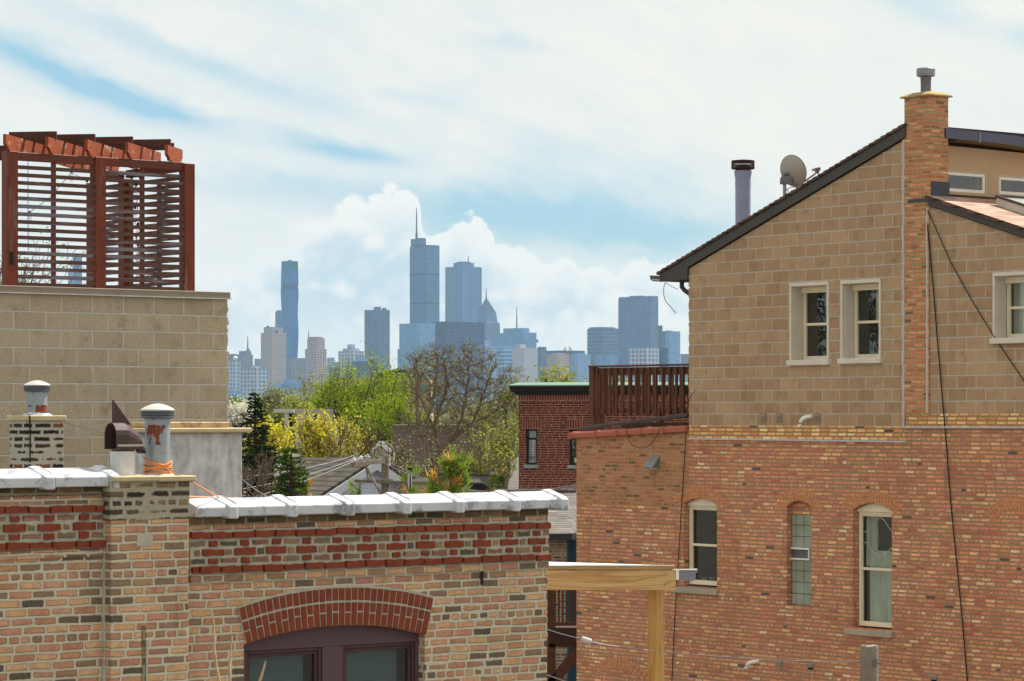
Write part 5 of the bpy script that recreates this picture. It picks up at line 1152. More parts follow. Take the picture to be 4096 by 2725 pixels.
cr=MB(); prf=[(.02,0),(-.05,0),(-.07,.06),(-.16,.10),(-.18,.17),(-.26,.20),(-.26,.245),(.02,.245)]
vs=[(-.20 if i>2 else 0-.1*(i>0), y, zt+z) for i,(y,z) in enumerate(prf)]+[(u1,y,zt+z) for y,z in prf]
n=len(prf); cr.add(vs,[tuple(range(n)),tuple(range(2*n-1,n-1,-1))]+[(i,(i+1)%n,n+(i+1)%n,n+i) for i in range(n)])
cr.box(-.2,.02,.021,9,zt+.10,zt+.245); cr.build('cornice',m_crn,rb)
MB().add([(-.24,-.30,zt+.247),(u1,-.30,zt+.247),(u1,.3,zt+.33),(-.1,.3,zt+.33),(-.24,-.30,zt+.27),(u1,-.30,zt+.27),(u1,.3,zt+.35),(-.1,.3,zt+.35)],[(0,1,5,4),(4,5,6,7),(0,4,7,3),(2,3,7,6)]).box(-.24,.1,.301,9,zt+.25,zt+.34).build('green_coping',m_grn,rb)
# paper note in the second window
q=RB.uz(2302,1848); MB().box(q[0]-.05,q[0]+.05,.10,.105,q[1]-.02,q[1]+.11).build('paper_note',plain('cream_paper',(230,220,186),.85,.9),rb)
# ================================================================ gabled houses
def gable_house(name,label,apex,left,right,Y,deg,depth,wallmat,roofmat,trim,gdepth_back=0):
    fr=Frame(apex[0],Y,deg); e=empty(name,label,'house',fr)
    za=fr.z(*apex); u0,z0=fr.uz(*left); u1,z1=fr.uz(*right)
    MB().prism([(u0,0),(u1,0),(u1,z1),(0,za),(u0,z0)],0,.3).build('gable_wall',wallmat,e)
    rf=MB(); t=.10; ov=-.28
    sl0=(za-z0)/(0-u0); sl1=(za-z1)/(0-u1)
    x0=u0-.5; x1=u1+.5; zx0=za+sl0*x0; zx1=za+sl1*x1
    rf.add([(x0,ov,zx0+.1),(0,ov,za+.1),(0,depth,za+.1),(x0,depth,zx0+.1),(x0,ov,zx0+.2),(0,ov,za+.2),(0,depth,za+.2),(x0,depth,zx0+.2)],[(4,5,6,7),(0,1,5,4),(0,4,7,3),(3,2,1,0),(3,7,6,2)])
    rf.add([(x1,ov,zx1+.1),(0,ov,za+.1),(0,depth,za+.1),(x1,depth,zx1+.1),(x1,ov,zx1+.2),(0,ov,za+.2),(0,depth,za+.2),(x1,depth,zx1+.2)],[(4,7,6,5),(0,4,5,1),(0,3,7,4),(3,0,1,2),(3,2,6,7)])
    rf.build('roof',roofmat,e)
    w=.24; tb=MB()
    tb.prism([(x0,zx0+.09),(0,za+.09),(0,za+.09-w*1.15),(x0,zx0+.09-w*1.15)],ov-.05,ov+.0); tb.prism([(x1,zx1+.09),(0,za+.09),(0,za+.09-w*1.15),(x1,zx1+.09-w*1.15)],ov-.05,ov+.0)
    tb.build('barge_board',trim,e)
    MB().box(u0,u0+.2,.301,depth-.2,0,z0).box(u1-.2,u1,.301,depth-.2,0,z1).build('side_wall',wallmat,e)
    return e,fr
m_trimw=plain('white_trim_board',(224,228,236),.85,.6,0,.04,3)
m_lav=siding('lavender_siding',(208,212,232),.13,1.25)
m_shd=shingle('charcoal_shingle_slope',(108,102,94),.40,.27,.6,axis='x')
ghs,gf=gable_house('lavender_house','gabled house with lavender siding and white barge boards behind the utility pole',(1487,1856),(1300,1978),(1672,1978),92,36,2.6,m_lav,m_shd,m_trimw)
gable_house('small_gable_house','dark shingled house whose small white gable pokes up left of the red brick house',(1972,1926),(1930,1995),(2006,1995),88,36,3,plain('grey_siding_far',(150,152,160),.75,.7),m_shd,m_trimw)
# long roofs between them
def roof_block(name,label,pts_front,Y,depth,mat,wallmat,h=2.2,vent=None):
    """A hipped or plain roof plane seen from its eave side: front eave low, ridge behind."""
    e=empty(name,label,'house',loc=Vector((P(pts_front[0][0],HY,Y).x,Y,0)))
    L=lambda px,py,d: P(px,py,Y+d)-e.location
    (ex0,ey),(ex1,_),(rx1,ry),(rx0,_)=pts_front
    a,b,c,d=L(ex0,ey,0),L(ex1,ey,0),L(rx1,ry,depth),L(rx0,ry,depth)
    bk0=Vector((d.x,depth*2,a.z)); bk1=Vector((c.x,depth*2,a.z))
    ro=MB().add([a,b,c,d,bk0,bk1],[(0,1,2,3),(3,2,5,4),(0,3,4),(1,5,2)]).build('roof',mat,e)
    MB().box(a.x+.25,b.x-.25,.25,depth*1.8,0,a.z-.08).build('wall',wallmat,e)
    MB().box(a.x,b.x,-.05,.06,a.z-.14,a.z+.02).build('eave_board',m_fascia,e)
    return e,L
m_shdy=shingle('charcoal_shingle',(118,112,104),.34,.17,.50,axis='y')
roof_block('dark_roof_house','long dark shingled roof left of the lavender house, behind the spruce',[(1090,2090),(1340,2090),(1300,1830),(1130,1828)],96,3.2,m_shdy,m_lav)
roof_block('shingled_house','shingled roof just right of the utility pole, below the crossarm',[(1560,2110),(1772,2110),(1752,1911),(1622,1909)],90,2.4,m_shdy,m_lav)
e_,L_=roof_block('vented_roof_house','shingled roof with a black roof vent, right of the fuse cutouts',[(1755,2110),(1975,2110),(1945,1914),(1802,1912)],86,2.4,m_shdy,m_lav)
c=L_(1908,1948,1.9); MB().box(c.x-.22,c.x+.22,c.y-.2,c.y+.2,c.z-.3,c.z+.14).build('roof_vent',m_cable,e_,bevel=.03)
# ================================================================ other buildings among the trees
fo_=empty('tan_office_building','tan office block with a dark sign gable and teal windows beyond the lime green tree','building',loc=Vector((P(1520,HY,320).x,320,0)))
Lf=lambda px,py,d=0: P(px,py,320+d)-fo_.location
m_tan=plain('tan_precast',(196,176,150),.8,.9,0,.06,.5); m_teal=facade('teal_office_glass',(110,150,150),(70,118,124),1.2,1.6,.12,.06,.8)
a=Lf(1347,1700); b=Lf(1720,1512); MB().box(a.x,b.x,0,14,0,b.z).build('wall',m_tan,fo_)
for x0,x1 in ((1352,1382),(1420,1445),(1500,1535),(1556,1580),(1600,1630),(1645,1668),(1682,1705)):
    p=Lf(x0,1567); q=Lf(x1,1535); MB().box(p.x,q.x,-.12,-.01,p.z,q.z).build('window',m_teal,fo_)
sg=MB(); p0=Lf(1515,1508); p1=Lf(1660,1508); p2=Lf(1640,1488); p3=Lf(1590,1474); p4=Lf(1535,1488)
sg.prism([(p.x,p.z) for p in (p0,p1,p2,p3,p4)],-.5,6).build('sign_gable',plain('dark_sign_band',(40,48,58),.8,.6),fo_)
def text_obj(s,size,loc,rot,mat,name,parent,ext=.02):
    cu=bpy.data.curves.new(name,'FONT'); cu.body=s; cu.size=size; cu.extrude=ext; cu.align_x='LEFT'; cu.space_character=1.15
    t=bpy.data.objects.new(name,cu); COL.objects.link(t); dg=bpy.context.evaluated_depsgraph_get(); me=bpy.data.meshes.new_from_object(t.evaluated_get(dg)); bpy.data.objects.remove(t)
    o=bpy.data.objects.new(name,me); COL.objects.link(o); me.materials.clear(); me.materials.append(mat); o.parent=parent; o.location=loc; o.rotation_euler=rot; return o
p=Lf(1608,1505); text_obj('PLACE',.42,(p.x,-.56,p.z+.04),(R(90),0,0),plain('sign_white',(235,235,235),.9,.5),'sign_letters',fo_)
pm=empty('modern_pavilion','pale modern flat-roofed house with an open white frame behind the yellow bush','house',loc=Vector((P(1180,HY,190).x,190,0)))
Lm=lambda px,py,d=0: P(px,py,190+d)-pm.location
m_pale=plain('pale_render',(206,202,192),.82,.8,0,.05,1); m_clap=siding('pale_clapboard',(196,190,182),.2,.8)
def mbox(x0,x1,y0,y1,d0,d1,name,mat): a=Lm(x0,y1); b=Lm(x1,y0); return MB().box(a.x,b.x,d0,d1,a.z,b.z).build(name,mat,pm)
mbox(1096,1178,1636,1651,-.5,.5,'frame_beam',m_pale); mbox(1140,1156,1651.2,1760,-.4,.4,'frame_post',m_pale); mbox(1178.2,1330,1636,1800,.2,5,'wall',m_clap); mbox(1157,1168,1655,1705,.1,.19,'door',m_dark)
mbox(1255,1266,1655,1690,.1,.19,'window',m_dark)
fr2=empty('dark_brick_block','low dark brown brick block seen through the bare tree','building',loc=Vector((P(1760,HY,165).x,165,0)))
a=P(1570,1800,165)-fr2.location; b=P(1952,1709,165)-fr2.location
MB().box(a.x,b.x,0,10,0,b.z).build('wall',plain('dark_brown_brick_far',(120,104,98),.8,.9,0,.12,1.5),fr2); MB().box(a.x-.05,b.x+.05,-.05,10.05,b.z+.002,b.z+.12).build('parapet_cap',plain('brown_cap_far',(110,98,92),.8,.8),fr2)
wg=empty('white_gable_house','white gable end peeping between the bare shrub and the bare tree','house',loc=Vector((P(1522,HY,125).x,125,0)))
pts=[(P(x,y,125)-wg.location) for x,y in ((1490,1900),(1556,1900),(1556,1806),(1524,1774),(1490,1806))]
MB().prism([(p.x,p.z) for p in pts],0,6).build('gable_wall',m_clap,wg)
tp=[P(x,y,125)-wg.location for x,y in ((1484,1808),(1524,1769),(1562,1808))]
MB().bar(tp[0]+Vector((0,-.1,0)),tp[1]+Vector((0,-.1,0)),.2,.16).bar(tp[1]+Vector((0,-.1,0)),tp[2]+Vector((0,-.1,0)),.2,.16).build('barge_board',m_trimw,wg)
MB().add([tp[0],tp[1],tp[1]+Vector((0,6,0)),tp[0]+Vector((0,6,0)),tp[2],tp[2]+Vector((0,6,0))],[(0,1,2,3),(1,4,5,2)]).build('roof',m_shd,wg)
# ================================================================ utility pole
YU=80.0
up=empty('utility_pole','old wooden utility pole with two crossarms in front of the lavender house','utility pole',loc=Vector((P(1540,HY,YU).x,YU,0)))
Lu=lambda px,py,d=0: P(px,py,YU+d)-up.location
m_pole=wood('grey_pole_wood',(148,136,118),(104,94,80),.8,'z',6,.9)
MB().tube([(0,0,0),(0,0,Lu(1540,1831).z)],[.14,.106],14).build('pole',m_pole,up)
aU=Lu(1410,1860,-1.4); bU=Lu(1535,1844,-.1); arm=MB().bar(aU,bU,.10,.12).build('crossarm',m_pole,up)
aL=Lu(1417,1924,-.15); bL=Lu(1742,1935,-.15); arm2=MB().bar(aL,bL,.09,.085).build('crossarm',m_pole,up)
MB().bar(Lu(1460,1862,-.8),Lu(1530,1985,-.05),.05,.05).bar(Lu(1604,1938,-.15),Lu(1556,1985,-.05),.05,.04).bar(Lu(1462,1862,-.9),Lu(1475,1925,-.15),.04,.04).build('brace',plain('pale_brace',(170,160,150),.8,.8),up)
MB().box(-.17,.17,-.17,.13,Lu(0,1932).z,Lu(0,1914).z).build('steel_plate',m_galv,up)
m_porc=plain('grey_porcelain',(206,208,210),.85,.25,0,.06,8)
for px,py,d in ((1416,1838,-1.3),(1443,1832,-1.0),(1471,1826,-.7)):
    c=Lu(px,py,d); MB().lathe([(.02,-.12),(.03,-.06),(.075,-.055),(.075,-.04),(.045,-.03),(.07,-.02),(.07,-.005),(.03,.01),(.045,.03),(.02,.06),(0,.06)],c,14).build('insulator',m_porc,arm,smooth=True)
for px,y0,y1 in ((1641,1878,1958),(1732,1903,1962)):
    a=Lu(px,y0,-.3); b=Lu(px-3,y1,-.3); m=a.lerp(b,.5); cu=MB().tube([a,a.lerp(b,.25),a.lerp(b,.3),m,a.lerp(b,.7),b],[.03,.035,.065,.06,.06,.03],10).build('fuse_cutout',m_porc,arm2,smooth=True)
    MB().bar(a+Vector((.0,-.07,0)),b+Vector((.03,-.07,0)),.03,.03).box(a.x-.07,a.x+.07,-.34,-.2,a.z-.02,a.z+.05).build('fuse_tube',m_cable,cu)
def sag(p,q,s,n=14): return [p.lerp(q,i/n)+Vector((0,0,-s*4*(i/n)*(1-i/n))) for i in range(n+1)]
def pwire(p,q,s,label,r=.013):
    o=MB().tube(sag(P(*p),P(*q),s),r,4).build('power_line',plain('aluminium_wire',(160,160,158),.8,.5,.3),None); return tag(o,label,'power line',None if q[2]<40 else 'power lines on the utility pole')
wl_=[((1416,1822,78.7),(930,1910,64),.10,'left power line ending at the first insulator, topmost where it passes the spruce'),((1443,1827,79),(930,1962,64),.10,'left power line ending at the middle insulator, middle one passing the spruce'),((1471,1819,79.3),(930,2010,64),.10,'left power line ending at the third insulator, lowest passing the spruce'),
 ((1471,1819,79.3),(2330,1932,70),.55,'right power line leaving the pole top, highest before the red brick house'),((1556,1848,79.9),(2330,1938,71),.50,'right power line from the pole, middle one before the red brick house'),((1559,1864,79.9),(2330,1945,72),.45,'right power line from the pole, lowest before the red brick house'),
 ((955,1905,31.3),(1105,2006,25.3),.02,'short wire from the stuccoed chimney down to the white coping')]
for p,q,s,l in wl_: pwire(p,q,s,l,.0075 if q[2]>40 else .006)
# two dead stems in front of the arched window
def stem(pts,Y,label):
    o=MB().tube([P(x,y,Y) for x,y in pts],[.012-.008*i/len(pts) for i in range(len(pts))],5).build('dry_stem',plain('dry_stem_tan',(196,170,132),.8,.9,0,.3,30)); return tag(o,label,'stem','dry stems before the arched window')
stem([(880,2740),(866,2670),(858,2600),(856,2520),(852,2458)],21.5,'tall dry stem against the brick left of the plum window')
stem([(920,2740),(918,2670),(922,2610),(929,2545)],21.5,'shorter dry stem between the tall stem and the plum window')
stem([(1030,2750),(1044,2710),(1056,2670),(1062,2645)],21.3,'dry stem tip in front of the left plum sash')
# ================================================================ trees
def leaf_mat(name, cols, trans=.45, k=.8):
    g=G(name); o=g.obj(); fl=g.n('ShaderNodeVectorMath',operation='FLOOR'); sc=g.n('ShaderNodeVectorMath',operation='SCALE'); g.lk(o,sc.inputs[0]); sc.inputs[3].default_value=4.0
    g.nt.links.new(sc.outputs[0],fl.inputs[0]); wn=g.n('ShaderNodeTexWhiteNoise',noise_dimensions='3D'); g.lk(fl.outputs[0],wn.inputs['Vector'])
    n=g.noise(o,1.3,3); t=g.m('ADD',g.m('MULTIPLY',wn.outputs[0],.65),g.m('MULTIPLY',n,.35))
    c=g.ramp(t,[(i/(len(cols)-1)*.8+.1,rgba(q,k)) for i,q in enumerate(cols)])
    d=g.n('ShaderNodeBsdfDiffuse'); g.lk(c,d.inputs[0]); tr=g.n('ShaderNodeBsdfTranslucent'); g.lk(c,tr.inputs[0]); mx=g.n('ShaderNodeMixShader'); mx.inputs[0].default_value=trans
    g.nt.links.new(d.outputs[0],mx.inputs[1]); g.nt.links.new(tr.outputs[0],mx.inputs[2]); ow=g.n('ShaderNodeOutputMaterial'); g.nt.links.new(mx.outputs[0],ow.inputs[0]); return g.mat
m_bark=plain('dark_bark',(74,62,52),.75,.95,0,.3,5); m_barkl=plain('grey_bark',(128,112,96),.75,.95,0,.3,5); m_barkr=plain('reddish_twig_bark',(112,86,72),.8,.95,0,.3,5)
L_lime=leaf_mat('lime_leaves',[(104,128,28),(150,172,40),(186,204,70)]); L_yel=leaf_mat('yellow_blossom',[(132,144,48),(206,196,56),(236,222,84)],.45,.95); L_ygr=leaf_mat('yellow_green_leaves',[(120,132,46),(164,170,70),(196,196,104)])
L_olive=leaf_mat('pale_olive_buds',[(128,134,84),(160,164,110),(186,186,136)]); L_white=leaf_mat('white_blossom',[(206,204,184),(232,230,214),(242,240,228)]); L_green=leaf_mat('spring_green',[(92,124,44),(124,156,66),(160,184,96)])
L_spr=leaf_mat('spruce_needles',[(24,40,26),(40,60,32),(62,82,38)],.15); L_spr2=leaf_mat('fresh_spruce_needles',[(44,66,24),(74,100,34),(112,134,52)],.2)
L_pine=leaf_mat('pine_needles',[(74,106,40),(116,146,54),(166,178,76)],.3,1.05); L_org=leaf_mat('orange_pine_tips',[(206,140,74),(226,172,96),(214,190,100)],.35,1.0)
def skeleton(rng, levels, nchild, lenf=.72, spread=42, up=.25, wander=.22, seglen=4, trunk=.35, taper=.62):
    """Recursive limbs as polylines; unit height, later fitted to its place."""
    lines=[]; tips=[]
    def br(p,d,L,r,lv):
        pts=[p.copy()]; rs=[r]; q=p.copy(); dd=d.copy(); n=seglen if lv<levels-1 else 3
        for i in range(n):
            dd=(dd+Vector((rng.uniform(-1,1),rng.uniform(-1,1),rng.uniform(-.7,1)+up))*wander).normalized(); q=q+dd*L/n; pts.append(q.copy()); rs.append(r*(1-(1-taper)*(i+1)/n))
        lines.append((pts,rs,lv))
        if lv>=levels: tips.append((q.copy(),dd.copy())); tips.append((pts[-2].copy(),dd.copy())); return
        nc=nchild[min(lv,len(nchild)-1)]
        for c in range(nc):
            f=1.0 if c==0 else rng.uniform(.35,.98); ii=min(int(f*n),n-1); base=pts[ii].lerp(pts[ii+1],f*n-ii) if f<1 else q
            ax=dd.orthogonal().normalized(); ax.rotate(Matrix.Rotation(rng.uniform(0,2*math.pi),3,dd)); nd=dd.copy(); ang=spread*(.35 if c==0 else 1)*rng.uniform(.6,1.25)
            nd.rotate(Matrix.Rotation(R(ang),3,ax)); br(base,nd,L*lenf*rng.uniform(.75,1.2),rs[ii]*(.8 if c==0 else .62),lv+1)
    br(Vector((0,0,0)),Vector((0,0,1)),trunk,.022,0); return lines,tips
def tree(name,label,pxc,pxw,pytop,Y,seed,levels,nchild,bark,leaf=None,nleaf=0,lsize=.15,lspread=.3,cat='tree',group=None,minr=.012,spread=42,up=.25,wander=.22,trunk=.35,depthf=1.0,ybase=None,lean=0,lenf=.72,baser=None,leafmin=0,asp=1.0):
    rng=random.Random(seed); lines,tips=skeleton(rng,levels,nchild,lenf,spread,up,wander,4,trunk)
    H=HC+(HY-pytop)/F*Y; Wd=pxw/F*Y
    zs=[p.z for l in lines for p in l[0]]; hi=max(zs); xs=sorted(p.x for l in lines if l[2]>1 for p in l[0]); ys=sorted(p.y for l in lines if l[2]>1 for p in l[0])
    x0,x1=xs[int(len(xs)*.01)],xs[int(len(xs)*.99)-1]; y0,y1=ys[0],ys[-1]; kx=Wd/(x1-x0); ky=Wd*depthf/(y1-y0); kz=min(kx*asp,H/hi); zb=H-hi*kz
    base=Vector((P(pxc,HY,Y).x,Y,0)); e=empty(name,label,cat,loc=base,group=group); mx=(x0+x1)/2
    def T(p): return Vector(((p.x-mx*min(1,p.z/hi*1.6))*kx+lean*p.z*kz,(p.y)*ky,zb+p.z*kz))
    kr=(baser/.022) if baser else hi*kz*1.5
    mb=MB()
    if zb>.05: mb.tube([T(lines[0][0][0])*0,T(lines[0][0][0])],[.022*kr*1.25,.022*kr],7,cap=False)
    for pts,rs,lv in lines: mb.tube([T(p) for p in pts],[max(r*kr,minr) for r in rs],6 if lv<2 else (4 if lv<4 else 3),cap=False)
    mb.build('trunk',bark,e,norm=False)
    if leaf and nleaf:
        lb_=MB(); T_=[T(t[0]) for t in tips]; per=max(1,int(nleaf/len(T_)))
        for t in T_:
            if t.z<zb+leafmin*hi*kz: continue
            for i in range(per if rng.random()<.85 else per*2):
                c=t+Vector((rng.gauss(0,lspread),rng.gauss(0,lspread),rng.gauss(0,lspread))); a=Vector((rng.gauss(0,1),rng.gauss(0,1),rng.gauss(0,.7))).normalized(); b=a.orthogonal().normalized(); b.rotate(Matrix.Rotation(rng.uniform(0,6.28),3,a)); s=lsize*rng.uniform(.5,1.3)
                lb_.add([c-a*s*.5,c+b*s*.3,c+a*s*.5,c-b*s*.3],[(0,1,2,3)])
        lb_.build('crown',leaf,e,norm=False)
    return e
def conifer(name,label,pxc,pxw,pytop,pybot,Y,seed,mat,bark,nlev=26,dens=1.0,tipshape=.8,group=None):
    rng=random.Random(seed); k=Y/F; zt=HC+(HY-pytop)*k; zb=HC+(HY-pybot)*k; W_=pxw*k/2; base=Vector((P(pxc,HY,Y).x,Y,0)); e=empty(name,label,'tree',loc=base,group=group)
    t=MB(); t.tube([(0,0,0),(0,0,zb),(0,0,zt)],[.14,.10,.012],8); nd=MB(); n_=0
    for i in range(nlev):
        f=(i+rng.random()*.6)/nlev; z=zt-(zt-zb)*f; L=W_*(f**tipshape)*rng.uniform(.7,1.15)+.06
        for j in range(5 if f<.4 else 7):
            an=rng.uniform(0,6.28); ll=L*rng.uniform(.65,1.1); d=Vector((math.cos(an),math.sin(an),rng.uniform(-.05,.25))); pts=[]
            for s in range(5): q=s/4; pts.append(Vector((0,0,z))+Vector((d.x*ll*q,d.y*ll*q,d.z*ll*q-.16*ll*q*q+.10*ll*q**3)))
            t.tube(pts,[.022,.018,.013,.010,.006],4,cap=False)
            for s in range(int(ll/.045*dens)+4):
                q=rng.random()**.7; ii=min(int(q*4),3); c=pts[ii].lerp(pts[ii+1],q*4-ii); a=Vector((d.x+rng.gauss(0,.6),d.y+rng.gauss(0,.6),rng.gauss(.1,.5))).normalized(); b=a.orthogonal().normalized(); b.rotate(Matrix.Rotation(rng.uniform(0,6.28),3,a)); l=rng.uniform(.07,.15)
                nd.add([c,c+a*l*.5+b*l*.18,c+a*l,c+a*l*.5-b*l*.18],[(0,1,2,3)])
    t.build('trunk',bark,e,norm=False); nd.build('crown',mat,e,norm=False); return e
def pine(label,pxc,pxw,pytop,pybot,Y,seed,ntuft,lean=0):
    rng=random.Random(seed); k=Y/F; zt=HC+(HY-pytop)*k; zb=HC+(HY-pybot)*k; W_=pxw*k/2; base=Vector((P(pxc,HY,Y).x,Y,0)); e=empty('pine_tree',label,'tree',loc=base,group='pines with orange tips behind the coping')
    t=MB(); t.tube([(0,0,0),(-lean*.3,0,zb),(lean,0,zt)],[.10,.07,.015],7); n1=MB(); n2=MB()
    for i in range(ntuft):
        f=rng.random()**.8; z=zt-(zt-zb)*f; an=rng.uniform(0,6.28); L=W_*(.40+.60*f)*rng.uniform(.25,1.15); q0=(z-zb)/(zt-zb); ax=Vector((-lean*.3+lean*1.3*q0,0,z-.10)); tip=Vector((ax.x+math.cos(an)*L,math.sin(an)*L,z+.22*L+.05))
        t.tube([ax,ax.lerp(tip,.6)+Vector((0,0,-.06)),tip],[.02,.014,.008],4,cap=False)
        tgt=n2 if rng.random()<.22 else n1; upv=(tip-ax).normalized()*.5+Vector((0,0,.6))
        for s in range(28):
            c=tip-(tip-ax).normalized()*rng.uniform(0,.16)+Vector((rng.gauss(0,.04),rng.gauss(0,.04),rng.gauss(0,.05))); a=(upv+Vector((rng.gauss(0,.6),rng.gauss(0,.6),rng.gauss(0,.5)))).normalized(); b=a.orthogonal().normalized(); b.rotate(Matrix.Rotation(rng.uniform(0,6.28),3,a)); l=rng.uniform(.12,.25)
            tgt.add([c-b*.014,c+b*.014,c+a*l+b*.006,c+a*l-b*.006],[(0,1,2,3)])
    t.build('trunk',m_barkl,e,norm=False); n1.build('crown',L_pine,e,norm=False); n2.build('orange_tips',L_org,e,norm=False); return e

from mathutils import kdtree
def crown_tree(name,label,fork,limbs,lobes,Y,seed,natt,step,bark,leaf=None,nleaf=0,lsize=.09,cat='tree',r0=.17,tipr=.009,twigs=3,twigl=.42,rise=.12):
    """A tree grown towards points scattered through its crown: limbs divide where the crown needs them."""
    rng=random.Random(seed); base=Vector((P(fork[0],HY,Y).x,Y,0)); e=empty(name,label,cat,loc=base); L=lambda px,py,d=0: P(px,py,Y+d)-base
    f=L(*fork); nodes=[Vector((f.x*.6+rng.uniform(-.1,.1),0,0)),f]; par=[-1,0]
    for limb in limbs:
        prev=1
        for (px,py,d) in limb:
            q=L(px,py,d); a=nodes[prev]; n=max(1,int((q-a).length/step))
            for i in range(1,n+1):
                w=Vector((rng.uniform(-1,1),rng.uniform(-1,1),rng.uniform(-1,1)))*.05; nodes.append(a.lerp(q,i/n)+w); par.append(prev); prev=len(nodes)-1
    att=[]
    for (px,py,wx,wy,share) in lobes:
        c=L(px,py); rx,rz=wx/2/F*Y,wy/2/F*Y; ry=rx*.75; k=0
        while k<int(natt*share):
            v=Vector((rng.uniform(-1,1),rng.uniform(-1,1),rng.uniform(-1,1)))
            if .12<v.length<1: att.append(c+Vector((v.x*rx,v.y*ry,v.z*rz))); k+=1
    for it in range(70):
        if not att: break
        kd=kdtree.KDTree(len(nodes))
        for i,n in enumerate(nodes): kd.insert(n,i)
        kd.balance(); pull={}; keep=[]
        for a in att:
            co_,i,d=kd.find(a)
            if d<step*1.3: continue
            keep.append(a)
            if d<2.6: pull.setdefault(i,[]).append((a-nodes[i]).normalized())
        att=keep
        if not pull: break
        for i,vs in pull.items():
            d=sum(vs,Vector())/len(vs)+Vector((rng.uniform(-.3,.3),rng.uniform(-.3,.3),rise+rng.uniform(-.25,.25)))
            if d.length<1e-3: continue
            nodes.append(nodes[i]+d.normalized()*step); par.append(i)
    ch=[[] for _ in nodes]
    for i,q in enumerate(par):
        if q>=0: ch[q].append(i)
    w=[0.0]*len(nodes)
    for i in range(len(nodes)-1,-1,-1): w[i]=1.0 if not ch[i] else sum(w[c]**1.0 for c in ch[i])
    mx=w[1]; rad_=[max(tipr,r0*(x/mx)**.46) for x in w]
    mb=MB()
    done=[False]*len(nodes)
    for s0_ in range(1,len(nodes)):
        if done[s0_]: continue
        pts=[nodes[par[s0_]],nodes[s0_]]; rs=[min(rad_[par[s0_]],rad_[s0_]*1.25),rad_[s0_]]; done[s0_]=True; cur=s0_
        while ch[cur]:
            nx_=max(ch[cur],key=lambda c: w[c])
            if done[nx_]: break
            done[nx_]=True; pts.append(nodes[nx_]); rs.append(rad_[nx_]); cur=nx_
        mb.tube(pts,rs,6 if max(rs)>.05 else 4 if max(rs)>.02 else 3,cap=False)
    tw=MB(); lf=MB(); ends=[i for i in range(2,len(nodes)) if w[i]<3.5]
    for i in ends:
        for k in range(twigs):
            d=((nodes[i]-nodes[par[i]]).normalized()*.8+Vector((rng.gauss(0,.6),rng.gauss(0,.6),.45+rng.gauss(0,.4)))).normalized(); l=twigl*rng.uniform(.4,1.2); m_=nodes[i]+d*l*.5+Vector((rng.gauss(0,.03),rng.gauss(0,.03),.02)); t=nodes[i]+d*l+Vector((0,0,.05))
            tw.tube([nodes[i],m_,t],[tipr*.85,tipr*.7,tipr*.4],3,cap=False)
            if leaf and rng.random()<nleaf:
                for q in range(3):
                    c=t.lerp(nodes[i],rng.random()*.6)+Vector((rng.gauss(0,.03),rng.gauss(0,.03),rng.gauss(0,.03))); a=Vector((rng.gauss(0,1),rng.gauss(0,1),rng.gauss(0,1))).normalized(); b=a.orthogonal().normalized(); s_2=lsize*rng.uniform(.6,1.3); lf.add([c-a*s_2*.5,c+b*s_2*.35,c+a*s_2*.5,c-b*s_2*.35],[(0,1,2,3)])
    mb.add(tw.v,tw.f); mb.build('trunk',bark,e,norm=False)
    if lf.v: lf.build('crown',leaf,e,norm=False)
    return e
conifer('spruce_tree','dark green spruce with a pointed top beside the stuccoed chimney',1020,300,1578,2090,70,1,L_spr,m_bark,40,1.5,.75)
conifer('spruce_tree','lower bright green spruce in front of the dark shingled roof',1165,250,1790,2120,66,2,L_spr2,m_bark,24,1.7,.6)
crown_tree('bare_tree','large bare spreading tree with a dark forked trunk, left of the red brick house',(1752,1822),
    [[(1748,1770,0),(1735,1700,-.3),(1700,1640,-.5),(1668,1560,-.4)],[(1735,1700,-.3),(1762,1640,.2),(1790,1540,.3),(1776,1440,.2)],[(1775,1790,0),(1830,1728,.2),(1890,1690,.4),(1925,1600,.5),(1965,1490,.4)],[(1830,1728,.2),(1850,1650,-.3),(1872,1540,-.4),(1880,1440,-.3)],[(1890,1690,.4),(1960,1660,.8),(2040,1600,1.0)],[(1748,1770,0),(1690,1740,.4),(1640,1720,.6)]],
    [(1740,1520,250,300,.30),(1880,1520,300,290,.34),(2020,1590,220,230,.16),(1680,1690,200,180,.10),(1850,1690,330,170,.14)],130,12,1150,.20,plain('olive_brown_bark',(118,98,78),.85,.95,0,.3,5),L_olive,.50,.085,r0=.165,tipr=.0115,twigs=4)
crown_tree('bare_tree','bare tree with fine upright twigs behind the left half of the big bare tree',(1690,1800),[[(1680,1700,0),(1665,1600,0),(1660,1480,0)],[(1690,1720,0),(1730,1620,.3),(1745,1500,.3)]],[(1700,1530,230,260,1)],150,31,420,.24,m_barkl,L_olive,.35,.10,r0=.14,tipr=.012,rise=.3)
tree('lime_tree','tall airy lime green tree in front of the tan office block',1470,390,1402,190,5,6,[4,3,3,3,3,2],m_bark,L_lime,14000,.145,.30,minr=.014,spread=42,up=.25,trunk=.3,leafmin=.3)
tree('lime_tree','lower lime green tree between the yellow bush and the bare tree',1560,300,1560,175,6,6,[4,3,3,3,2,2],m_bark,L_lime,9000,.14,.26,minr=.012,leafmin=.25)
tree('yellow_bush','broad bush covered in yellow blossom behind the dark roof',1300,270,1622,115,9,6,[5,4,3,3,2,2],m_barkr,L_yel,4600,.12,.12,'bush',minr=.010,spread=40,trunk=.3,leafmin=.45)
tree('yellow_bush','smaller yellow blossoming bush just behind the dark spruce',1075,165,1672,108,10,5,[4,4,3,3,2],m_barkr,L_yel,3400,.12,.14,'bush',minr=.010,trunk=.3,leafmin=.4)
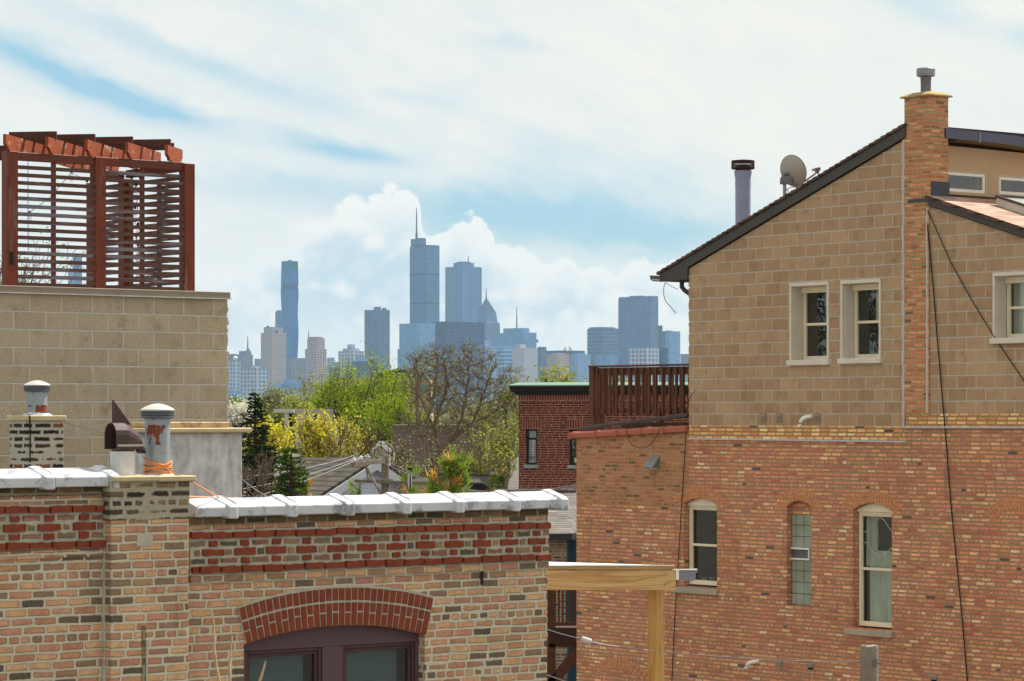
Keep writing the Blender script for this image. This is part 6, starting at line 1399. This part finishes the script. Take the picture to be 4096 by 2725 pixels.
tree('bare_bush','reddish bare bush between the yellow bush and the white gable',1425,230,1655,112,14,6,[5,4,3,3,2,2],m_barkr,L_ygr,1200,.08,.12,'bush',minr=.010,spread=46,wander=.34,trunk=.3,leafmin=.4)
tree('bare_tree','leaning tree with sparse yellow buds right against the red brick house',2020,240,1500,138,15,6,[3,3,3,3,3,2],m_bark,L_ygr,3800,.10,.16,minr=.011,up=.4,trunk=.35,leafmin=.4)
for i,(px,w,py,Y,sd_,lf,lab) in enumerate(((1900,220,1720,108,16,L_ygr,'twiggy yellow green bush under the big bare tree'),(2010,200,1660,112,17,L_ygr,'tall twiggy bush with yellow green leaves beside the red brick house'),(1790,240,1760,118,18,L_olive,'pale budding bush at the foot of the big bare tree'),(1650,220,1740,116,19,L_olive,'tangled pale bush right of the utility pole top'),(1540,200,1750,122,20,L_olive,'tangled bare bush behind the utility pole'))):
    tree('budding_bush',lab,px,w,py,Y,sd_,6,[5,4,3,3,2,2],m_barkr if lf is L_olive else m_barkl,lf,4200 if lf is L_ygr else 1800,.10,.15,'bush',minr=.010,spread=44,wander=.3,trunk=.25,leafmin=.35)
far=((1085,150,1530,300,L_olive),(1215,190,1500,310,L_olive),(1340,160,1540,300,L_ygr),(935,100,1590,260,L_green),(1010,160,1600,330,L_green),(1150,160,1585,280,L_ygr),(2230,170,1478,175,L_ygr),(2330,180,1462,185,L_ygr),(2440,160,1500,180,L_ygr),(2130,140,1560,220,L_olive),(1900,220,1560,260,L_olive))
lab_far=['hazy budding tree above the left end of the pale pavilion','hazy budding tree above the right end of the pale pavilion','pale budding tree just left of the tan office block','fresh green tree at the corner of the block wall','low green tree behind the tip of the spruce','yellow green tree behind the pale pavilion','leafing treetop above the left end of the green cornice','leafing treetop above the middle of the green cornice','leafing treetop behind the dark deck railing','pale tree between the bare tree and the red brick house','pale twiggy tree far behind the big bare tree']
crown_tree('garden_tree','leafy tree outside the left frame edge, mirrored in the windows of the tall house',(-2600,1400),[[(-2600,1200,0),(-2700,700,.5)],[(-2600,1300,0),(-2300,900,.5)]],[(-2600,900,1700,1500,1)],53,91,500,.30,m_bark,L_green,.9,.22,r0=.16,tipr=.012)
for i,((px,w,py,Y,lf),lab) in enumerate(zip(far,lab_far)):
    tree('budding_tree',lab,px,w,py,Y,40+i,5,[4,4,3,3,2],m_barkl,lf,3000,.22*Y/200,.30,minr=.013*Y/180,spread=38,up=.35,trunk=.35,leafmin=.4)
tree('blossom_tree','white blossoming tree low beside the block wall and the spruce',950,150,1618,180,61,5,[5,4,3,3,2],m_barkl,L_white,5000,.20,.30,minr=.014,trunk=.3,leafmin=.3)
tree('budding_tree','young tree with sparse fresh leaves seen through the pergola slats',100,380,930,75,62,6,[4,3,3,3,2,2],m_barkl,L_lime,700,.09,.12,minr=.008,up=.4,trunk=.5,leafmin=.5)
tree('bare_bush','pale bare bush in front of the spruce, against the stuccoed chimney',1020,170,1790,56,63,6,[4,3,3,2,2,2],m_barkl,None,0,.1,.1,'bush',minr=.006,spread=48,wander=.3,trunk=.5)
for a in (('pine with orange tips left of the lavender gable',1225,150,1885,2075,84,71,20,0),('small pine tops under the lavender gable',1440,170,1930,2075,84,72,12,0),('pine with orange tips just right of the utility pole',1630,130,1860,2075,82,73,18,.15),('leaning pine with orange tips beside the fuse cutouts',1775,210,1835,2060,63,74,85,.35),('pine with orange tips in front of the small white gable',1985,170,1880,2075,82,75,20,.1)): pine(*a)
# the distant tree cover of the flat city, one mass
rng=random.Random(77); fw=MB()
for i in range(4200):
    Y=rng.uniform(350,3600)**1.0; px=rng.uniform(-1500,3600); x=P(px,HY,Y).x; h=rng.uniform(6,11.5); w=rng.uniform(3,6)
    for j in range(9):
        c=Vector((x+rng.gauss(0,w*.5),Y+rng.gauss(0,w*.5),h*rng.uniform(.55,1.0))); a=Vector((rng.gauss(0,1),rng.gauss(0,1),rng.gauss(0,1))).normalized(); b=a.orthogonal().normalized(); s=w*.35
        fw.add([c-a*s,c-b*s*.7,c+a*s,c+b*s*.7],[(0,1,2,3)])
tag(fw.build('distant_trees',leaf_mat('distant_foliage',[(96,112,72),(128,136,96),(150,150,118)],.3),norm=False),kind='stuff')
# ================================================================ the skyline
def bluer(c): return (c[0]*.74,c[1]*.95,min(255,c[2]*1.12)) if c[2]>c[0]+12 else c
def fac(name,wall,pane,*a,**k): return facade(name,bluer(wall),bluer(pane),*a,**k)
def tower_frame(px0,px1,Y,pxc):
    C=P(pxc,HY,Y); k0=(px0-CX)/F; k1=(px1-CX)/F
    a=(C.x-k0*C.y)/(.7193+.6947*k0); b=(k1*C.y-C.x)/(.6947-.7193*k1); return C,a,b
def zof(py,Y): return HC+(HY-py)/F*Y
def tower(name,label,Y,mat,tiers,cf=.42,roofbits=(),ant=(),group=None):
    """tiers: (px0, px1, pytop) boxes from the ground up; the near corner sits at fraction cf."""
    px0,px1,_=tiers[0]; pxc=px0+(px1-px0)*cf; C=P(pxc,HY,Y); e=empty(name,label,'tower',loc=Vector((C.x,C.y,0)),rz=R(46),group='towers of the skyline'); zlow=0
    fr=Frame.__new__(Frame); fr.o=Vector((C.x,C.y,0)); fr.th=R(46); fr.d=Vector((.6947,.7193,0)); fr.n=Vector((-.7193,.6947,0))
    for i,t in enumerate(tiers):
        a0,a1,py=t[:3]; c=t[3] if len(t)>3 else cf; pc=a0+(a1-a0)*c; Ct,a,b=tower_frame(a0,a1,Y+(0 if i==0 else 6),pc); o=fr.local(Vector((Ct.x,Ct.y,0))); z=zof(py,Y)
        m=mat if not isinstance(mat,(list,tuple)) else mat[min(i,len(mat)-1)]
        MB().box(o.x,o.x+b,o.y,o.y+a,zlow,z).build('shaft' if i==0 else 'upper_tier',m,e); zlow=z+.02 if i+1<len(tiers) and tiers[i+1][2]<py else 0
        if t is tiers[0]: tip=(o,a,b)
    for (a0,a1,py0,py1,mm) in roofbits:
        pc=(a0+a1)/2; Ct,a,b=tower_frame(a0,a1,Y+10,pc); o=fr.local(Vector((Ct.x,Ct.y,0))); MB().box(o.x,o.x+b,o.y,o.y+a,zof(py0,Y),zof(py1,Y)).build('roof_plant',mm,e)
    for (px,py0,py1,r) in ant:
        p=P(px,HY,Y+14); o=fr.local(Vector((p.x,p.y,0))); MB().tube([(o.x,o.y,zof(py0,Y)),(o.x,o.y,zof((py0+py1)/2,Y)),(o.x,o.y,zof(py1,Y))],[r,r*.7,r*.35],6).build('antenna',m_ant,e)
    return e,fr
m_ant=plain('antenna_steel',(70,76,90),.8,.6)
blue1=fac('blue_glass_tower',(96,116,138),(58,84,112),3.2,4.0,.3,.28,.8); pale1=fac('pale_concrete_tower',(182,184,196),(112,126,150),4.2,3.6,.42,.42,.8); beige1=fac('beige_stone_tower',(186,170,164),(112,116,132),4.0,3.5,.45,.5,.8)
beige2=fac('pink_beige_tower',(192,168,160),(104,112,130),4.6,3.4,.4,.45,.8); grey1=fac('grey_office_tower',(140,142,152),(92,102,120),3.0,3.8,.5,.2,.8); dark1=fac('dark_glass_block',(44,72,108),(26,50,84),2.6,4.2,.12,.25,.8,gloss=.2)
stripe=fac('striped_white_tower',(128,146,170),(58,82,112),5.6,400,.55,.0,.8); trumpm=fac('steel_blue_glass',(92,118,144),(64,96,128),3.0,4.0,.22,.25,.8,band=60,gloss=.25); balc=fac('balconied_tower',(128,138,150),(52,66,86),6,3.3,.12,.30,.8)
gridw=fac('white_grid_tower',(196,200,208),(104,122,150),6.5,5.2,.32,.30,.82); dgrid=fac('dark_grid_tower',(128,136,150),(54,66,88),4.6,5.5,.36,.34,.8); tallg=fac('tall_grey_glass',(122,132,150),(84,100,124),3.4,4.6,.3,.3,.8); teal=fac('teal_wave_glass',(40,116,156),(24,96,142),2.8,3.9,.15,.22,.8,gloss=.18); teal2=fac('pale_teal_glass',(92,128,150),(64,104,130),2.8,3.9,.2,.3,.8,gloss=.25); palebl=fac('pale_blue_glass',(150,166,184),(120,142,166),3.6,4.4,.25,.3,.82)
T=tower
# the wavy teal tower: a lofted shaft that swells and narrows
def wavy():
    Y=6000; e=empty('wavy_tower','tall teal glass tower with gently wavy sides and one dark band','tower',loc=P(1152,HY,Y)*1,rz=R(46),group='towers of the skyline'); e.location=Vector((P(1152,HY,Y).x,Y,0))
    fr=Frame.__new__(Frame); fr.o=e.location.copy(); fr.th=R(46); fr.d=Vector((.6947,.7193,0)); fr.n=Vector((-.7193,.6947,0))
    prof=[(1660,1128,1190,.42),(1434,1127,1190,.42),(1390,1127,1192,.42),(1340,1128,1194,.42),(1302,1128.5,1193.5,.42),(1260,1127,1191,.44),(1215,1125,1192,.44),(1188,1123.5,1194,.43),(1168,1123,1194.6,.43),(1153.5,1123.2,1194.4,.42),(1136.8,1123.5,1194.2,.42),(1110,1124,1193.4,.42),(1080,1125,1192.6,.42),(1044,1126,1192,.42)]
    def ring(py,a0,a1,c):
        Ct,a,b=tower_frame(a0,a1,Y,a0+(a1-a0)*c); o=fr.local(Vector((Ct.x,Ct.y,0))); z=zof(py,Y); return [(o.x,o.y,z),(o.x+b,o.y,z),(o.x+b,o.y+a,z),(o.x,o.y+a,z)]
    def loft(rows,name,m,par):
        vs=[v for r in rows for v in ring(*r)]; n=len(rows); MB().add(vs,[(i*4+k,i*4+(k+1)%4,(i+1)*4+(k+1)%4,(i+1)*4+k) for i in range(n-1) for k in range(4)]+[(0,1,2,3),tuple((n-1)*4+k for k in range(4))]).build(name,m,par)
    loft(prof[:10],'shaft',teal,e); loft([(1136.8,1126,1192,.42),(1153.4,1126,1192,.42)],'dark_band',dark1,e); loft(prof[10:13],'upper_shaft',teal,e); loft([(1079.8,1125,1192.6,.42),(1044,1126,1192,.42)],'teal_crown',plain('teal_crown_glass',(18,104,130),.8,.25,0,.1,.05),e)
    for px in (1126,1131,1183,1190): p=fr.local(P(px,HY,Y)); MB().box(p.x-.6,p.x+.6,p.y-.6,p.y+.6,zof(1153.4,Y),zof(1136.8,Y)).build('column',m_ant,e)
    q=fr.local(P(1159,HY,Y+20)); MB().box(q.x-3,q.x+3,q.y-3,q.y+3,zof(1044,Y),zof(1039,Y)).build('roof_plant',m_ant,e)
wavy()
T('glass_tower','slim pale teal tower just left of the wavy tower',6100,teal2,[(1101,1140,1245),(1108,1125,1241)],.5)
T('stone_tower','broad beige stone tower in front of the wavy tower, with a stepped top',5300,beige1,[(1043,1146,1331),(1055,1131,1308)],.45,((1066,1076,1308,1303,m_ant),(1098,1112,1331,1322,m_ant)))
T('domed_tower','white grid building with a pale dome at the left end of the skyline',5000,[gridw,grey1],[(898,962,1443),(912,950,1416)],.72)
dm=tag(MB().lathe([(9.5*5000/F*math.sin(i*math.pi/12),9.5*5000/F*(1-math.cos(i*math.pi/12))) for i in range(13)],(0,0,0),18).build('radar_dome',plain('dome_white',(238,232,224),.88,.5),smooth=True),'pale round dome on the white grid building at the left end','dome'); dm.location=P(941,1443,4996)
T('antenna_tower','grey stepped tower with a mast left of the broad beige tower',5600,grey1,[(948,1012,1419),(956,1005,1404),(986,1000,1396)],.5,(),((991,1396,1345,1.6),))
T('grid_block','broad white grid block in front of the beige tower',4600,gridw,[(966,1072,1473),(1000,1040,1462)],.6)
T('small_block','small grey block peeping left of the beige tower',5800,grey1,[(1018,1048,1436)])
T('office_block','grey office block between the beige tower and the pink tower',4900,grey1,[(1144,1222,1441),(1146,1220,1432)],.30)
T('stepped_tower','pink beige tower with stepped shoulders and a thin mast',5000,beige2,[(1220,1306,1396),(1229,1299,1352),(1236,1290,1347)],.55,(),((1235,1352,1320,1.0),))
T('small_block','pink block at the foot of the stepped pink tower',4700,beige2,[(1246,1311,1470)],.35)
T('small_block','small white block right of the stepped pink tower',5600,pale1,[(1308,1338,1431)])
T('small_block','small dark block left of the white stepped apartment tower',5700,grey1,[(1336,1356,1449)])
T('apartment_tower','white apartment tower with a stepped penthouse',5100,gridw,[(1353,1456,1404),(1371,1437,1394),(1389,1420,1378)],.62)
T('balcony_tower','dark tower ringed with balconies and a crane on its roof',5500,balc,[(1458,1559,1239),(1495,1524,1227)],.56,((1528,1545,1239,1232,m_ant),))
T('dark_block','low dark blue block in front of the balconied tower',4500,dark1,[(1405,1512,1445),(1470,1512,1434)],.6)
T('pale_block','pale low block behind the low dark blue block',4800,pale1,[(1422,1492,1424)],.5)
e,fr=T('spired_tower','tallest steel blue glass tower with a slender spire',6000,[trumpm,trumpm],[(1639,1758,984),(1643,1704,954)],.585,((1670,1702,954,951,m_ant),(1675,1757,984,979,trumpm)))
p=fr.local(P(1666,HY,6012)); zb=zof(954,6000); MB().tube([(p.x,p.y,zb),(p.x,p.y,zof(931,6000)),(p.x,p.y,zof(930,6000)),(p.x,p.y,zof(880,6000)),(p.x,p.y,zof(831,6000))],[2.6,2.4,1.7,1.3,.7],8).build('spire',m_ant,e)
T('glass_block','wide pale blue block at the foot of the spired tower',5600,palebl,[(1597,1744,1293),(1590,1600,1397)],.56)
e,_=T('striped_tower','tall white tower with dark vertical stripes right of the spired tower',6500,stripe,[(1781,1927,1066),(1814,1896,1050)],.49,((1826,1884,1050,1046,m_ant),),((1873,1050,1022,1.6),(1840,1050,1036,.8),(1862,1050,1038,.8)))
T('dark_glass_block','broad low dark glass block in front of the striped tower',4700,dark1,[(1741,1938,1286)],.22)
# pyramid-topped tower
def pyramid():
    Y=6300; e,fr=T('pyramid_tower','tower with a stepped pyramid top and needle spire beside the striped tower',Y,tallg,[(1905,2000,1310)],.45)
    rows=[(1310,1905,2000),(1292,1906,1999),(1286,1909,1990),(1248,1910,1984),(1192,1944,1946)]; vs=[]
    for py,a0,a1 in rows:
        Ct,a,b=tower_frame(a0,a1,Y,a0+(a1-a0)*.45); o=fr.local(Vector((Ct.x,Ct.y,0))); z=zof(py,Y); vs+=[(o.x,o.y,z),(o.x+b,o.y,z),(o.x+b,o.y+a,z),(o.x,o.y+a,z)]
    n=len(rows); MB().add(vs,[(i*4+k,i*4+(k+1)%4,(i+1)*4+(k+1)%4,(i+1)*4+k) for i in range(n-1) for k in range(4)]+[tuple((n-1)*4+k for k in range(4))]).build('pyramid_top',tallg,e)
    p=fr.local(P(1945,HY,Y+25)); MB().tube([(p.x,p.y,zof(1200,Y)),(p.x,p.y,zof(1185,Y)),(p.x,p.y,zof(1151,Y))],[2.6,1.4,.5],6).build('spire',m_ant,e)
pyramid()
T('stepped_block','grey stepped block with a tall mast right of the pyramid tower',5500,palebl,[(1986,2146,1330),(2013,2117,1312)],.72,((2146,2154,1370,1358,pale1),),((2067,1312,1226,1.5),))
T('pale_block','pale stepped block in front of the pyramid tower',5000,pale1,[(1899,1992,1382),(1912,1962,1362)],.5)
T('white_slab','white slab building with a blank wall below the grey stepped block',4600,plain('white_slab_wall',(180,184,196),.85,.8,0,.04,.02),[(2050,2151,1392),(2062,2104,1377)],.45,((2110,2118,1520,1430,dark1),))
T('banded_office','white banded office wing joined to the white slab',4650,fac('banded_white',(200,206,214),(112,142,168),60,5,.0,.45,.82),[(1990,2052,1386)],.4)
T('balcony_tower','slim dark balconied tower right of the white slab',5100,balc,[(2150,2186,1388)],.5)
T('horned_block','dark roofed block behind two beige towers',5300,dark1,[(2180,2339,1402)],.5)
for a,b,c in ((2253,2265,2253.5),(2274,2290,2275)):
    pp=[P(a,1401,5290),P(b,1401,5290),P(c if a<2260 else 2276,1384,5290)]
hs_=empty('roof_horns','pair of pale pointed roof horns above the beige towers','roof ornament',loc=P(2270,1401,5292))
for tri in (((2252,1401),(2265,1401),(2264,1383)),((2275,1401),(2290,1401),(2276,1383))): MB().prism([((P(x,y,5292)-hs_.location).x,(P(x,y,5292)-hs_.location).z) for x,y in tri],-3,3).build('horn',plain('horn_white',(226,228,232),.85,.6),hs_)
T('beige_tower','beige residential tower, left one of the pair under the horns',4800,beige1,[(2187,2277,1417),(2204,2262,1412)],.5)
T('beige_tower','paler beige residential tower, right one of the pair under the horns',4850,pale1,[(2281,2362,1419),(2290,2345,1413)],.4)
T('grid_tower','dark gridded tower left of the tall grey tower',5200,dgrid,[(2349,2473,1313),(2358,2462,1308)],.52,(),((2446,1310,1304,1.0),))
e,fr=T('grey_tower','tall grey glass tower with a notched crown near the brick house',5400,tallg,[(2473,2633,1190)],.82)
for k in range(9):
    Ct,a,b=tower_frame(2473,2633,5400,2473+160*.82); o=fr.local(Vector((Ct.x,Ct.y,0)))
    if k in (1,7): continue
    MB().box(o.x+.5,o.x+b-.5,o.y+a*k/9,o.y+a*(k+.86)/9,zof(1190,5400),zof(1181 if k in (3,4,5) else 1184,5400)).build('crown_tooth',tallg,e)
T('grid_block','white gridded lower block in front of the tall grey tower',4500,gridw,[(2514,2636,1390)],.62)
T('dark_tower','slim dark tower right of the tall grey tower',5800,dark1,[(2630,2664,1325),(2632,2650,1302)],.4)
T('pale_tower','pale glass tower nearest the eave of the brick house',5600,palebl,[(2661,2721,1325)],.3,((2660,2690,1325,1322,m_ant),))
T('small_block','lowest grey block at the right end of the skyline',5900,grey1,[(2722,2790,1416)],.5)
T('glass_tower','far blue tower seen through the pergola slats',5600,tallg,[(290,328,1016)],.5); T('glass_tower','shorter far blue tower beside it behind the pergola slats',5500,palebl,[(272,300,1076)],.5)
for i,(a,b,py,mm,lab) in enumerate(((905,968,1560,pale1,'pale low block under the domed building'),(1080,1140,1535,pale1,'pale low block under the broad beige tower'),(1136,1196,1517,palebl,'pale blue low block left of the stepped pink tower'),(1316,1360,1470,dark1,'dark low block between pink and white towers'),(1560,1600,1500,pale1,'pale low block right of the balconied tower'),(2380,2470,1420,palebl,'pale blue block at the foot of the dark gridded tower'),(2636,2672,1392,dark1,'dark low block by the pale glass tower'))):
    T('low_block',lab,4300,mm,[(a,b,py)],.5)
# ---- the air: one even volume round everything
hz=MB().box(-4100,4100,-400,8100,-3,446).build('haze',None); hz.data.materials.clear()
hm=bpy.data.materials.new('haze_air'); hm.use_nodes=True; nt=hm.node_tree; nt.nodes.clear()
pv=nt.nodes.new('ShaderNodeVolumePrincipled'); pv.inputs['Color'].default_value=(.50,.76,1.0,1); pv.inputs['Density'].default_value=HAZE; pv.inputs['Anisotropy'].default_value=.0
om=nt.nodes.new('ShaderNodeOutputMaterial'); nt.links.new(pv.outputs[0],om.inputs['Volume']); hz.data.materials.append(hm); tag(hz,kind='stuff')
for o in bpy.data.objects:
    if o.type=='MESH' and o.parent is None and 'kind' not in o and 'label' not in o: print('UNLABELLED', o.name)
